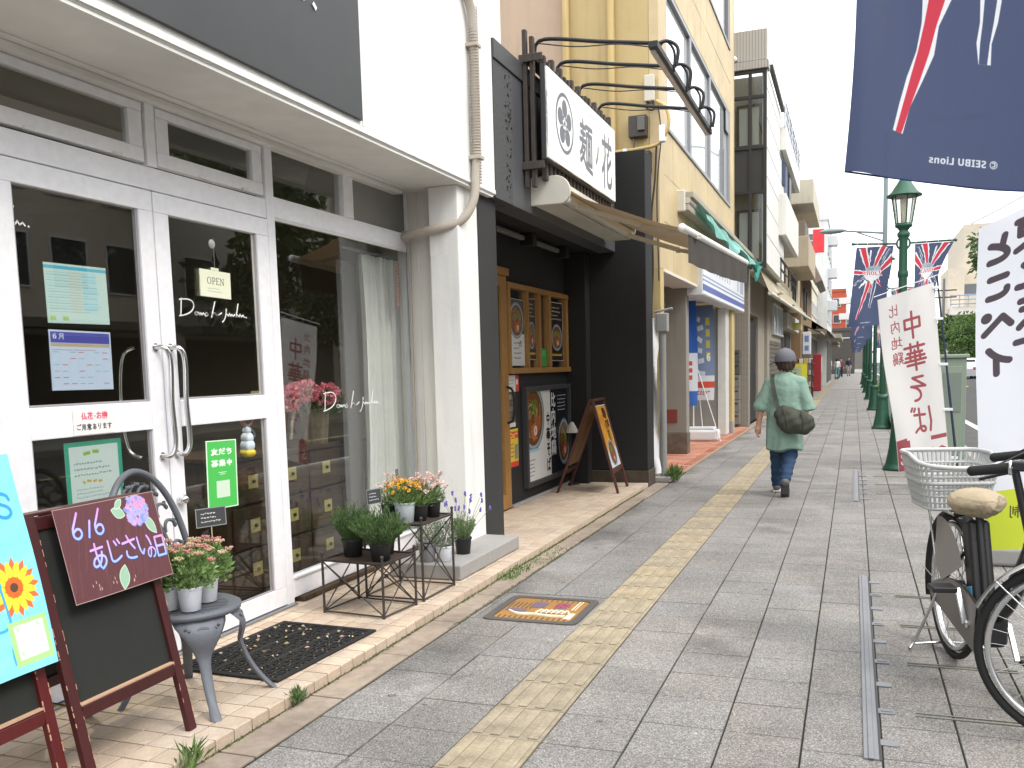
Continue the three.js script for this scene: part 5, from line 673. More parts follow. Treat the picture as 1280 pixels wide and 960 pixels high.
// the noodle shop's pavement sign
{
  const t = thing('pavement_sign', 'brown folding pavement sign with orange noodle poster before the black wall', 'pavement sign', [-2.34, 0.05, -9.74], 0.06);
  const w = 0.62, h = 0.98, wd = std('#5a2f22', 0.55, { map: woodTex([0.7, 0.65, 0.6], [1, 1, 1], 256, 0.4, 27) });
  const leg = (x0, x1, s) => bar([x0, 0, s * (w / 2 - 0.02)], [x1, h, s * (w / 2 - 0.02)], 0.025, 0.035, [0, 0, 1]);
  for (const s of [-1, 1]) { mesh('front_leg', [leg(0, -0.26, s)], wd, t); mesh('rear_leg', [leg(-0.66, -0.29, s)], wd, t); }
  mesh('top_bar', [rbox(-0.3, -0.24, h - 0.005, h + 0.02, -w / 2, w / 2, 0.005)], wd, t); mesh('lower_bar', [bar([-0.06, 0.23, -w / 2 + 0.03], [-0.06, 0.23, w / 2 - 0.03], 0.05, 0.02, [1, 0, 0])], wd, t);
  const tex = canvasTex(192, 288, (c, W2, H2) => { c.fillStyle = '#d99b35'; c.fillRect(0, 0, W2, H2); for (let i = 0; i < 60; i++) { c.fillStyle = pick(['rgba(240,190,90,.4)', 'rgba(200,120,40,.35)']); c.beginPath(); c.arc(rnd() * W2, rnd() * H2 * 0.7, 20 * rnd(), 0, 6.3); c.fill(); } column(c, '麺の花', W2 * 0.52, 14, 50, 52, 8, '#46301e'); column(c, '中華', W2 * 0.72, 24, 40, 46, 6, '#5c3b20'); c.fillStyle = '#cfd8e6'; c.beginPath(); c.moveTo(0, H2); c.lineTo(0, H2 * 0.8); c.lineTo(W2 * 0.5, H2 * 0.54); c.lineTo(W2, H2 * 0.74); c.lineTo(W2, H2); c.fill(); food(c, W2 * 0.5, H2 * 0.78, 56, 1); c.strokeStyle = '#d8dde6'; c.lineWidth = 9; c.strokeRect(0, 0, W2, H2); });
  const L = Math.hypot(0.26, h) * 0.68; mesh('printed_poster', [new THREE.BoxGeometry(w - 0.1, L, 0.008).rotateY(Math.PI / 2).rotateZ(Math.atan2(0.26, h)).translate(-0.158, h * 0.605, 0)], print(tex, 0.3), t, true);
  mesh('rear_panel', [new THREE.BoxGeometry(0.006, h * 0.7, w - 0.08).rotateZ(-Math.atan2(0.37, h)).translate(-0.43, h * 0.62, 0)], std('#8a6a4c', 0.7, { map: grime }), t); mesh('rear_bar', [bar([-0.57, 0.23, -w / 2 + 0.03], [-0.57, 0.23, w / 2 - 0.03], 0.04, 0.02, [1, 0, 0])], wd, t);
  const l = thing('clip_lamp', 'small white clip lamp behind the brown pavement sign at the wall', 'lamp', [-3.02, 0.05, -10.12]); mesh('shade', [lathe([[0.02, 0.72], [0.085, 0.6], [0.078, 0.6], [0.016, 0.71]], 20)], std('#c9c5bb', 0.5), l); mesh('stand', [rod([0, 0.01, 0], [0, 0.7, 0], 0.008), new THREE.CylinderGeometry(0.07, 0.08, 0.02, 20).translate(0, 0.01, 0)], M.black, l);
}
// pipes in the gap beside the black wall
{
  const p1 = thing('downpipe', 'torn white plastic sheeting strip hanging down the edge of the black wall', 'plastic strip', [-2.2, 0.1, -10.86]); mesh('sheeting', [sheet(6, 30, (u, v) => { const q = 0.015 * Math.sin(v * 17) + 0.008 * Math.sin(v * 41); return [-0.045 + u * 0.075 + q * 0.5 + (v < 0.1 ? (0.1 - v) * 0.35 * u : 0), v * 1.85 + (u - 0.5) * 0.02, 0.03 * Math.sin(u * 3 + v * 9)]; })], std('#dfe1e4', 0.6), p1);
  const p2 = thing('downpipe', 'grey metal drainpipe with collar in the gap between black and yellow buildings', 'drainpipe', [-2.12, 0.0, -10.92]); mesh('pipe', [rod([0, 0.08, 0], [0, 1.95, 0], 0.042, 0.042, 16)], std('#8e8f90', 0.5, { map: streaks }), p2); mesh('hopper', [rbox(-0.07, 0.07, 1.78, 2.0, -0.06, 0.06, 0.015), rod([-0.09, 2.02, 0], [0.12, 2.05, 0], 0.015)], std('#9a9b9c', 0.5, { map: streaks }), p2);
  const p3 = thing('rubble_kerb', 'broken grey concrete block at the foot of the drainpipe', 'concrete block', [-2.12, 0, -10.93]); mesh('block', [rbox(-0.1, 0.11, 0.0, 0.07, -0.14, 0.13, 0.02, 2)], M.grit, p3);
}
// ───────── yellow apartment house ─────────
const B3 = [-2.3, 0, -14.8], yellow = std('#c4ae7e', 0.75, { map: streaks, bumpMap: bumpCoarse, bumpScale: 0.0012 }), tileY = std('#d2bd94', 0.55, { map: grime });
const apt = at('yellow_apartments', 'tall yellow tiled apartment building with wide windows over ground floor shops', 'apartment building', B3);
{
  const b = apt, X0 = -2.2, Zs = -11.25, Ze = -18.5;
  part('side_wall', [box(-3.36, X0 - 0.12, 0, 13, Zs, Zs - 0.3)], std('#c0aa7c', 0.8, { map: streaks, bumpMap: bumpCoarse, bumpScale: 0.0015 }), b);
  part('side_wall', [box(-9, -3.362, 0, 13, Zs - 0.02, Zs - 0.3)], std('#bda592', 0.8, { map: streaks }), b);
  part('corner_strip', [rbox(X0 - 0.118, X0, 2.56, 13, Zs, Zs - 0.3, 0.006)], tileY, b);
  for (const x of [-3.32, -2.76]) part('wall_pipe', [rod([x, 3.7, Zs + 0.05], [x, 13, Zs + 0.05], 0.045, 0.045, 12)], std('#c9b078', 0.6, { map: grime }), b);
  // street face: courses of large tiles around the openings
  const tiles = [], zs = []; for (let z = Zs - 0.3; z > Ze + 0.2; z -= 0.6) zs.push(z);
  const row2 = (y0, y1) => { for (let i = 0; i < zs.length; i++) { const z1 = Math.max(Ze, zs[i] - 0.6); part('wall_tile', [rbox(X0 - 0.2, X0 - rnd() * 0.003, y0 + 0.003, y1 - 0.003, zs[i] - 0.003, z1 + 0.003, 0.003)], tileY, b); } };
  row2(2.57, 3.15); row2(3.15, 3.72); row2(3.72, 4.28); row2(6.02, 6.55); row2(6.55, 7.1);
  part('wall_core', [box(X0 - 0.35, X0 - 0.05, 2.57, 4.27, Zs - 0.31, Ze + 0.01), box(X0 - 0.35, X0 - 0.05, 6.03, 7.1, Zs - 0.31, Ze + 0.01), box(X0 - 0.35, X0, 8.9, 13, Zs - 0.31, Ze), box(X0 - 0.35, X0 - 0.002, 4.28, 8.9, -18.05, Ze), box(X0 - 0.35, X0 - 0.002, 4.28, 8.9, Zs - 0.3, -11.75)], tileY, b);
  part('far_wall', [box(-9, X0 - 0.01, 0, 13, Ze, Ze - 0.25)], yellow, b);
  const fr = std('#8a8d90', 0.4, { metalness: 0.4 }), wpane = new THREE.MeshPhysicalMaterial({ color: lin(0.75, 0.78, 0.8), roughness: 0.03, ior: 1.6, clearcoat: 1, clearcoatRoughness: 0.02 });
  const wz = [-11.75, -13.62, -15.53, -17.95];
  for (const [y0, y1] of [[4.28, 6.02], [7.1, 8.9]]) for (let i = 0; i < 3; i++) { const z0 = wz[i], z1 = wz[i + 1], w = part('window', [rbox(X0 - 0.08, X0 - 0.004, y1 - 0.06, y1, z0, z1), rbox(X0 - 0.08, X0 + 0.02, y0, y0 + 0.05, z0, z1), rbox(X0 - 0.08, X0 - 0.006, y0 + 0.05, y1 - 0.06, z0, z0 - 0.07), rbox(X0 - 0.08, X0 - 0.006, y0 + 0.05, y1 - 0.06, z1 + 0.07, z1)], fr, b); part('pane', [box(X0 - 0.06, X0 - 0.05, y0 + 0.05, y1 - 0.06, z0 - 0.07, z1 + 0.07)], y0 < 5 ? wpane : std('#4c4a52', 0.15), b, false, w); if (i === 2 && y0 < 5) part('rounded_corner', [new THREE.CylinderGeometry(0.5, 0.5, 0.02, 4, 1).rotateZ(Math.PI / 2).rotateX(0.785).translate(X0 - 0.02, y1 - 0.06, z1 + 0.07)], fr, b, false, w); }
  // ground floor
  part('pier', [rbox(X0 - 0.35, X0, 0, 2.56, Zs, -11.46, 0.008)], yellow, b); part('pier', [rbox(X0 - 0.3, X0, 0.28, 2.56, -18.28, Ze, 0.008)], yellow, b);
  part('pier_base', [rbox(X0 - 0.31, X0 + 0.015, 0, 0.28, -18.26, Ze - 0.01, 0.01)], M.grit, b);
  part('lintel_trim', [rbox(X0 - 0.36, X0 + 0.012, 2.53, 2.568, -11.46, -14.0, 0.004)], std('#dcd8cf', 0.5), b);
  const gt = std('#8d8983', 0.75, { map: streaks }); part('grey_wing_wall', [rbox(-4.5, -2.36, 0.36, 2.56, -14.0, -14.25, 0.008)], gt, b); part('wing_wall_base', [rbox(-4.5, -2.35, 0.04, 0.358, -13.99, -14.26, 0.01)], std('#a9a49b', 0.85, { map: stripTex }), b); part('red_plate', [rbox(-2.66, -2.5, 0.52, 0.72, -13.985, -13.999, 0.004)], std('#7c3a33', 0.6), b);
  part('inner_wall', [box(-4.6, -4.5, 0, 2.57, -11.55, -18.25), box(-4.5, -2.56, 0, 2.57, -11.25, -11.55)], gt, b); part('porch_ceiling', [box(-4.5, X0 - 0.36, 2.57, 2.7, -11.5, -18.2)], M.soffit, b);
  part('shop_front', [rbox(-2.95, -2.9, 2.3, 2.5, -14.26, -17.7), rbox(-2.95, -2.9, 0.04, 0.2, -14.26, -17.7), rbox(-2.945, -2.905, 0.2, 2.3, -14.26, -14.36), rbox(-2.945, -2.905, 0.2, 2.3, -15.7, -15.8), rbox(-2.945, -2.905, 0.2, 2.3, -16.9, -17.0), rbox(-2.4, X0 - 0.05, 0.05, 2.42, -17.72, -18.2)], std('#dcdcda', 0.5, { map: grime }), b); part('side_panel', [box(-3.0, -2.41, 0.05, 2.42, -17.74, -17.9)], std('#8f918c', 0.3, { map: grime }), b); part('shop_pane', [box(-2.93, -2.92, 0.2, 2.3, -14.36, -17.7)], M.glass, b); part('shop_interior', [box(-4.0, -3.9, 0.05, 2.5, -14.3, -17.8)], std('#9a9f9a', 0.8, { map: grime }), b);
  // orange brick floor
  const fl = new THREE.Group(); fl.name = numbered('porch_paving'); fl.userData.kind = 'structure'; scene.add(fl); mesh('porch_bed', [box(-4.5, -2.03, -0.19, 0.028, -11.46, -20.25)], std('#a58d7c', 0.95), fl);
  const bm = ['#b0755c', '#ba8068', '#a66d56', '#c08c76', '#ad7862'].map((h) => std(h, 0.85, { map: grimeFine })), bg = metric(flat(rbox(-0.105, 0.105, 0, 0.02, -0.05, 0.05, 0.003))), rest = [[], [], [], [], []]; let k = 0;
  for (let j = 0; j < 82; j++) for (let i = 0; i < 8; i++) { const x = -2.15 - i * 0.218 - (j % 2 ? 0.109 : 0), z = -11.52 - j * 0.106; if (z < -18.2 && x < -2.42) continue; if (k < 240 && i < 4) { const m = new THREE.Mesh(bg, pick(bm)); m.name = 'brick'; m.position.set(x, 0.02 + rr(-0.001, 0.001), z); m.receiveShadow = true; fl.add(m); k++; } else rest[Math.floor(rnd() * 5)].push(box(x - 0.105, x + 0.105, 0.022, 0.04, z - 0.05, z + 0.05)); }
  rest.forEach((l, i) => stuff(mesh('farther_bricks', l, bm[i], fl)));
}
// things on the side wall
{
  const m = (lab, x, y, w, h, col) => { const t = thing('meter_box', lab, 'meter box', [x, y, -11.19]); mesh('case', [rbox(-w / 2, w / 2, 0, h, -0.06, 0.05, 0.01)], std(col, 0.5, { map: grime }), t); mesh('meter_face', [rbox(w * 0.02, w * 0.42, h * 0.25, h * 0.9, 0.05, 0.085, 0.01), rod([-w * 0.25, -0.14, 0], [-w * 0.25, 0, 0], 0.012)], std('#5d5b58', 0.3), t); };
  m('dark electricity meter box on the yellow side wall, the upper one of two', -2.44, 4.1, 0.22, 0.25, '#3c3731'); m('dark electricity meter box on the yellow side wall, the lower one of two', -2.4, 3.68, 0.22, 0.25, '#35312c');
  const j = thing('junction_box', 'white narrow junction box near the corner of the yellow side wall', 'junction box', [-2.3, 4.5, -11.2]); mesh('case', [rbox(-0.06, 0.06, 0, 0.3, -0.04, 0.04, 0.012)], std('#c9c4b4', 0.5), j); mesh('cable_tail', [tube([[-0.02, 0, 0], [-0.03, -0.08, 0.02], [0.05, -0.1, 0.02], [0.04, 0, 0]], 0.012, 16, 6)], M.black, j);
  const c = thing('conduit', 'looping cream conduit and loose cables on the corner of the yellow building', 'conduit', [-2.3, 3.9, -11.2]);
  mesh('pipe_loop', [tube([[-0.45, 0.06, 0], [-0.1, 0.07, 0.02], [0.12, 0.1, 0.06], [0.24, 0.3, 0.08], [0.2, 0.5, 0.06], [0.08, 0.6, 0.0]], 0.022, 30, 8)], std('#bfa56a', 0.6), c); mesh('loose_cable', [tube([[0.08, 0.1, 0.02], [0.06, -0.3, 0.03], [0.02, -0.7, 0.05], [0.03, -1.3, 0.05], [0.0, -1.9, 0.04]], 0.012, 30, 6), tube([[0.1, 0.55, 0.0], [0.14, 0.2, 0.05], [0.09, -0.4, 0.06], [0.1, -1.5, 0.05]], 0.008, 30, 6)], std('#3b3630', 0.7), c); mesh('insulator', [rbox(0.12, 0.2, 0.1, 0.3, 0.02, 0.1, 0.02)], M.plasticWhite, c); mesh('insulator', [rod([-0.3, -0.08, 0.03], [-0.3, 0.08, 0.03], 0.03)], M.plasticWhite, c);
}
{
  const t = at('torn_awning', 'worn white awning box with torn turquoise cloth hanging along the yellow building', 'awning', [-2.2, 3.4, -16]);
  part('end_cap', [rbox(-2.42, -2.1, 3.4, 3.68, -12.44, -12.5, 0.02, 2)], M.cream, t); part('cassette', [rbox(-2.2, -2.0, 3.58, 3.66, -12.5, -20.4, 0.01), rbox(-2.2, -2.06, 3.42, 3.5, -12.5, -20.4, 0.01)], std('#a9a498', 0.6, { map: streaks }), t); part('roller', [rod([-2.08, 3.55, -12.5], [-2.08, 3.55, -20.4], 0.045)], std('#bdb8ad', 0.6), t);
  const teal = new THREE.MeshPhysicalMaterial({ color: new THREE.Color('#3fa394'), roughness: 0.9, transmission: 0.3, thickness: 0, side: THREE.DoubleSide, map: grimeFine });
  part('torn_cloth', [sheet(40, 6, (u, v) => { const z = -13.0 - u * 7.4, drop = 0.2 + 0.14 * Math.abs(Math.sin(u * 2.7)) * (0.5 + 0.5 * Math.sin(u * 19)) + 0.08 * Math.sin(u * 7); return [-2.03 + 0.14 * (1 - v) + 0.03 * Math.sin(u * 30 + v * 3), 3.56 - Math.max(0.05, drop) * (1 - v), z]; }), sheet(6, 8, (u, v) => [-1.97 + u * 0.12 + 0.03 * Math.sin(v * 8), 3.5 - (1 - v) * (0.28 + 0.15 * Math.sin(u * 5)), -20.1 - u * 0.25])], teal, t);
}
{
  const t = at('shop_sign_box', 'white sign box with blue stripes projecting above the recessed shop entrance', 'shop sign', [-2.25, 2.4, -16.8]);
  const tex = canvasTex(1024, 180, (c, w, h) => { c.fillStyle = '#e9ecf2'; c.fillRect(0, 0, w, h); c.fillStyle = '#4a5aa8'; c.fillRect(0, h * 0.8, w, h * 0.13); c.fillStyle = '#7488b8'; c.fillRect(0, h * 0.7, w, h * 0.035); c.fillRect(0, h * 0.62, w, h * 0.03); c.strokeStyle = '#5f70b4'; c.lineWidth = 9; for (let i = 0; i < 7; i++) { const x = 200 + i * 62; c.stroke(new Path2D(`M${x} 40L${x + 20} 86M${x + 34} 36L${x + 10} 90M${x} 60L${x + 44} 52`)); } c.fillStyle = '#a9b3c6'; c.fillRect(800, 40, 36, 60); c.fillRect(880, 36, 110, 66); });
  part('sign_case', [rbox(-2.36, -2.12, 2.42, 3.2, -14.05, -19.6, 0.012)], std('#e2e4ea', 0.45, { map: grime }), t); part('sign_face', [new THREE.BoxGeometry(5.5, 0.74, 0.008).rotateY(Math.PI / 2).translate(-2.115, 2.81, -16.83)], print(tex, 0.35), t, true);
}
function nobori(name, label, pos, turn, w, h, base, tex, poleMat, o = {}) {   // tall banner on a pole with a top arm
  const t = thing(name, label, 'banner', pos, turn), top = base + h;
  mesh('pole', [rod([0, 0.0, 0], [o.lean || 0, top + 0.06, 0], 0.011, 0.009, 8)], poleMat, t); mesh('top_arm', [rod([(o.lean || 0) * 0.99, top + 0.03, 0], [(o.lean || 0) + w, top + 0.03 + (o.droop || 0), 0], 0.006)], poleMat, t);
  mesh('cloth', [sheet(16, 40, (u, v) => { const k = (o.lean || 0) * (base + h * v) / top; return [k + 0.02 + u * (w - 0.02) + (o.wave || 0.01) * Math.sin(v * 5), base + h * v + (o.droop || 0) * u * v + (o.sag || 0) * u * (1 - v), (o.depth || 0.03) * Math.sin(v * 4 + u * 3) * u + (o.swing || 0) * (1 - v) * u]; })], clothMat(tex, 0.3), t, true);
  mesh('tie', [0.04, 0.3, 0.55, 0.8, 0.97].map((v) => rbox((o.lean || 0) * (base + h * v) / top - 0.014, (o.lean || 0) * (base + h * v) / top + 0.035, base + h * v - 0.012, base + h * v + 0.012, -0.014, 0.014, 0.004)), M.plasticWhite, t);
  return t;
}
{
  const tex = canvasTex(128, 384, (c, w, h) => { const g = c.createLinearGradient(0, 0, 0, h); g.addColorStop(0, '#5f7396'); g.addColorStop(0.75, '#7b8cab'); c.fillStyle = g; c.fillRect(0, 0, w, h); scrawl(c, 22, 30, 34, 260, 6, '#c4cbd8', 20); c.fillStyle = '#b7b04c'; for (let i = 0; i < 4; i++) c.fillRect(76, 50 + i * 46, 26, 30); c.fillStyle = '#d9dce2'; c.fillRect(0, 284, w, 100); c.fillStyle = '#cf5138'; c.fillRect(0, 308, w, 26); c.font = 'bold 44px sans-serif'; c.fillStyle = '#e8ecf4'; c.fillText('6', 78, 226); scrawl(c, 16, 345, 90, 20, 2, '#b56a5c', 6); });
  const t = nobori('shop_banner', 'grey blue advertising banner on a water-weighted base at the recessed shop', [-2.66, 0.04, -16.5], 0, 0.36, 1.66, 0.72, tex, M.plasticWhite);
  mesh('water_base', [rbox(-0.2, 0.45, 0, 0.2, -0.18, 0.18, 0.05, 3), rbox(-0.12, 0.38, 0.2, 0.25, -0.1, 0.1, 0.02)], std('#d5d7d8', 0.5), t); mesh('prop', [rod([-0.25, 0, 0.2], [0.05, 1.35, 0], 0.008), rod([0.5, 0, 0.2], [0.05, 1.35, 0], 0.008), rod([0.15, 0, -0.2], [0.05, 1.35, 0], 0.008)], M.plasticWhite, t);
  const tex2 = canvasTex(96, 384, (c, w, h) => { c.fillStyle = '#dfe5ee'; c.fillRect(0, 0, w, h); c.fillStyle = '#2a5fb8'; c.beginPath(); c.moveTo(40, 0); c.lineTo(w, 0); c.lineTo(w, 190); c.lineTo(0, 190); c.lineTo(0, 110); c.fill(); c.fillStyle = '#d4524a'; for (let i = 0; i < 3; i++) c.fillRect(20, 220 + i * 26, 50, 16); c.fillStyle = '#3f6cc0'; c.fillRect(0, 330, w, 54); });
  nobori('shop_banner', 'blue and white banner with red marks tucked behind the grey wing wall', [-2.73, 0.04, -15.2], 0, 0.34, 1.7, 0.68, tex2, M.plasticWhite);
}
// ───────── buildings further along the same side ─────────
const wglass = new THREE.MeshPhysicalMaterial({ color: lin(0.06, 0.07, 0.08), roughness: 0.04, clearcoat: 1 }), sash = std('#cfd2d4', 0.5), darkSash = std('#2b2c2f', 0.5);
function win(b, side, x, y0, y1, z0, z1, fm = sash, gm = wglass, bars = 1) {   // a window in a wall that looks towards +x (side 0) or +z (side 1: z is the wall, x runs)
  const q = 0.05, d = 0.05; let fr, pn;
  if (!side) { fr = [rbox(x - 0.03, x + d, y1 - q, y1, z0, z1), rbox(x - 0.03, x + d + 0.02, y0, y0 + q, z0, z1), rbox(x - 0.03, x + d - 0.003, y0 + q, y1 - q, z0, z0 - q), rbox(x - 0.03, x + d - 0.003, y0 + q, y1 - q, z1 + q, z1)]; for (let i = 1; i <= bars; i++) { const z = z0 + (z1 - z0) * i / (bars + 1); fr.push(rbox(x - 0.03, x + d - 0.006, y0 + q, y1 - q, z + q / 2, z - q / 2)); } pn = box(x + 0.004, x + 0.012, y0 + q, y1 - q, z0 - q, z1 + q); }
  else { const a = z0, c = z1, z = x; fr = [rbox(a, c, y1 - q, y1, z - 0.03, z + d), rbox(a, c, y0, y0 + q, z - 0.03, z + d + 0.02), rbox(a, a + q, y0 + q, y1 - q, z - 0.03, z + d - 0.003), rbox(c - q, c, y0 + q, y1 - q, z - 0.03, z + d - 0.003)]; for (let i = 1; i <= bars; i++) { const xx = a + (c - a) * i / (bars + 1); fr.push(rbox(xx - q / 2, xx + q / 2, y0 + q, y1 - q, z - 0.03, z + d - 0.006)); } pn = box(a + q, c - q, y0 + q, y1 - q, z + 0.004, z + 0.012); }
  const w = part('window', fr, fm, b); part('pane', [pn], gm, b, false, w); return w;
}
{   // glass-cornered house
  const b = at('glass_corner_building', 'grey tiled building with dark glazed balconies on its near corner', 'building', [-3, 0, -24]), grey = std('#a3a3a3', 0.7, { map: streaks }), white = std('#e3e3e2', 0.6, { map: streaks }), z = -20.6, x1 = -1.76;
  part('ground_floor', [box(-8, -2.2, 0, 3.5, -25.2, -31), box(-8, -2.42, 0, 3.5, -20.62, -21.0), box(-8, -3.2, 0, 3.5, -21, -25.2)], std('#a8a094', 0.8, { map: streaks }), b);
  part('upper_floors', [box(-8, x1 - 0.1, 3.5, 7.5, -21.1, -25.8), box(-8, x1 - 0.9, 3.5, 7.5, -20.66, -21.1)], grey, b); part('street_cladding', [rbox(x1 - 0.1, x1, 3.5, 7.52, -20.66, -25.8, 0.006)], white, b);
  part('parapet', [rbox(-8, x1, 7.68, 8.3, z, z - 0.25, 0.01), rbox(-8, x1 + 0.04, 7.5, 7.66, z + 0.05, z - 0.3, 0.01)], std('#b9b5b0', 0.7, { map: dataTex(64, 0.5, (u) => ((u * 8) % 1 < 0.14 ? 0.78 : 0.97)) }), b); part('eaves_strip', [bar([x1 + 0.06, 7.6, z - 0.3], [x1 + 0.06, 7.56, -24.4], 0.09, 0.1)], M.darkGrey, b);
  const dk = std('#3d3c3d', 0.6, { map: grime }), frame = [];
  for (const y of [3.5, 5.0, 5.92, 6.95, 7.46]) frame.push(rbox(-2.62, x1 - 0.002, y - 0.035, y + 0.035, z, z - 0.06)); for (const x of [-2.6, -2.1, x1 - 0.035]) frame.push(rbox(x - 0.035, x + 0.033, 3.4, 7.5, z - 0.003, z - 0.062)); part('balcony_frame', frame, darkSash, b);
  part('spandrel', [box(-2.6, x1 - 0.04, 5.04, 5.9, z - 0.03, z - 0.05)], dk, b); for (const [p, q] of [[5.95, 6.92], [6.98, 7.43], [3.53, 4.97]]) part('balcony_glazing', [box(-2.6, x1 - 0.04, p, q, z - 0.03, z - 0.036)], M.glass, b);
  for (const [y0, y1] of [[6.0, 6.9], [3.6, 4.7]]) win(b, 1, z - 0.42, y0, y1, -2.42, -1.9, darkSash, std('#d9dee2', 0.15), 1);
  for (let i = 0; i < 7; i++) part('cladding_joint', [box(x1, x1 + 0.004, 3.5 + i * 0.6, 3.515 + i * 0.6, -20.65, -25.8)], std('#9a9a9a', 0.8), b);
  part('tiled_pier', [rbox(-2.45, -2.1, 0, 3.4, -20.3, -20.62, 0.006)], std('#a49c92', 0.75, { map: dataTex(128, 0.25, (u, v) => { const m = (u * 5) % 1 < 0.1 || (v * 10) % 1 < 0.14; return m ? 0.62 : 0.9; }) }), b);
  part('doorway', [box(-2.6, -2.25, 0, 2.35, -21.5, -23.4)], M.black, b); part('entrance_wall', [rbox(-3, -2.2, 0, 3.4, -23.5, -25.2, 0.01), rbox(-2.4, -2.2, 2.5, 3.4, -21.0, -23.5, 0.01), rbox(-2.35, -2.12, 0, 3.3, -25.2, -25.8, 0.01)], std('#9b9489', 0.8, { map: streaks }), b); win(b, 0, -2.18, 2.2, 3.1, -27.6, -31, sash, std('#aebfd0', 0.15), 2); part('shutter', Array.from({ length: 16 }, (_, i) => rbox(-2.2, -2.16, 0.1 + i * 0.12, 0.21 + i * 0.12, -26.2, -30.6, 0.01)), std('#6d675e', 0.7, { map: grime }), b);
  const m = at('mailbox_stack', 'stack of grey letter boxes against the tiled pier', 'letter boxes', [-2.36, 0.05, -20.15]); for (let i = 0; i < 6; i++) { const q = part('letter_box', [rbox(-2.46, -2.26, 0.1 + i * 0.265, 0.355 + i * 0.265, -20.05, -20.28, 0.008)], std(i > 3 ? '#5c5b59' : '#86847f', 0.5, { map: grime }), m); part('slot', [rbox(-2.43, -2.29, 0.27 + i * 0.265, 0.29 + i * 0.265, -20.04, -20.052, 0.003)], M.black, m, false, q); }
  const c = at('security_lamp', 'small round lamp on the parapet of the glass cornered building', 'lamp', [-2.42, 7.72, -20.58]); part('lamp_globe', [ball(-2.42, 7.74, -20.55, 0.06, 10)], M.plasticWhite, c); part('lamp_mount', [rbox(-2.47, -2.37, 7.69, 7.79, -20.6, -20.56, 0.01)], M.iron, c);
}
{
  const t = at('cream_awning', 'long cream awning over the shopfronts beyond the glass cornered building', 'awning', [-2.2, 3.2, -28]), c = new THREE.MeshPhysicalMaterial({ color: new THREE.Color('#a3977a'), roughness: 0.95, transmission: 0.12, thickness: 0, map: streaks });
  const N = [-1.72, 2.9, -21.0], E2 = [-1.5, 2.92, -35.5]; part('cassette', [rbox(-2.2, -1.98, 3.35, 3.62, -20.66, -35.5, 0.02)], M.cream, t); part('canopy', [sheet(20, 8, (u, v) => { const a = [-2.0, 3.58, -20.8 - 14.6 * u], q = [N[0] + (E2[0] - N[0]) * u, N[1] + (E2[1] - N[1]) * u, N[2] + (E2[2] - N[2]) * u]; return [a[0] + (q[0] - a[0]) * v, a[1] + (q[1] - a[1]) * v, a[2] + (q[2] - a[2]) * v]; })], c, t);
  part('front_bar', [rod(N, E2, 0.045)], M.cream, t); for (const z of [-22.5, -27.5, -32.5]) part('folding_arm', [bar([-2.0, 3.4, z], [-1.75, 3.05, z - 1.2], 0.07, 0.05), bar([-1.75, 3.05, z - 1.2], [-1.55, 3.0, z - 0.1], 0.06, 0.05)], M.cream, t);
}
{   // balcony flats
  const b = at('balcony_flats', 'white flats with two deep white balconies beyond the glass cornered building', 'apartment building', [-3, 0, -28]), w = std('#e4e3e1', 0.65, { map: streaks }), s = std('#c2bdb6', 0.7, { map: streaks });
  part('wall', [box(-9, -2.2, 3.5, 8.0, -25.96, -31)], s, b);
  for (const [y0, y1, x1, z0, z1] of [[4.5, 5.5, -1.58, -23.95, -29.3], [6.6, 7.15, -1.62, -24.3, -30.6]]) { const k = part('balcony', [rbox(x1 - 0.12, x1, y0, y1, z0, z1, 0.01), rbox(-2.25, x1 - 0.12, y0, y1, z0, z0 - 0.12, 0.01), rbox(-2.25, x1 - 0.12, y0, y1, z1 + 0.12, z1, 0.01)], w, b); part('balcony_floor', [box(-2.25, x1 - 0.12, y0 - 0.001, y0 + 0.15, z0 - 0.12, z1 + 0.12)], s, b, false, k); }
  part('balcony_rail', [7.35, 7.55, 7.75].map((y) => rod([-1.64, y, -24.3], [-1.64, y, -30.6], 0.025)).concat(Array.from({ length: 6 }, (_, i) => rod([-1.64, 7.15, -24.3 - i * 1.26], [-1.64, 7.75, -24.3 - i * 1.26], 0.025))), std('#cfd4de', 0.4), b);
  win(b, 0, -2.2, 5.6, 6.7, -26.6, -30.4, sash, wglass, 2); win(b, 0, -2.2, 3.7, 4.3, -26.6, -30.2, sash, wglass, 2); win(b, 0, -2.2, 6.9, 7.8, -26.6, -30.4, sash, wglass, 2);
  part('ledge_rail', [rod([-1.75, 4.0, -24.5], [-1.75, 4.0, -31], 0.03), rod([-1.75, 3.75, -24.5], [-1.75, 3.75, -31], 0.02)].concat([0, 1, 2, 3, 4].map((i) => rod([-1.75, 3.5, -24.6 - i * 1.5], [-1.75, 4.0, -24.6 - i * 1.5], 0.02))), M.iron, b);
  const cl = at('hanging_laundry', 'dark and grey laundry hanging on the lower balcony of the white flats', 'laundry', [-1.75, 5.5, -26]); part('rod', [rod([-1.75, 6.5, -24.2], [-1.75, 6.5, -28.4], 0.02)], M.steel, cl); [['#3d4a63', -24.9, 0.6], ['#6f7a8c', -25.7, 0.75], ['#23242a', -26.5, 0.8], ['#8f979f', -27.3, 0.55]].forEach(([c, z, h]) => part('garment', [sheet(6, 6, (u, v) => [-1.75 + 0.06 * Math.sin(u * 9), 6.48 - h * (1 - v), z - u * 0.5])], std(c, 0.9, { side: THREE.DoubleSide }), cl));
}
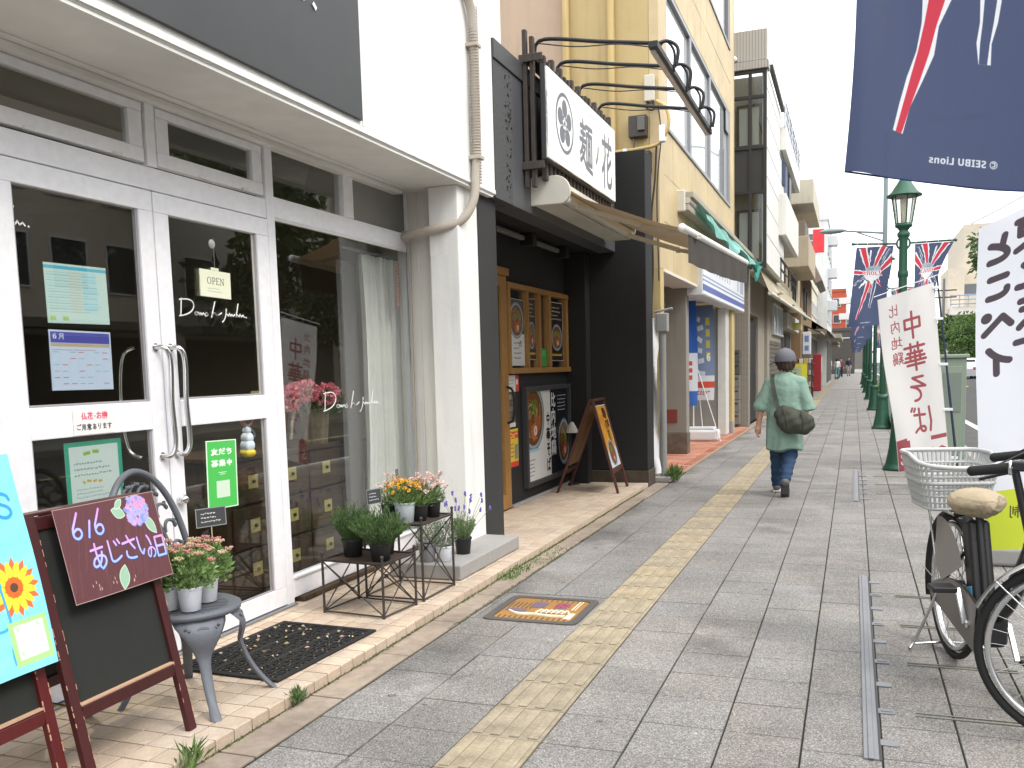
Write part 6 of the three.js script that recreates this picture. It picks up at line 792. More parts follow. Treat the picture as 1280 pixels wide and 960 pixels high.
{   // beige house with boxed bay and gable
  const b = at('beige_house', 'beige rendered house with a boxed-out upper bay beyond the white flats', 'house', [-2.6, 0, -34]), w = std('#b9ab97', 0.75, { map: streaks }), br = std('#8a6f52', 0.8, { map: streaks });
  part('wall', [box(-9, -1.98, 3.3, 6.3, -31.02, -38)], w, b); part('boxed_bay', [rbox(-2.0, -1.36, 4.4, 5.35, -31.06, -36.4, 0.02)], w, b); part('bay_roof', [rbox(-2.1, -1.48, 5.36, 5.85, -31.3, -33.5, 0.02)], std('#7c7168', 0.8), b); part('beige_balcony', [rbox(-2.0, -1.25, 6.4, 7.15, -31.4, -37.2, 0.02), rbox(-6, -1.98, 6.32, 7.1, -31.1, -38, 0.02)], std('#c8c2b4', 0.7, { map: streaks }), b); win(b, 0, -1.98, 3.4, 4.3, -33.2, -34.6, darkSash, M.black, 0);
  part('ground_floor', [box(-9, -2.3, 0, 3.3, -31.02, -38)], std('#8d857a', 0.8, { map: streaks }), b); for (const [z0, z1] of [[-31.6, -33.4], [-34.2, -37]]) part('shop_opening', [box(-2.32, -2.27, 0.1, 2.4, z0, z1)], std('#2c2a28', 0.6), b); part('shop_fascia', [rbox(-2.3, -2.0, 2.5, 3.0, -31.2, -37.8, 0.02)], std('#cbc7c0', 0.6, { map: grime }), b);
  const g = at('gabled_house', 'brown house with steep gabled roof edge showing beyond the beige bay', 'house', [-2.4, 0, -43]); part('wall', [box(-9, -1.95, 0, 5.2, -38.1, -48)], br, g); part('gable_roof', [bar([-2.6, 7.4, -38.1], [-1.35, 4.6, -38.2], 0.3, 9.8, [0, 0, 1]).translate(0, 0, -4.8)], std('#94897e', 0.7), g); part('gable_wall', [sheet(1, 1, (u, v) => [-2.6 + 1.0 * u * (1 - v), 5.2 + 2.0 * v * (1 - u), -38.15])], br, g); win(g, 0, -1.95, 3.2, 4.4, -40, -42, darkSash, M.black, 0); part('lower_shop', [box(-2.4, -1.93, 0.1, 2.5, -39, -47)], std('#46413c', 0.7), g);
}
function block(name, label, x0, x1, z0, z1, h, col, floors, cols, o = {}) {
  const b = at(name, label, 'building', [(x0 + x1) / 2, 0, (z0 + z1) / 2]), m = std(col, 0.75, { map: streaks }); part('wall', [box(x0, x1, 0, h, z0, z1)], m, b); part('parapet', [rbox(x0 - 0.06, x1 + 0.06, h, h + 0.35, z0 + 0.06, z1 - 0.06, 0.03)], m, b);
  for (let f = 0; f < floors; f++) { const y0 = 3.3 + f * (h - 3.6) / floors + 0.5, y1 = y0 + Math.min(1.4, (h - 3.6) / floors - 0.9); for (let i = 0; i < cols; i++) { const a = z0 - 0.6 - i * (z0 - z1 - 1.0) / cols, c = a - (z0 - z1 - 1.0) / cols * 0.66; if (o.side !== -1) win(b, 0, x1, y0, y1, a, c, o.frame || sash, wglass, 1); else { const w = part('window', [rbox(x0 - 0.05, x0 + 0.03, y0, y0 + 0.05, a, c), rbox(x0 - 0.05, x0 + 0.03, y1 - 0.05, y1, a, c), rbox(x0 - 0.045, x0 + 0.03, y0 + 0.05, y1 - 0.05, a, a - 0.05), rbox(x0 - 0.045, x0 + 0.03, y0 + 0.05, y1 - 0.05, c + 0.05, c)], sash, b); part('pane', [box(x0 - 0.012, x0 - 0.004, y0 + 0.05, y1 - 0.05, a, c)], wglass, b, false, w); } } if (o.front) for (let i = 0; i < o.front; i++) { const a = x1 - 0.5 - i * o.fw, c = a - o.fw * 0.6; win(b, 1, z0, y0, y1, c, a, sash, wglass, 0); } if (o.balcony) part('balcony', [rbox(x1, x1 + 0.9, y0 - 0.5, y0 + 0.4, z0 - 0.4, z1 + 0.4, 0.03)], o.balcony, b); }
  part('shopfront', [box(o.side === -1 ? x0 - 0.03 : x1 - 0.2, o.side === -1 ? x0 + 0.2 : x1 + 0.03, 0.1, 2.6, z0 - 0.5, z1 + 0.5)], std('#3a3733', 0.5), b); part('canopy', [rbox(o.side === -1 ? x0 - 0.8 : x1 - 0.1, o.side === -1 ? x0 + 0.1 : x1 + 0.8, 2.75, 3.0, z0 - 0.3, z1 + 0.3, 0.02)], std(o.canopy || '#a39c90', 0.7, { map: grime }), b);
  return b;
}
{
  const b = block('white_tower', 'tall pale grey narrow block with air conditioners far along the left side', -9, -1.5, -58, -70, 9.6, '#cfd3d8', 3, 4, { front: 2, fw: 1.0 }); for (let f = 0; f < 3; f++) { part('air_conditioner', [rbox(-1.5, -0.95, 4.4 + f * 1.9, 5.0 + f * 1.9, -58.6, -59.6, 0.04), rod([-0.945, 4.7 + f * 1.9, -59.1], [-0.93, 4.7 + f * 1.9, -59.1], 0.22, 0.22, 14)], std('#c6cacd', 0.5), b); } part('roof_frame', [bar([-3, 10.4, -58], [-1.5, 10.4, -58], 0.1, 0.1), bar([-1.5, 9.6, -58], [-1.5, 10.4, -58], 0.1, 0.1)], sash, b);
  const r = at('red_sign', 'bright red projecting sign board high on the far left side buildings', 'shop sign', [-1.6, 6.3, -50]); part('sign_panel', [rbox(-2.0, -1.45, 6.9, 8.05, -50, -50.25, 0.03)], std('#d8323a', 0.5), r); part('sign_arm', [rod([-2.6, 7.5, -50.1], [-1.9, 7.5, -50.1], 0.04)], M.steel, r);
  block('cream_block', 'pale cream low block with white sign beyond the gabled house', -9, -2.05, -48.2, -57.8, 5.2, '#d8d2c2', 1, 4, { canopy: '#8b7d68' }); block('stone_block', 'pale stone coloured block further off past the tall grey one', -9, -1.9, -70.2, -84, 6.4, '#c9c4ba', 1, 4, { canopy: '#7d6a54' }); block('slate_block', 'grey brown block far along the left pavement', -9, -2.1, -84.3, -100, 7.2, '#a59d94', 2, 4, {});
  const o = block('orange_flats', 'orange red flats with white balconies closing the left side far off', -4.0, -0.9, -112, -126, 9.2, '#b8543a', 3, 3, { front: 1, fw: 1.4 }); for (let i = 0; i < 3; i++) part('white_balcony', [rbox(-1.6, 0.6, 4.3 + i * 1.75, 5.0 + i * 1.75, -111.9, -113.4, 0.04)], std('#d5d2cf', 0.6), o);
  block('dark_block', 'dark grey low building in front of the orange flats at the far end', -5, 0.1, -106, -111, 4.6, '#55524f', 1, 1, { front: 2, fw: 2.0 });
  block('grey_tower', 'hazy grey block behind the orange flats at the end of the street', -3, 3.0, -170, -186, 8.5, '#7a7774', 3, 3, { front: 3, fw: 1.5 });
}
// shop clutter along the far pavement
{
  const t = at('green_awning', 'small turquoise and green shop awning beyond the person', 'awning', [-1.9, 2.6, -42]); part('canopy', [sheet(8, 4, (u, v) => [-2.0 + 0.75 * (1 - v), 2.95 - 0.35 * (1 - v), -40.2 - 4.2 * u])], std('#2f8f80', 0.85, { side: THREE.DoubleSide }), t); part('front_bar', [rod([-1.25, 2.6, -40.2], [-1.25, 2.6, -44.4], 0.03)], sash, t);
  const br = at('brown_awning', 'brown sloping awning stretching over the far pavement', 'awning', [-1.6, 3, -56]); part('canopy', [sheet(8, 4, (u, v) => [-2.05 + 1.0 * (1 - v), 3.5 - 0.7 * (1 - v), -48.5 - 14 * u])], std('#8d7761', 0.85, { side: THREE.DoubleSide, map: streaks }), br); part('front_bar', [rod([-1.05, 2.8, -48.5], [-1.05, 2.8, -62.5], 0.05)], M.cream, br);
  const y = at('yellow_board', 'yellow and green shop board standing on the pavement past the person', 'pavement sign', [-1.95, 0, -33]); const tex = canvasTex(96, 96, (c, w, h) => { c.fillStyle = '#d4cf4a'; c.fillRect(0, 0, w, h); c.fillStyle = '#b9c3a0'; c.fillRect(14, 14, 50, 60); c.fillStyle = '#e2d92f'; c.fillRect(70, 8, 20, 80); scrawl(c, 18, 20, 40, 48, 4, '#8d9a74', 5); }); part('printed_board', [new THREE.BoxGeometry(0.62, 0.78, 0.04).translate(-1.78, 0.95, -33)], print(tex, 0.5), y, true); part('leg', [rod([-2.05, 0, -33], [-2.05, 0.6, -33], 0.025), rod([-1.52, 0, -33], [-1.52, 0.6, -33], 0.025)], M.iron, y);
  const p = thing('shop_shrub', 'dark potted shrub standing beside the yellow board on the pavement', 'shrub', [-2.2, 0, -32.4]); mesh('pot', [pot(0.2, 0.16, 0.4)], M.darkGrey, p); mesh('foliage', [leaves(500, bush(0.32, 1.0, 0.4, 0, 0.6), DEEP, 0.14, 0.07)], LEAF, p, true);
  const v = at('red_vending_machine', 'red vending machine against the wall beyond the yellow board', 'vending machine', [-1.75, 0, -46]); part('cabinet', [rbox(-1.78, -1.42, 0.02, 1.75, -46, -46.6, 0.03)], std('#a02c30', 0.5), v); part('display', [rbox(-1.42, -1.4, 0.9, 1.6, -46.1, -46.5, 0.01)], std('#e2e2de', 0.3), v); part('legs', [rbox(-1.74, -1.46, 0, 0.05, -46.1, -46.5, 0.01)], M.black, v);
  const bk = at('brown_rack', 'dark red display rack with boxes in front of a shop past the yellow board', 'display rack', [-1.7, 0, -38]); for (const [x, z] of [[-2.0, -37.6], [-1.5, -37.6], [-2.0, -38.4], [-1.5, -38.4]]) part('post', [rod([x, 0, z], [x, 1.5, z], 0.03)], std('#4d2a22', 0.6), bk); for (const q of [0.4, 0.85, 1.3]) { const s = part('shelf', [rbox(-2.05, -1.45, q, q + 0.04, -37.5, -38.5, 0.01)], std('#5d3328', 0.6), bk); for (let i = 0; i < 3; i++) part('carton', [rbox(-1.98 + i * 0.18, -1.84 + i * 0.18, q + 0.04, q + 0.22, -37.6, -37.9, 0.01)], std(pick(['#c9b45a', '#b05a45', '#d5d0c4', '#6d8a5a']), 0.7), bk, false, s); }
  const ws = at('white_hanging_sign', 'narrow white vertical sign on the wall above the red rack', 'shop sign', [-1.8, 1.8, -40]); part('sign_panel', [rbox(-1.95, -1.62, 1.7, 2.6, -39.4, -39.6, 0.02)], std('#dfe2e8', 0.4), ws); part('sign_mark', [rbox(-1.86, -1.7, 2.2, 2.45, -39.39, -39.41, 0.004), rbox(-1.86, -1.7, 1.85, 2.05, -39.39, -39.41, 0.004)], std('#6f88b8', 0.5), ws);
  const yl = at('yellow_light_sign', 'yellow and white projecting sign over the dark shopfront past the person', 'shop sign', [-1.9, 2.5, -34]); part('sign_case', [rbox(-2.2, -1.7, 2.5, 2.75, -33.8, -34.1, 0.02)], std('#d8d29a', 0.5), yl); part('sign_band', [rbox(-2.15, -1.9, 2.52, 2.73, -33.79, -33.81, 0.004)], std('#bfc43a', 0.5), yl);
}
// ───────── street lamps with team banners ─────────
const green = std('#2c5a48', 0.45, { metalness: 0.2, map: grime }), milk = new THREE.MeshPhysicalMaterial({ color: lin(0.95, 0.95, 0.92), roughness: 0.25, transmission: 0.85, thickness: 0 });
function lampPost(z, label) {
  const t = thing('street_lamp', label, 'street lamp', [0.56, 0, z], 0, 'green lamp posts along the kerb');
  mesh('base', [lathe([[0, 0], [0.2, 0], [0.2, 0.03], [0.175, 0.06], [0.165, 0.09], [0.13, 0.28], [0.105, 0.55], [0.1, 0.6], [0.115, 0.62], [0.115, 0.66], [0.08, 0.7], [0.0, 0.7]], 24)], green, t);
  mesh('pole', [lathe([[0, 0.68], [0.062, 0.68], [0.058, 1.2], [0.066, 1.22], [0.066, 1.26], [0.052, 1.3], [0.05, 2.38], [0.062, 2.4], [0.062, 2.45], [0.05, 2.48], [0.048, 2.86], [0.07, 2.88], [0.075, 2.92], [0.05, 2.95], [0.07, 2.98], [0.1, 3.0], [0.1, 3.04], [0, 3.04]], 20)], green, t);
  const arms = [rod([-0.58, 2.83, 0], [-0.07, 2.8, 0], 0.013), rod([0.07, 2.8, 0], [0.58, 2.8, 0], 0.013), ball(-0.58, 2.83, 0, 0.02, 8), ball(0.58, 2.8, 0, 0.02, 8)]; mesh('banner_arm', arms, green, t); mesh('arm_ring', [new THREE.TorusGeometry(0.075, 0.012, 8, 20).translate(0, 2.8, 0), new THREE.TorusGeometry(0.05, 0.01, 8, 16).rotateX(Math.PI / 2).translate(0, 2.45, 0)], green, t);
  const fr = []; for (let i = 0; i < 6; i++) { const a = i * Math.PI / 3 + 0.3; fr.push(rod([0.095 * Math.cos(a), 3.04, 0.095 * Math.sin(a)], [0.145 * Math.cos(a), 3.37, 0.145 * Math.sin(a)], 0.009, 0.009, 6)); } mesh('lantern_frame', fr, green, t);
  mesh('lantern_glass', [new THREE.CylinderGeometry(0.14, 0.092, 0.33, 6, 1, true).rotateY(Math.PI / 6 - 0.3).translate(0, 3.205, 0)], milk, t); mesh('lamp_bulb', [lathe([[0, 3.05], [0.02, 3.06], [0.02, 3.12], [0.035, 3.2], [0.04, 3.28], [0.025, 3.34], [0, 3.35]], 14)], std('#cfc6b0', 0.5), t);
  mesh('lantern_roof', [lathe([[0, 3.37], [0.2, 3.36], [0.205, 3.375], [0.15, 3.42], [0.06, 3.56], [0.02, 3.6], [0.012, 3.62], [0.02, 3.635], [0.008, 3.66], [0, 3.69]], 24)], green, t); return t;
}
const teamTex = canvasTex(512, 1100, (c, w, h) => {   // drawn as it looks from behind, letters reversed
  c.fillStyle = '#4a5677'; c.fillRect(0, 0, w, h);
  const ray = (x0, y0, x1, y1, w0, w1, red) => { const dx = x1 - x0, dy = y1 - y0, L = Math.hypot(dx, dy), nx = -dy / L, ny = dx / L, poly = (k, j) => { c.beginPath(); const n = 9; for (let i = 0; i <= n; i++) { const t = i / n, ww = (w0 + (w1 - w0) * t) * k + j * (hash(i, Math.round(x0), 5) - 0.5); c[i ? 'lineTo' : 'moveTo'](x0 + dx * t + nx * ww, y0 + dy * t + ny * ww); } for (let i = n; i >= 0; i--) { const t = i / n, ww = (w0 + (w1 - w0) * t) * k + j * (hash(i, Math.round(y1), 6) - 0.5); c.lineTo(x0 + dx * t - nx * ww, y0 + dy * t - ny * ww); } c.closePath(); c.fill(); }; c.fillStyle = '#eef0f4'; poly(1, 16); if (red) { c.fillStyle = red; poly(0.62, 4); } };
  const cx = 270, cy = 370, R = '#d23a4e';
  ray(cx - 70, cy - 60, 90, 0, 34, 56, R); ray(cx + 10, cy - 80, 380, 0, 26, 52, R); ray(cx + 80, cy - 10, 540, 150, 30, 60, R); ray(cx - 110, cy + 40, 10, 520, 14, 10, '#4a5677'); ray(cx - 90, cy - 10, -20, 330, 22, 40, R); ray(cx - 60, cy - 100, 210, 40, 8, 8, null); ray(cx + 60, cy - 60, 470, 40, 12, 10, '#4a5677');
  ray(cx - 30, cy + 110, 112, 1000, 40, 11, R); ray(cx + 50, cy + 110, 285, 850, 30, 15, '#4a5677'); ray(cx - 80, cy + 90, 100, 560, 24, 12, null); ray(cx + 60, cy + 60, 420, 560, 30, 6, R); ray(cx, cy + 100, 250, 640, 22, 6, R);
  c.fillStyle = '#dfe7ee'; c.beginPath(); c.ellipse(cx, cy, 120, 100, 0, 0, 6.3); c.fill(); c.fillStyle = '#9db7c4'; c.beginPath(); c.ellipse(cx, cy - 60, 104, 46, 0, 0, 6.3); c.fill(); c.fillStyle = '#e8eef2'; c.beginPath(); c.moveTo(cx - 70, cy + 40); c.lineTo(cx + 70, cy + 40); c.lineTo(cx, cy + 150); c.fill(); scrawl(c, cx - 70, cy - 86, 140, 40, 2, '#5f7f90', 9);
  c.save(); c.translate(cx + 138, cy + 34); c.scale(-1, 1); c.transform(1, -0.1, -0.2, 1, 0, 0); c.font = 'italic bold 96px serif'; c.lineWidth = 12; c.strokeStyle = '#f4f4f4'; c.strokeText('Lions', 0, 0); c.fillStyle = '#cc2b3f'; c.fillText('Lions', 0, 0); c.restore();
  c.save(); c.translate(330, 1058); c.scale(-1, 1); c.font = 'bold 22px sans-serif'; c.fillStyle = '#dfe3ea'; c.fillText('© SEIBU Lions', 0, 0); c.restore();
});
const teamMat = clothMat(teamTex, 0.35);
function teamBanner(z, left, label, o = {}) {
  const t = thing('team_banner', label, 'banner', [0.56, 1.8, z], 0, 'navy team banners on the lamp posts'), W0 = 0.43;
  const g = sheet(14, 24, (u, v) => { const yy = 0.98 * v, s = 1 - v; if (left) { const x = -0.54 + u * W0 * (1 - 0.08 * s) - 0.09 * s; return [x + (o.dx || 0), yy + 0.02 * u * s, 0.02 + 0.03 * Math.sin(v * 5 + u * 4) * s + (o.swing || 0) * s]; } const x = 0.13 + u * W0 * (1 - 0.45 * Math.sin(Math.min(1, s * 1.6) * 1.57)); return [x, yy, 0.02 + 0.06 * Math.sin(u * 3 + v * 2) * s]; });
  if (!left) { const uv = g.attributes.uv; for (let i = 0; i < uv.count; i++) uv.setX(i, 1 - uv.getX(i)); }
  mesh('cloth', [g], teamMat, t, true); mesh('tie', [0.02, 0.3, 0.6, 0.95].map((u) => { const x = (left ? -0.54 : 0.13) + u * W0; return new THREE.TorusGeometry(0.02, 0.003, 5, 10).rotateY(Math.PI / 2).translate(x, 0.985 + (left ? 0.025 : 0.012), 0.005); }), M.plasticWhite, t); return t;
}
const ord = ['nearest', 'second', 'third', 'fourth', 'fifth', 'sixth', 'seventh', 'eighth'];
const lampZ = [-2.12, -12.5, -20.1, -27.7, -35.3, -42.9, -50.5, -58.1];
const lamp0 = lampPost(lampZ[1], 'green lantern street lamp rising behind the white noodle banner');
lampZ.forEach((z, i) => { if (i > 1) copy(lamp0, [0.56, 0, z], 0, 'green lantern street lamp, ' + ord[i - 1] + ' in the row counting away from the white noodle banner'); });
for (let i = 1; i < 7; i++) { teamBanner(lampZ[i], true, 'navy team banner on the left arm of the ' + ord[i - 1] + ' lamp post in view'); if (i < 5) teamBanner(lampZ[i], false, 'navy team banner curling on the right arm of the ' + ord[i - 1] + ' lamp post in view'); }
{   // the big one overhead, on a lamp beyond the right edge
  const t = thing('team_banner', 'large navy banner overhead at the top right corner, closest to the viewer', 'banner', [0.2, 1.75, -2.1], 0, 'navy team banners on the lamp posts');
  mesh('cloth', [sheet(24, 40, (u, v) => { const s = 1 - v, f = 0.02 * Math.sin(u * 17 + v * 2.4) * (1 - u) * (1 - u) + 0.008 * Math.sin(u * 8 + v * 5); return [-0.222 + u * 0.445 + 0.045 * v * (1 - u) + 0.006 * Math.sin(v * 7) * (1 - u), 0.022 + 0.99 * v - (0.105 * u - 0.02 * u * u) * s, f * 1.6 + 0.012 * Math.sin(u * 21 + 2) * (1 - u) * s]; })], clothMat(teamTex, 0.5, { bumpMap: bumpFine, bumpScale: 0.0004 }), t, true); mesh('hem', [tube([0, 0.2, 0.4, 0.6, 0.8, 1].map((u) => [-0.222 + u * 0.445, 0.022 - (0.105 * u - 0.02 * u * u), (0.02 * Math.sin(u * 17) * (1 - u) * (1 - u) + 0.008 * Math.sin(u * 8)) * 1.6 + 0.012 * Math.sin(u * 21 + 2) * (1 - u)]), 0.0022, 30, 5)], std('#33406a', 0.9), t);
  const k = copy(lamp0, [0.56, 0, -2.0], 0, 'green lantern street lamp carrying the large overhead banner, just outside the frame'); 
}
// tall road light
{
  const t = thing('road_light', 'tall grey road light with a low arm over the pavement behind the lamps', 'road light', [1.2, 0, -43]), m = std('#7d8a8c', 0.5, { metalness: 0.3 });
  mesh('column', [rod([0, 0, 0], [0, 10.9, 0], 0.14, 0.08, 14)], m, t); const head = (x, y, s) => new THREE.SphereGeometry(1, 16, 10).scale(0.55, 0.12, 0.18).translate(x + s * 0.2, y, 0);
  mesh('arm', [rod([0, 6.75, 0], [-1.6, 6.95, 0], 0.05, 0.04)], m, t); mesh('arm', [tube([[0, 10.6, 0], [0.8, 11.1, 0], [2.9, 11.15, 0]], 0.05, 20, 8)], m, t); mesh('lamp_head', [head(-1.9, 6.98, -1)], m, t); mesh('lamp_head', [head(3.1, 11.15, 1)], m, t); mesh('arm_stay', [rod([0, 6.4, 0], [-1.1, 6.85, 0], 0.03)], m, t); mesh('foot_plate', [new THREE.CylinderGeometry(0.25, 0.28, 0.06, 16).translate(0, 0.03, 0)], m, t);
}
// ───────── shop banners on poles, seen from behind ─────────
function backBanner(name, label, z, P, tex, poleTop, poleFoot, poleMat, wave) {   // P: top left, top right, bottom left, bottom right as [x, y]
  const t = thing(name, label, 'banner', [poleFoot[0], 0, z]), o = poleFoot[0], L = (a) => [a[0] - o, a[1]], [tl, tr, bl, br] = P.map(L);
  mesh('cloth', [sheet(18, 44, (u, v) => { const a = [bl[0] + (tl[0] - bl[0]) * v, bl[1] + (tl[1] - bl[1]) * v], b = [br[0] + (tr[0] - br[0]) * v, br[1] + (tr[1] - br[1]) * v]; return [a[0] + (b[0] - a[0]) * u + wave * 0.35 * Math.sin(v * 7) * (1 - u), a[1] + (b[1] - a[1]) * u, wave * (Math.sin(v * 6 + u * 2.5) * (1 - u) + 0.3 * Math.sin(u * 9 + v * 2))]; })], clothMat(tex, 0.35), t, true);
  const pt = L(poleTop), pf = [0, 0]; mesh('pole', [rod([pf[0], 0, -0.02], [pf[0] + (pt[0] - pf[0]) * 0.5, pt[1] * 0.5, -0.02], 0.013, 0.012, 10), rod([pf[0] + (pt[0] - pf[0]) * 0.48, pt[1] * 0.48, -0.02], [pt[0], pt[1], -0.02], 0.01, 0.009, 10)], poleMat, t); mesh('top_arm', [rod([pt[0] + 0.01, pt[1] - 0.01, -0.015], [tl[0] - 0.03, tl[1] + 0.03, -0.015], 0.005)], M.plasticWhite, t);
  mesh('tie', [0.03, 0.3, 0.55, 0.8, 0.97].map((v) => { const x = br[0] + (tr[0] - br[0]) * v, y = br[1] + (tr[1] - br[1]) * v, q = pf[0] + (pt[0] - pf[0]) * (y / pt[1]); return rbox(Math.min(x, q) - 0.012, Math.max(x, q) + 0.014, y - 0.013, y + 0.013, -0.034, 0.004, 0.003); }), M.plasticWhite, t); return t;
}
const noodleBanner = canvasTex(480, 1330, (c, w, h) => {
  c.fillStyle = '#eceae8'; c.fillRect(0, 0, w, h); const red = '#b06268', deep = '#a9545b'; c.save(); c.translate(w, 0); c.scale(-1, 1);
  column(c, '比内地鶏', 300, 70, 100, 120, 9, red); column(c, '中華そば', 104, 152, 208, 238, 20, deep); c.fillStyle = deep; c.fillRect(0, 1100, 150, 30); c.fillRect(w - 130, 1100, 130, 230); c.restore();
  c.fillStyle = deep; c.beginPath(); c.moveTo(0, 1090); c.lineTo(105, 1080); c.lineTo(100, 1330); c.lineTo(0, 1330); c.fill(); c.strokeStyle = '#efe9e6'; c.lineWidth = 12; c.stroke(new Path2D('M66 1190Q30 1190 40 1220Q80 1240 60 1270Q30 1280 34 1250')); c.strokeStyle = deep; c.lineWidth = 14; c.stroke(new Path2D('M330 1190Q380 1220 420 1190M300 1210L330 1190M420 1190L460 1210')); c.lineWidth = 4; c.strokeStyle = '#d8d4d0'; c.strokeRect(2, 2, w - 4, h - 4);
});
{
  const t = backBanner('noodle_banner', 'white banner with red brush lettering seen from behind beside the green lamp', -10.2, [[0.215, 1.99], [0.742, 2.14], [0.453, 0.225], [0.923, 0.326]], noodleBanner, [0.77, 2.22], [1.03, 0], std('#27324a', 0.5), 0.03);
  mesh('cross_foot', [rod([-0.35, 0.015, 0], [0.35, 0.015, 0], 0.012), rod([0, 0.015, -0.35], [0, 0.015, 0.35], 0.012), rod([-0.32, 0.02, 0.05], [-0.12, 0.3, 0], 0.006)], M.iron, t);
}
const payBanner = canvasTex(480, 1330, (c, w, h) => {
  c.fillStyle = '#e9ecf4'; c.fillRect(0, 0, w, h); const k = '#4e444c'; c.lineJoin = 'miter'; c.save(); c.translate(w, 0); c.scale(-1, 1);
  column(c, 'とこペイ', 342, 62, 112, 147, 26, k); column(c, '使えます', 196, 16, 146, 152, 25, k);
  c.fillStyle = '#cddb3a'; c.fillRect(0, 1085, w, 245); row(c, '市制', 252, 1150, 52, 56, 6, '#5b5c28'); c.restore();
});
backBanner('payment_banner', 'white banner with large black lettering and yellow foot at the right edge behind the bicycle', -5.3, [[0.585, 2.03], [1.17, 2.28], [0.615, 0.375], [1.2, 0.42]], payBanner, [1.2, 2.4], [1.26, 0], M.plasticWhite, 0.02);
{ const t = thing('stone_block', 'low rough stone block on the paving behind the bicycle', 'stone block', [1.15, 0, -6.95]); mesh('block', [rbox(-0.38, 0.36, 0, 0.13, -0.24, 0.24, 0.03, 2)], M.grit, t); mesh('metal_cap', [rbox(-0.2, 0.2, 0.13, 0.142, -0.12, 0.12, 0.006)], M.steel, t); }
// utility cabinet, posts
{
  const t = thing('utility_cabinet', 'grey green roadside utility cabinet behind the white noodle banner', 'utility cabinet', [1.12, 0, -13.1]), m = std('#8b9a8c', 0.55, { map: streaks });
  mesh('cabinet_body', [rbox(-0.22, 0.22, 0.1, 1.38, -0.2, 0.2, 0.012)], m, t); mesh('cabinet_roof', [rbox(-0.25, 0.25, 1.38, 1.43, -0.23, 0.23, 0.015)], m, t); mesh('door', [rbox(-0.17, 0.17, 0.25, 1.28, 0.2, 0.212, 0.006)], m, t); mesh('vent', [rbox(-0.05, 0.16, 0.7, 1.2, 0.212, 0.218, 0.003)], std('#77837a', 0.6), t); mesh('plinth', [rbox(-0.24, 0.24, 0, 0.1, -0.22, 0.22, 0.01)], M.grit, t);
  const g = thing('grey_bollard', 'plain grey metal post standing beside the farther lamp posts', 'post', [0.85, 0, -24]); mesh('post', [rbox(-0.09, 0.09, 0, 1.1, -0.09, 0.09, 0.02)], std('#8d9294', 0.5, { map: streaks }), g); mesh('cap', [rbox(-0.1, 0.1, 1.1, 1.14, -0.1, 0.1, 0.015)], M.steel, g);
}
for (let i = 2; i < 6; i++) { const t = thing('flower_planter', 'low concrete planter with a few plants beside the ' + ord[i] + ' lamp post from the viewer', 'planter', [0.95, 0, lampZ[i] + 0.1]); mesh('trough', [rbox(-0.22, 0.55, 0, 0.3, -0.35, 0.35, 0.02), rbox(-0.18, 0.51, 0.3, 0.31, -0.31, 0.31, 0.003)], std('#8f8270', 0.9, { map: stripTex }), t); mesh('foliage', [leaves(260, () => [V(rr(-0.15, 0.48), rr(0.28, 0.5), rr(-0.28, 0.28)), V(rr(-1, 1), rr(0, 1), rr(-1, 1))], GREEN.concat([[0.5, 0.45, 0.1]]), 0.09, 0.04)], LEAF, t, true); }
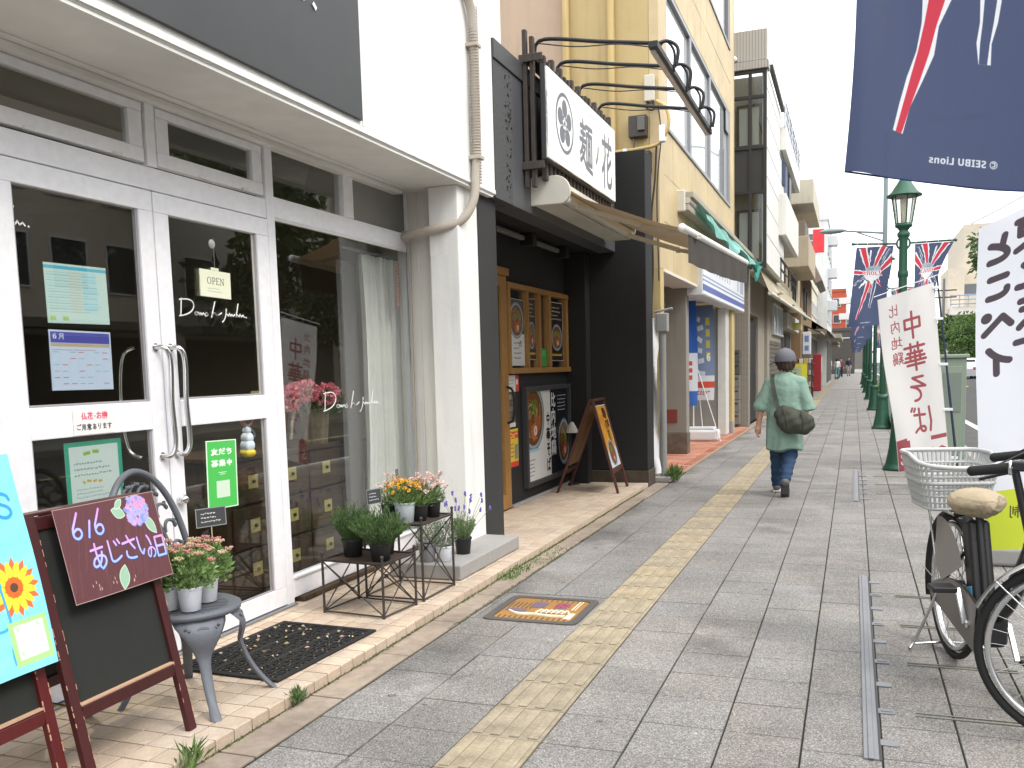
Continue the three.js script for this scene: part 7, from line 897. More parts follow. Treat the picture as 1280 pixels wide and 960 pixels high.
// ───────── bicycle ─────────
{
  const th = 12 * Math.PI / 180, t = thing('bicycle', 'dark electric bicycle with grey rear basket and beige saddle cover on its stand', 'bicycle', [0.447, 0, -4.61], th - Math.PI / 2);
  const frameM = std('#28292b', 0.35, { metalness: 0.3 }), silver = std('#c9cbcc', 0.25, { metalness: 0.9 }), R = 0.335, guardM = std('#6d6864', 0.5), P = V(1.0, 0, 0);
  const steer = (g) => { g.translate(-0.985, 0, 0); g.rotateY(1.1); return g.translate(0.985, 0, 0); };
  const wheel = (x, f, name) => {
    const T = f ? (g) => steer(g) : (g) => g, w = mesh(name, [T(new THREE.TorusGeometry(R - 0.016, 0.016, 12, 64).translate(x, R, 0))], M.rubber, t);
    mesh('rim', [T(lathe([[R - 0.055, -0.012], [R - 0.04, -0.014], [R - 0.036, 0], [R - 0.04, 0.014], [R - 0.055, 0.012], [R - 0.058, 0], [R - 0.055, -0.012]], 64).rotateX(Math.PI / 2).translate(x, R, 0))], silver, w);
    const sp = []; for (let i = 0; i < 32; i++) { const a = i * 0.19635, b = a + (i % 4 < 2 ? 0.5 : -0.5), s = i % 2 ? 0.03 : -0.03; sp.push(T(rod([x + Math.cos(b) * 0.03, R + Math.sin(b) * 0.03, s], [x + Math.cos(a) * (R - 0.055), R + Math.sin(a) * (R - 0.055), 0], 0.0013, 0.0013, 5))); } mesh('spokes', sp, silver, w);
    mesh('hub', [T(rod([x, R, -0.045], [x, R, 0.045], f ? 0.03 : 0.028, f ? 0.03 : 0.028, 16)), T(rod([x, R, -0.07], [x, R, 0.07], 0.008))], f ? silver : M.iron, w);
    const fd = []; const a0 = f ? 0.25 : 0.15, a1 = f ? 2.75 : 3.5; fd.push(T(sheet(40, 6, (u, v) => { const a = a0 + (a1 - a0) * u, q = (v - 0.5) * 2, r = R + 0.022 - 0.012 * q * q; return [x + Math.cos(a) * r, R + Math.sin(a) * r, q * 0.028]; }))); mesh(f ? 'front_mudguard' : 'rear_mudguard', fd, f ? silver : frameM, t);
    mesh(f ? 'front_stay' : 'rear_stay', [-1, 1].map((s) => T(rod([x, R, s * 0.06], [x + Math.cos(f ? 2.4 : 3.1) * (R + 0.02), R + Math.sin(f ? 2.4 : 3.1) * (R + 0.02), s * 0.03], 0.003))), silver, t); return w;
  };
  wheel(0, false, 'rear_wheel'); wheel(1.09, true, 'front_wheel');
  mesh('frame', [tube([[0.45, 0.3, 0], [0.62, 0.38, 0], [0.8, 0.58, 0], [0.9, 0.76, 0]], 0.024, 24, 10), tube([[0.45, 0.36, 0], [0.66, 0.5, 0], [0.83, 0.7, 0], [0.89, 0.82, 0]], 0.016, 24, 10), rod([0.44, 0.28, 0], [0.3, 0.72, 0], 0.017), rod([0.905, 0.7, 0], [0.875, 0.9, 0], 0.021)].concat([-1, 1].flatMap((s) => [rod([0.44, 0.29, s * 0.03], [0, R, s * 0.06], 0.01), rod([0.33, 0.62, s * 0.02], [0, R, s * 0.06], 0.008)])), frameM, t);
  mesh('motor_housing', [rbox(0.36, 0.54, 0.2, 0.36, -0.05, 0.05, 0.03, 3)], M.plasticBlack, t); mesh('battery', [rbox(-0.05, 0.05, -0.19, 0.19, -0.045, 0.045, 0.02, 3).rotateZ(0.3).translate(0.315, 0.5, 0)], M.plasticBlack, t); mesh('battery_label', [rbox(-0.052, -0.03, -0.16, -0.1, -0.03, 0.03, 0.004).rotateZ(0.3).translate(0.312, 0.5, 0.0), rbox(-0.03, 0.03, -0.16, -0.09, 0.044, 0.047, 0.001).rotateZ(0.3).translate(0.315, 0.5, 0)], std('#5aa7c8', 0.5), t); mesh('reflector', [rbox(-0.065, -0.05, 0.06, 0.1, -0.03, 0.03, 0.004).rotateZ(0.3).translate(0.315, 0.5, 0)], std('#d9822a', 0.3), t);
  mesh('chain_guard', [sheet(24, 6, (u, v) => { const x = -0.08 + u * 0.6, top = 0.335 + 0.06 * Math.sin(u * 3.14) + 0.04 * u, bot = 0.27 - 0.1 * u; return [x, bot + (top - bot) * v, 0.075 + 0.006 * Math.sin(v * 3.14)]; }), sheet(24, 6, (u, v) => { const x = -0.08 + u * 0.6, top = 0.335 + 0.06 * Math.sin(u * 3.14) + 0.04 * u, bot = 0.27 - 0.1 * u; return [x, bot + (top - bot) * v, 0.062]; })], guardM, t);
  for (const s of [-1, 1]) mesh('dress_guard', [sheet(14, 8, (u, v) => { const a = 0.5 + u * 1.25, r = 0.09 + v * 0.235; return [Math.cos(a) * r * 1.05, R + Math.sin(a) * r, s * (0.062 + 0.02 * (1 - v))]; })], std('#8b8681', 0.55), t);
  mesh('crank', [rod([0.45, 0.28, -0.07], [0.45, 0.28, 0.09], 0.018), bar([0.45, 0.28, 0.095], [0.36, 0.41, 0.1], 0.02, 0.014), bar([0.45, 0.28, -0.075], [0.54, 0.15, -0.08], 0.02, 0.014)], silver, t); const pedal = (x, y, z) => { const p = mesh('pedal', [rbox(x - 0.045, x + 0.045, y - 0.012, y + 0.012, z - 0.05, z + 0.05, 0.006)], M.plasticBlack, t); mesh('pedal_reflector', [rbox(x - 0.052, x - 0.044, y - 0.009, y + 0.009, z - 0.035, z + 0.035, 0.002)], std('#d98a35', 0.3), p); }; pedal(0.36, 0.41, 0.16); pedal(0.54, 0.15, -0.14);
  mesh('kickstand', [-1, 1].map((s) => tube([[0.02, R - 0.02, s * 0.075], [-0.03, 0.2, s * 0.1], [-0.09, 0.03, s * 0.15], [-0.07, 0.012, s * 0.17]], 0.008, 16, 8)).concat([tube([[-0.09, 0.03, -0.15], [-0.12, 0.03, 0], [-0.09, 0.03, 0.15]], 0.007, 12, 6)]), silver, t);
  // saddle under a beige cover
  mesh('seat_post', [rod([0.3, 0.68, 0], [0.28, 0.76, 0], 0.013)], silver, t); mesh('seat_spring', [-1, 1].map((s) => { const p = []; for (let i = 0; i <= 40; i++) p.push([0.2 + 0.018 * Math.cos(i * 0.9), 0.69 + i * 0.0012, s * 0.05 + 0.018 * Math.sin(i * 0.9)]); return tube(p, 0.004, 60, 5); }), M.iron, t);
  const cov = new THREE.SphereGeometry(1, 40, 28), cp = cov.attributes.position; for (let i = 0; i < cp.count; i++) { const x = cp.getX(i), y = cp.getY(i), z = cp.getZ(i), a = Math.atan2(z, x), n = 1 + 0.012 * Math.sin(a * 7 + y * 3) * (1 - y) + 0.03 * Math.sin(a * 19 + y * 5) * Math.max(0, -y) + 0.025 * Math.sin(x * 5 + z * 7 + y * 6) + 0.018 * Math.sin(x * 12 - z * 16 + y * 9) * Math.max(0, 0.8 - y), taper = x > 0 ? 1 - 0.5 * x : 1; cp.setXYZ(i, 0.28 + x * 0.145 * n, 0.765 + y * (y > 0 ? 0.055 : 0.062) * n + 0.012 * (x < 0 ? -x : 0), z * 0.118 * taper * n); } cov.computeVertexNormals(); mesh('saddle_cover', [cov], std('#a99a80', 0.9, { map: grimeFine, bumpMap: bumpCoarse, bumpScale: 0.003 }), t);
  // rear carrier and basket
  mesh('carrier', [-1, 1].flatMap((s) => [rod([0.24, 0.69, s * 0.05], [-0.3, 0.69, s * 0.06], 0.006), rod([-0.2, 0.69, s * 0.06], [0, R, s * 0.065], 0.005)]).concat([-0.28, -0.1, 0.1].map((x) => rod([x, 0.69, -0.06], [x, 0.69, 0.06], 0.005))), silver, t);
  const bk = std('#b9bbba', 0.45, { map: grimeFine }), bars = [], B = (x, y, z) => { const k = (y - 0.7) / 0.26, ww = 0.13 + 0.055 * k, dd = 0.15 + 0.05 * k; return [-0.1 + x * dd, y, z * ww]; }, top = (a) => 0.94 - 0.05 * Math.max(0, Math.cos(a)) ;
  const ring = (y0, r) => { const p = []; for (let i = 0; i < 28; i++) { const a = i / 28 * 6.283, cx = Math.cos(a), sz = Math.sin(a), q = Math.pow(Math.abs(cx) ** 6 + Math.abs(sz) ** 6, -1 / 6), y = y0 === null ? top(a) : y0; p.push(B(cx * q, y, sz * q)); } return tube(p, r, 84, 6, true); };
  mesh('basket_rim', [ring(null, 0.011)], bk, t); for (const y of [0.7, 0.73, 0.76, 0.79, 0.82, 0.85, 0.88]) bars.push(ring(y, y === 0.7 ? 0.009 : y === 0.82 ? 0.011 : 0.0065)); for (let i = 0; i < 56; i++) { const a = i / 56 * 6.283, cx = Math.cos(a), sz = Math.sin(a), q = Math.pow(Math.abs(cx) ** 6 + Math.abs(sz) ** 6, -1 / 6); bars.push(rod(B(cx * q, 0.7, sz * q), B(cx * q, top(a), sz * q), 0.0062, 0.0062, 5)); } for (let i = -4; i <= 4; i++) { bars.push(rod(B(i / 5, 0.7, -1), B(i / 5, 0.7, 1), 0.006, 0.006, 5), rod(B(-1, 0.7, i / 5), B(1, 0.7, i / 5), 0.006, 0.006, 5)); } mesh('basket_lattice', bars, bk, t);
  // steering
  mesh('fork', [-1, 1].map((s) => steer(tube([[0.935, 0.7, s * 0.035], [0.97, 0.6, s * 0.055], [1.03, 0.45, s * 0.058], [1.09, R, s * 0.058]], 0.011, 16, 8))).concat([steer(rbox(0.91, 0.96, 0.69, 0.73, -0.045, 0.045, 0.012)), steer(rod([0.93, 0.72, 0], [0.87, 1.0, 0], 0.014))]), frameM, t);
  mesh('handlebar', [steer(tube([[0.8, 1.0, -0.25], [0.88, 1.01, -0.25], [0.94, 1.03, -0.18], [0.92, 1.02, -0.06], [0.9, 1.0, 0], [0.92, 1.02, 0.06], [0.94, 1.03, 0.18], [0.88, 1.01, 0.25], [0.8, 1.0, 0.25]], 0.011, 70, 8))], silver, t);
  for (const s of [-1, 1]) { mesh('grip', [steer(rod([0.775, 0.997, s * 0.25], [0.885, 1.012, s * 0.25], 0.017, 0.018, 14)), steer(ball(0.775, 0.997, s * 0.25, 0.018, 10))], M.rubber, t); mesh('brake_lever', [steer(rbox(0.885, 0.935, 1.0, 1.035, s * 0.235 - 0.018, s * 0.235 + 0.018, 0.008)), steer(tube([[0.91, 1.0, s * 0.22], [0.86, 0.985, s * 0.2], [0.79, 0.965, s * 0.21]], 0.006, 14, 6)), steer(tube([[0.85, 1.02, s * 0.22], [0.95, 1.06, s * 0.14], [0.97, 0.95, s * 0.05], [0.94, 0.75, s * 0.02]], 0.003, 20, 5))], M.plasticBlack, t); mesh('bell_band', [steer(new THREE.TorusGeometry(0.02, 0.006, 8, 14).rotateY(Math.PI / 2).translate(0.89, 1.013, s * 0.25))], silver, t); }
  mesh('headlamp', [steer(rbox(0.985, 1.03, 0.78, 0.84, -0.03, 0.03, 0.015, 2))], M.plasticBlack, t);
}
// ───────── the far side of the road ─────────
function tree(label, x, z, h, r, trunkH, n, cols, group, size = 0.34) {
  const t = thing('street_tree', label, 'tree', [x, 0, z], 0, group), bark = std('#5a5048', 0.95, { map: streaks }), lim = [rod([0, 0, 0], [0.05, trunkH * 0.9, 0.03], 0.17, 0.11, 9)], tips = [];
  for (let i = 0; i < 9; i++) { const a = i * 2.4, e = V(Math.cos(a) * r * rr(0.35, 0.75), trunkH + (h - trunkH) * rr(0.2, 0.9), Math.sin(a) * r * rr(0.35, 0.75)), m = V(e.x * 0.4, trunkH + (e.y - trunkH) * 0.55, e.z * 0.4); lim.push(tube([[0.03, trunkH * 0.8, 0.02], [m.x, m.y, m.z], [e.x, e.y, e.z]], 0.045, 8, 6)); tips.push(e); for (let k = 0; k < 3; k++) tips.push(e.clone().add(V(rr(-1, 1) * r * 0.45, rr(-0.7, 0.6), rr(-1, 1) * r * 0.45))); }
  mesh('trunk', lim, bark, t); mesh('crown', [leaves(n, () => { const c = pick(tips), d = V(rr(-1, 1), rr(-1, 1), rr(-1, 1)).normalize(), q = Math.pow(rnd(), 0.5) * r * 0.42; return [c.clone().addScaledVector(d, q), d.add(V(0, -0.25, 0))]; }, cols, size, size * 0.55)], LEAF, t, true); return t;
}
const TREE = [[0.05, 0.1, 0.022], [0.07, 0.13, 0.03], [0.035, 0.075, 0.018], [0.09, 0.16, 0.04]], TREEB = [[0.1, 0.19, 0.035], [0.13, 0.23, 0.05], [0.07, 0.14, 0.025]];
const tl = ['opposite the flower shop', 'opposite the noodle shop', 'opposite the yellow building', 'opposite the glass cornered building', 'opposite the white flats'];
[6, -3, -23.5, -29.5, -36, -43, -51].forEach((z, i) => tree('leafy street tree on the far pavement, ' + ['behind the viewer', 'level with the viewer', 'first ahead of the viewer', 'second ahead of the viewer', 'third ahead of the viewer', 'fourth ahead of the viewer', 'fifth ahead of the viewer'][i], 10.2, z, 7.2 + (i % 3) * 0.7, 2.5, 2.2, 2600, TREE, undefined, 0.36));
tree('tall dark tree in front of the beige building across the road', 13.2, -104, 13.8, 2.2, 8.5, 2000, TREE, undefined, 0.6); tree('bright green low tree across the road beside the white car', 9.4, -88, 4.5, 1.7, 1.0, 2200, TREEB, undefined, 0.36); tree('bright green bushy tree just right of the utility cabinet far across the road', 11.0, -100, 5.6, 2.0, 1.2, 2200, TREEB, undefined, 0.4); tree('small dark palm-like tree left of the bright trees across the road', 8.2, -104, 6.0, 1.3, 2.6, 900, TREE, undefined, 0.5);
{
  const far = [[8, -4, 9.5, '#cfc6b8'], [-4.3, -14, 11, '#c2beb9'], [-14.3, -23, 8.5, '#d3cabd'], [-23.3, -33, 12, '#cbc6c0'], [-33.3, -44, 9.5, '#d0c8bb'], [-44.3, -58, 11.5, '#8d8a88'], [-58.3, -76, 9, '#a79f92'], [-76.3, -100, 10.5, '#b5ada0']];
  far.forEach(([z0, z1, h, c], i) => block('far_side_building', ['tan', 'grey', 'sand coloured', 'pale grey', 'beige', 'slate grey', 'stone coloured', 'cream'][i] + ' building across the road, ' + ['behind the viewer to the right', 'level with the flower shop', 'level with the noodle shop', 'level with the yellow building', 'level with the glass corner building', 'level with the white flats', 'level with the gabled house', 'before the tall beige building'][i], 13.5, 22, z0, z1, h, c, 2, 4, { side: -1, canopy: '#6d6a66' }));
  const b = at('beige_slab', 'tall beige building across the road rising behind the dark tree', 'building', [16, 0, -155]); const m = std('#c9bfb0', 0.8, { map: streaks }); part('tower', [box(14.8, 24, 0, 20.5, -150, -175)], m, b); part('stair_tower', [box(12.6, 14.78, 0, 14.2, -148, -160)], m, b);
  const balc = []; for (let i = 0; i < 4; i++) { part('balcony', [rbox(12.9, 22, 7.4, 8.6, -144, -149, 0.05)], std('#d2cdc4', 0.7), b); if (i === 0) break; } part('balcony_rail', [8.9, 9.5, 10.1].map((y) => rod([12.6, y, -143.8], [22, y, -143.8], 0.08)).concat(Array.from({ length: 9 }, (_, i) => rod([12.7 + i * 1.1, 8.5, -143.8], [12.7 + i * 1.1, 10.2, -143.8], 0.06))), std('#7f93ad', 0.4), b); part('window_band', [box(14.9, 22, 10.5, 12, -149.9, -150.05)], wglass, b); part('roof_tank', [ball(18.6, 19, -150.3, 0.8, 12)], M.iron, b);
}
{
  const t = at('white_car', 'white car parked far across the road under the bright trees', 'car', [7.6, -0.13, -76]); const cm = std('#dcdfe2', 0.2), z = -76;
  const s = new THREE.Shape(); s.moveTo(-2, 0.25); s.lineTo(2, 0.25); s.lineTo(2.05, 0.6); s.quadraticCurveTo(2, 0.85, 1.1, 0.92); s.lineTo(0.5, 1.42); s.lineTo(-1.3, 1.45); s.lineTo(-1.9, 0.95); s.lineTo(-2.05, 0.7); s.closePath(); part('body', [new THREE.ExtrudeGeometry(s, { depth: 1.6, bevelEnabled: true, bevelSize: 0.05, bevelThickness: 0.05, bevelSegments: 2 }).rotateY(Math.PI / 2).translate(6.8, -0.13, z)], cm, t);
  part('windscreen', [rbox(6.95, 8.25, 0.82, 1.24, z + 1.62, z + 1.66, 0.01)], wglass, t); for (const [x, dz] of [[6.85, 1.25], [8.35, 1.25], [6.85, -1.25], [8.35, -1.25]]) part('wheel', [rod([x - 0.1, 0.18, z + dz], [x + 0.1, 0.18, z + dz], 0.31, 0.31, 18)], M.rubber, t); for (const x of [7.0, 8.2]) part('tail_lamp', [rbox(x - 0.12, x + 0.12, 0.5, 0.7, z + 2.06, z + 2.1, 0.02)], std('#a8252a', 0.3), t);
  const w = at('utility_pole', 'thin grey utility pole with crossarms far across the road', 'utility pole', [8.6, 0, -105]); part('pole', [rod([8.6, 0, -105], [8.6, 9.5, -105], 0.16, 0.12)], std('#77787a', 0.7), w); for (const y of [8.3, 7.6]) part('crossarm', [bar([7.4, y, -105], [9.8, y, -105], 0.12, 0.12)], M.iron, w);
}
// ───────── people: bodies meshed from tapered limbs ─────────
function field(bones, res, k, bump) {   // bones: [ax, ay, az, ra, bx, by, bz, rb]
  let lo = [9, 9, 9], hi = [-9, -9, -9]; for (const b of bones) for (const o of [0, 4]) for (let q = 0; q < 3; q++) { lo[q] = Math.min(lo[q], b[o + q] - b[o + 3] - 0.05); hi[q] = Math.max(hi[q], b[o + q] + b[o + 3] + 0.05); }
  const c = [0, 1, 2].map((q) => (lo[q] + hi[q]) / 2), half = Math.max(...[0, 1, 2].map((q) => (hi[q] - lo[q]) / 2)), n = Math.min(150, Math.ceil(2 * half / res)), mc = new MarchingCubes(n, new THREE.MeshBasicMaterial(), false, false, 400000); mc.isolation = 0;
  const h = n / 2; mc.field.fill(-1);
  for (let z = 0; z < n; z++) for (let y = 0; y < n; y++) for (let x = 0; x < n; x++) {
    const px = c[0] + (x - h) / h * half, py = c[1] + (y - h) / h * half, pz = c[2] + (z - h) / h * half; if (px < lo[0] || px > hi[0] || py < lo[1] || py > hi[1] || pz < lo[2] || pz > hi[2]) continue;
    let s = 0; for (const b of bones) { const dx = b[4] - b[0], dy = b[5] - b[1], dz = b[6] - b[2], L = dx * dx + dy * dy + dz * dz || 1e-9; let t = ((px - b[0]) * dx + (py - b[1]) * dy + (pz - b[2]) * dz) / L; t = t < 0 ? 0 : t > 1 ? 1 : t; const ex = px - b[0] - dx * t, ey = py - b[1] - dy * t, ez = (pz - b[2] - dz * t) * (b[8] || 1); s += Math.exp(-(Math.sqrt(ex * ex + ey * ey + ez * ez) - b[3] - (b[7] - b[3]) * t) / k); }
    const d = -k * Math.log(s + 1e-30) + (bump ? bump(px, py, pz) : 0); mc.field[x + y * n + z * n * n] = -d;
  }
  mc.update(); const cnt = mc.count, g = new THREE.BufferGeometry(), P = new Float32Array(cnt * 3), N = new Float32Array(cnt * 3);
  for (let i = 0; i < cnt; i++) for (let q = 0; q < 3; q++) { P[i * 3 + q] = mc.positionArray[i * 3 + q] * half + c[q]; N[i * 3 + q] = mc.normalArray[i * 3 + q]; }
  g.setAttribute('position', new THREE.BufferAttribute(P, 3)); g.setAttribute('normal', new THREE.BufferAttribute(N, 3)); return g;
}
const skin = std('#c99a80', 0.6);
{
  const t = thing('person', 'person in green tunic, jeans and grey cap walking away with dark shoulder bag', 'person', [-0.665, 0, -10.0]);
  const body = [[0, 1.2, 0.0, 0.05, 0, 1.33, -0.015, 0.047], [0, 1.4, -0.03, 0.08, -0.01, 1.425, -0.03, 0.08], [-0.02, 1.36, -0.08, 0.05, -0.02, 1.34, -0.09, 0.04], [0, 0.9, 0, 0.09, 0, 1.12, 0, 0.085], [-0.14, 1.16, 0, 0.035, 0.14, 1.16, 0, 0.035], [-0.15, 1.16, 0, 0.036, -0.24, 0.95, 0.02, 0.036], [-0.235, 0.95, 0.02, 0.038, -0.268, 0.735, -0.03, 0.026], [0.15, 1.16, 0, 0.036, 0.235, 0.94, 0.03, 0.036], [0.235, 0.94, 0.03, 0.038, 0.2, 0.85, -0.18, 0.026], [0, 0.78, 0, 0.1, 0, 0.9, 0, 0.1], [-0.075, 0.76, 0, 0.07, -0.085, 0.42, -0.12, 0.05], [-0.085, 0.42, -0.12, 0.05, -0.09, 0.1, -0.19, 0.036], [0.075, 0.76, 0, 0.07, 0.055, 0.42, 0.0, 0.05], [0.055, 0.42, 0.0, 0.05, 0.02, 0.2, 0.2, 0.036]];
  const palm = [[-0.268, 0.735, -0.03, 0.024, -0.275, 0.69, -0.035, 0.03], [-0.275, 0.69, -0.035, 0.03, -0.277, 0.668, -0.04, 0.03]], fingers = []; for (let i = 0; i < 4; i++) { const z = -0.066 + i * 0.018, l = [0.055, 0.064, 0.06, 0.046][i]; fingers.push([-0.278, 0.668, z, 0.0095, -0.284, 0.668 - l * 0.6, z, 0.009], [-0.284, 0.668 - l * 0.6, z, 0.009, -0.268, 0.668 - l, z + 0.002, 0.0075]); } fingers.push([-0.268, 0.705, -0.058, 0.011, -0.258, 0.665, -0.075, 0.0095], [-0.258, 0.665, -0.075, 0.0095, -0.256, 0.64, -0.072, 0.008]);
  const ear = [[0.075, 1.39, -0.03, 0.018, 0.078, 1.365, -0.028, 0.012, 1.5], [-0.09, 1.39, -0.045, 0.018, -0.09, 1.365, -0.04, 0.012, 1.5]];
  mesh('body', [field(body, 0.012, 0.012), field(palm, 0.004, 0.006), field(fingers, 0.003, 0.0025), field(ear, 0.004, 0.004), field([[0, 1.35, -0.1, 0.02, -0.025, 1.375, -0.118, 0.012], [-0.025, 1.34, -0.105, 0.016, -0.02, 1.335, -0.11, 0.014]], 0.004, 0.006)], skin, t);
  const eye = []; for (const x of [-0.055, 0.01]) eye.push(ball(x, 1.395, -0.108, 0.009, 8)); mesh('eyes', eye, std('#2a2320', 0.3), t);
  const fold = (x, y, z) => { const a = Math.atan2(z, x); const n = fbm(((a / 6.283) + 1) % 1, ((y * 0.35) % 1 + 1) % 1, 10, 3, 600), m = fbm(((x * 1.1 + y * 0.6) % 1 + 1) % 1, ((y * 0.9 - x * 0.7) % 1 + 1) % 1, 9, 3, 610); return 0.008 * Math.sin(a * 8 + y * 2.5 + 5 * n) * Math.max(0.1, 1.1 - y) * 1.3 + 0.022 * (m - 0.5); };
  const tun = [[0, 1.235, 0.0, 0.06, -0.15, 1.175, 0.0, 0.055], [0, 1.235, 0.0, 0.06, 0.15, 1.175, 0.0, 0.055], [-0.07, 1.12, 0.0, 0.1, 0.07, 1.12, 0.0, 0.1, 1.1], [0, 1.15, 0.01, 0.11, 0, 0.9, 0.01, 0.115, 1.1], [-0.065, 1.08, 0.01, 0.1, -0.08, 0.85, 0.015, 0.095, 1.05], [0.065, 1.08, 0.01, 0.1, 0.08, 0.85, 0.015, 0.095, 1.05], [-0.08, 0.86, 0.015, 0.095, -0.155, 0.47, 0.03, 0.082, 1.05], [0.08, 0.86, 0.015, 0.095, 0.125, 0.47, 0.02, 0.085, 1.05], [0, 0.9, 0.01, 0.115, -0.01, 0.47, 0.03, 0.14], [-0.155, 1.165, 0.005, 0.058, -0.245, 0.93, 0.02, 0.078], [0.155, 1.165, 0.005, 0.058, 0.235, 0.9, 0.03, 0.074]];
  const tg = field(tun, 0.0095, 0.012, (x, y, z) => fold(x, y, z) + Math.max(0, (0.485 + 0.012 * Math.sin(x * 21) - y) * 4) + (Math.abs(x) > 0.19 ? Math.max(0, (0.885 - y + 0.1 * (Math.abs(x) - 0.24)) * 5) : 0)); mesh('tunic', [tg], std('#84a092', 0.9, { map: grimeFine, bumpMap: bumpFine, bumpScale: 0.0006 }), t);
  mesh('jeans', [field([[-0.07, 0.75, 0, 0.09, -0.085, 0.42, -0.12, 0.07], [-0.085, 0.42, -0.12, 0.068, -0.09, 0.1, -0.185, 0.058], [0.07, 0.75, 0, 0.09, 0.055, 0.42, 0.0, 0.07], [0.055, 0.42, 0.0, 0.068, 0.025, 0.2, 0.19, 0.056]], 0.011, 0.012, (x, y, z) => 0.003 * Math.sin(y * 60 + x * 30) + 0.003 * Math.sin(y * 90 - z * 30))], std('#2c4668', 0.9, { map: streaks }), t);
  const shoe = std('#6c6b6d', 0.7), sole = std('#1b1b1d', 0.8);
  const s1 = mesh('shoe', [field([[-0.09, 0.06, -0.17, 0.042, -0.095, 0.045, -0.34, 0.036]], 0.008, 0.01)], shoe, t); mesh('sole', [rbox(-0.132, -0.05, 0.002, 0.024, -0.375, -0.135, 0.012)], std('#c9c9c7', 0.7), s1);
  const s2 = mesh('shoe', [field([[0.02, 0.17, 0.215, 0.043, 0.02, 0.06, 0.15, 0.038], [0.02, 0.06, 0.15, 0.038, 0.02, 0.04, 0.1, 0.03]], 0.008, 0.01)], shoe, t); mesh('sole', [rbox(-0.042, 0.042, -0.012, 0.012, -0.12, 0.1, 0.011, 2).rotateX(1.12).translate(0.02, 0.118, 0.222), rbox(-0.04, 0.04, -0.01, 0.012, -0.03, 0.06, 0.01, 2).rotateX(0.35).translate(0.02, 0.022, 0.14)], sole, s2);
  // hair, cap
  const hair = field([[0, 1.41, -0.015, 0.088, 0.01, 1.39, 0.0, 0.086], [0.015, 1.37, 0.02, 0.068, 0.015, 1.345, 0.028, 0.052], [-0.045, 1.38, 0.0, 0.055, -0.05, 1.335, 0.0, 0.03], [0.06, 1.38, -0.01, 0.045, 0.062, 1.335, -0.005, 0.025]], 0.007, 0.01, (x, y, z) => 0.004 * Math.sin(x * 160 + y * 20) + 0.003 * Math.sin(z * 150 + y * 24)); mesh('hair', [hair], std('#3a2a22', 0.75), t);
  const capG = new THREE.SphereGeometry(0.107, 28, 14, 0, 6.2832, 0, 1.62).scale(1.0, 1.0, 1.08), cm = std('#686a71', 0.85, { map: grimeFine }); const cap = mesh('cap', [capG.clone().translate(0, 1.425, -0.018), lathe([[0.103, -0.02], [0.109, -0.02], [0.109, 0.02], [0.103, 0.02]], 28).scale(1, 1, 1.08).translate(0, 1.412, -0.018)], cm, t); mesh('cap_peak', [sheet(12, 6, (u, v) => { const a = -2.1 - 0.55 - u * 1.15 + 0.1, r = 0.1 + 0.075 * v * Math.sin(u * 3.14); return [Math.cos(a) * r * 0.98, 1.415 - 0.05 * v * Math.sin(u * 3.14) - 0.012 * (2 * u - 1) ** 2, Math.sin(a) * r - 0.018]; }), sheet(12, 6, (u, v) => { const a = -2.1 - 0.55 - u * 1.15 + 0.1, r = 0.1 + 0.075 * v * Math.sin(u * 3.14); return [Math.cos(a) * r * 0.98, 1.406 - 0.05 * v * Math.sin(u * 3.14) - 0.012 * (2 * u - 1) ** 2, Math.sin(a) * r - 0.018]; })], cm, cap); mesh('cap_button', [ball(0, 1.533, -0.018, 0.008, 8)], cm, cap);
  // shoulder bag
  const b = thing('shoulder_bag', 'dark olive slouchy shoulder bag worn across the walking person\'s back', 'bag', [-0.665, 0, -10.0]), bm = std('#3d4034', 0.7, { map: grimeFine, bumpMap: bumpCoarse, bumpScale: 0.003 });
  mesh('bag_body', [field([[-0.02, 0.86, 0.19, 0.07, 0.22, 0.79, 0.19, 0.07, 1.3], [0.02, 0.78, 0.2, 0.085, 0.22, 0.74, 0.19, 0.08, 1.2], [0.0, 0.9, 0.185, 0.04, 0.16, 0.86, 0.185, 0.04, 1.5], [0.05, 0.72, 0.2, 0.06, 0.2, 0.71, 0.19, 0.06, 1.2]], 0.009, 0.014, (x, y, z) => 0.005 * Math.sin(x * 38 + y * 24) + 0.003 * Math.sin(y * 70 - x * 30))], bm, b); mesh('strap', [sheet(30, 2, (u, v) => { const p = [[-0.05, 0.9, 0.2], [-0.075, 1.0, 0.16], [-0.105, 1.12, 0.135], [-0.12, 1.22, 0.085], [-0.125, 1.262, 0.01], [-0.1, 1.2, -0.1]], q = u * (p.length - 1), i = Math.min(p.length - 2, Math.floor(q)), f = q - i; return [p[i][0] + (p[i + 1][0] - p[i][0]) * f + (v - 0.5) * 0.038, p[i][1] + (p[i + 1][1] - p[i][1]) * f + (v - 0.5) * 0.008, p[i][2] + (p[i + 1][2] - p[i][2]) * f + 0.004]; }), sheet(30, 2, (u, v) => { const p = [[-0.05, 0.9, 0.2], [-0.075, 1.0, 0.16], [-0.105, 1.12, 0.135], [-0.12, 1.22, 0.085], [-0.125, 1.262, 0.01], [-0.1, 1.2, -0.1]], q = u * (p.length - 1), i = Math.min(p.length - 2, Math.floor(q)), f = q - i; return [p[i][0] + (p[i + 1][0] - p[i][0]) * f + (v - 0.5) * 0.038, p[i][1] + (p[i + 1][1] - p[i][1]) * f + (v - 0.5) * 0.008, p[i][2] + (p[i + 1][2] - p[i][2]) * f - 0.001]; })], bm, b); mesh('bag_seam', [tube([[-0.01, 0.93, 0.235], [0.03, 0.82, 0.275], [0.05, 0.7, 0.265]], 0.006, 14, 5), tube([[0.17, 0.88, 0.235], [0.2, 0.78, 0.265], [0.19, 0.68, 0.255]], 0.006, 14, 5)], bm, b);
}
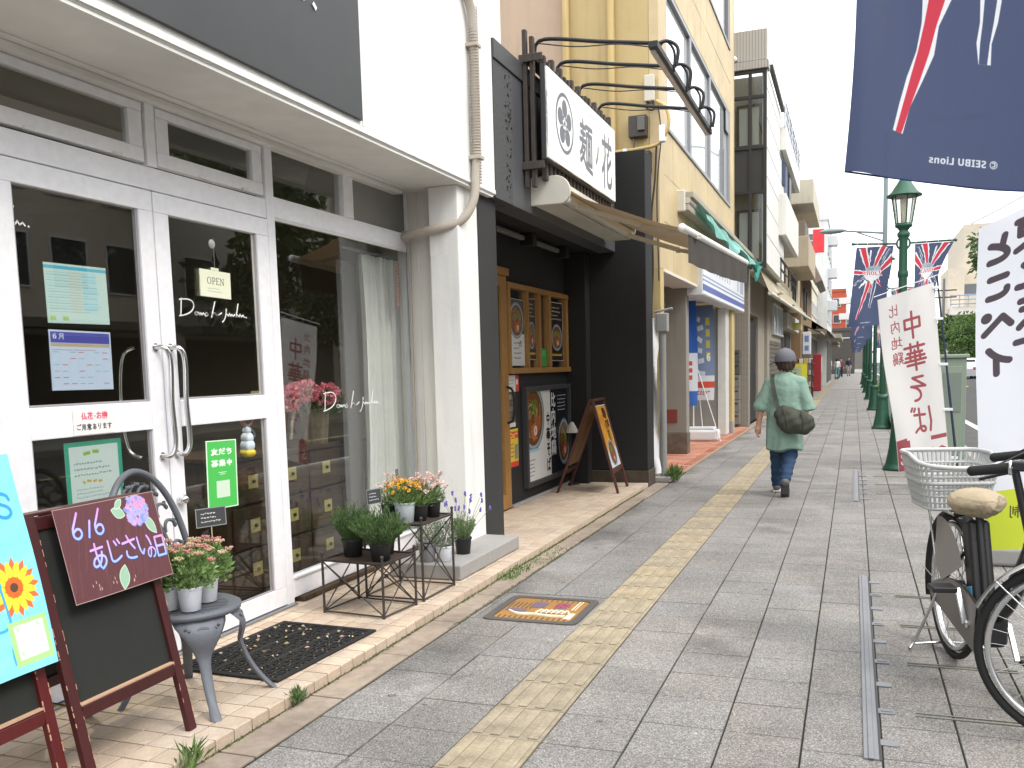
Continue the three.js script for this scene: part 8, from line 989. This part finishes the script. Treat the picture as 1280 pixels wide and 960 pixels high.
function farPerson(label, x, z, top, legs, k, hairC, turn) {
  const t = thing('person', label, 'person', [x, 0, z], turn); const s = k;
  mesh('body', [field([[0, 1.42 * s, 0, 0.055, 0, 1.55 * s, 0, 0.09], [0, 1.2 * s, 0, 0.1, 0, 1.3 * s, 0, 0.1], [-0.2, 1.0, 0, 0.04, -0.22, 0.78, 0.05, 0.035], [0.2, 1.0, 0, 0.04, 0.22, 0.78, -0.05, 0.035]].concat([0, 1, 2, 3, 4].flatMap((i) => [-1, 1].map((q) => [q * 0.22, 0.77, q * -0.05 - 0.03 + i * 0.015, 0.009, q * 0.22, 0.7, q * -0.05 - 0.03 + i * 0.015, 0.008]))), 0.014, 0.012)], skin, t);
  mesh('shirt', [field([[-0.14, 1.36 * s, 0, 0.07, 0.14, 1.36 * s, 0, 0.07], [0, 1.3 * s, 0, 0.14, 0, 0.95 * s, 0, 0.13], [-0.18, 1.34 * s, 0, 0.06, -0.21, 1.02 * s, 0, 0.055], [0.18, 1.34 * s, 0, 0.06, 0.21, 1.02 * s, 0, 0.055]], 0.016, 0.02)], std(top, 0.9), t);
  mesh('trousers', [field([[-0.08, 0.92 * s, 0, 0.11, -0.09, 0.48, 0.08, 0.08], [-0.09, 0.48, 0.08, 0.075, -0.1, 0.1, 0.1, 0.06], [0.08, 0.92 * s, 0, 0.11, 0.09, 0.48, -0.06, 0.08], [0.09, 0.48, -0.06, 0.075, 0.1, 0.1, -0.12, 0.06]], 0.016, 0.02)], std(legs, 0.9), t);
  mesh('shoe', [field([[-0.1, 0.05, 0.1, 0.05, -0.1, 0.045, 0.22, 0.04]], 0.012, 0.01)], M.black, t); mesh('shoe', [field([[0.1, 0.05, -0.12, 0.05, 0.1, 0.045, 0.0, 0.04]], 0.012, 0.01)], M.black, t);
  mesh('hair', [field([[0, 1.6 * s, -0.02, 0.095, 0, 1.54 * s, -0.04, 0.085]], 0.012, 0.01)], std(hairC, 0.8), t);
}
farPerson('person in white shirt and dark trousers standing far off at the left of the pavement', -2.0, -86, '#dfe2ea', '#23242c', 1.02, '#1d1a19', 0.3);
farPerson('person in white top and teal trousers walking far off beside the dark trousered one', -1.25, -80, '#e6e7e8', '#5f8a8c', 0.95, '#2a2220', 3.0);
farPerson('person in red brown top half hidden behind the two white shirted people', -1.0, -84, '#7a4448', '#34343c', 0.97, '#221c1a', 0);
farPerson('person in navy top and grey trousers far off in the middle of the pavement', -0.4, -91, '#2d3448', '#8f8d8a', 1.02, '#1d1a19', 0.1);

renderer.render(scene, camera);
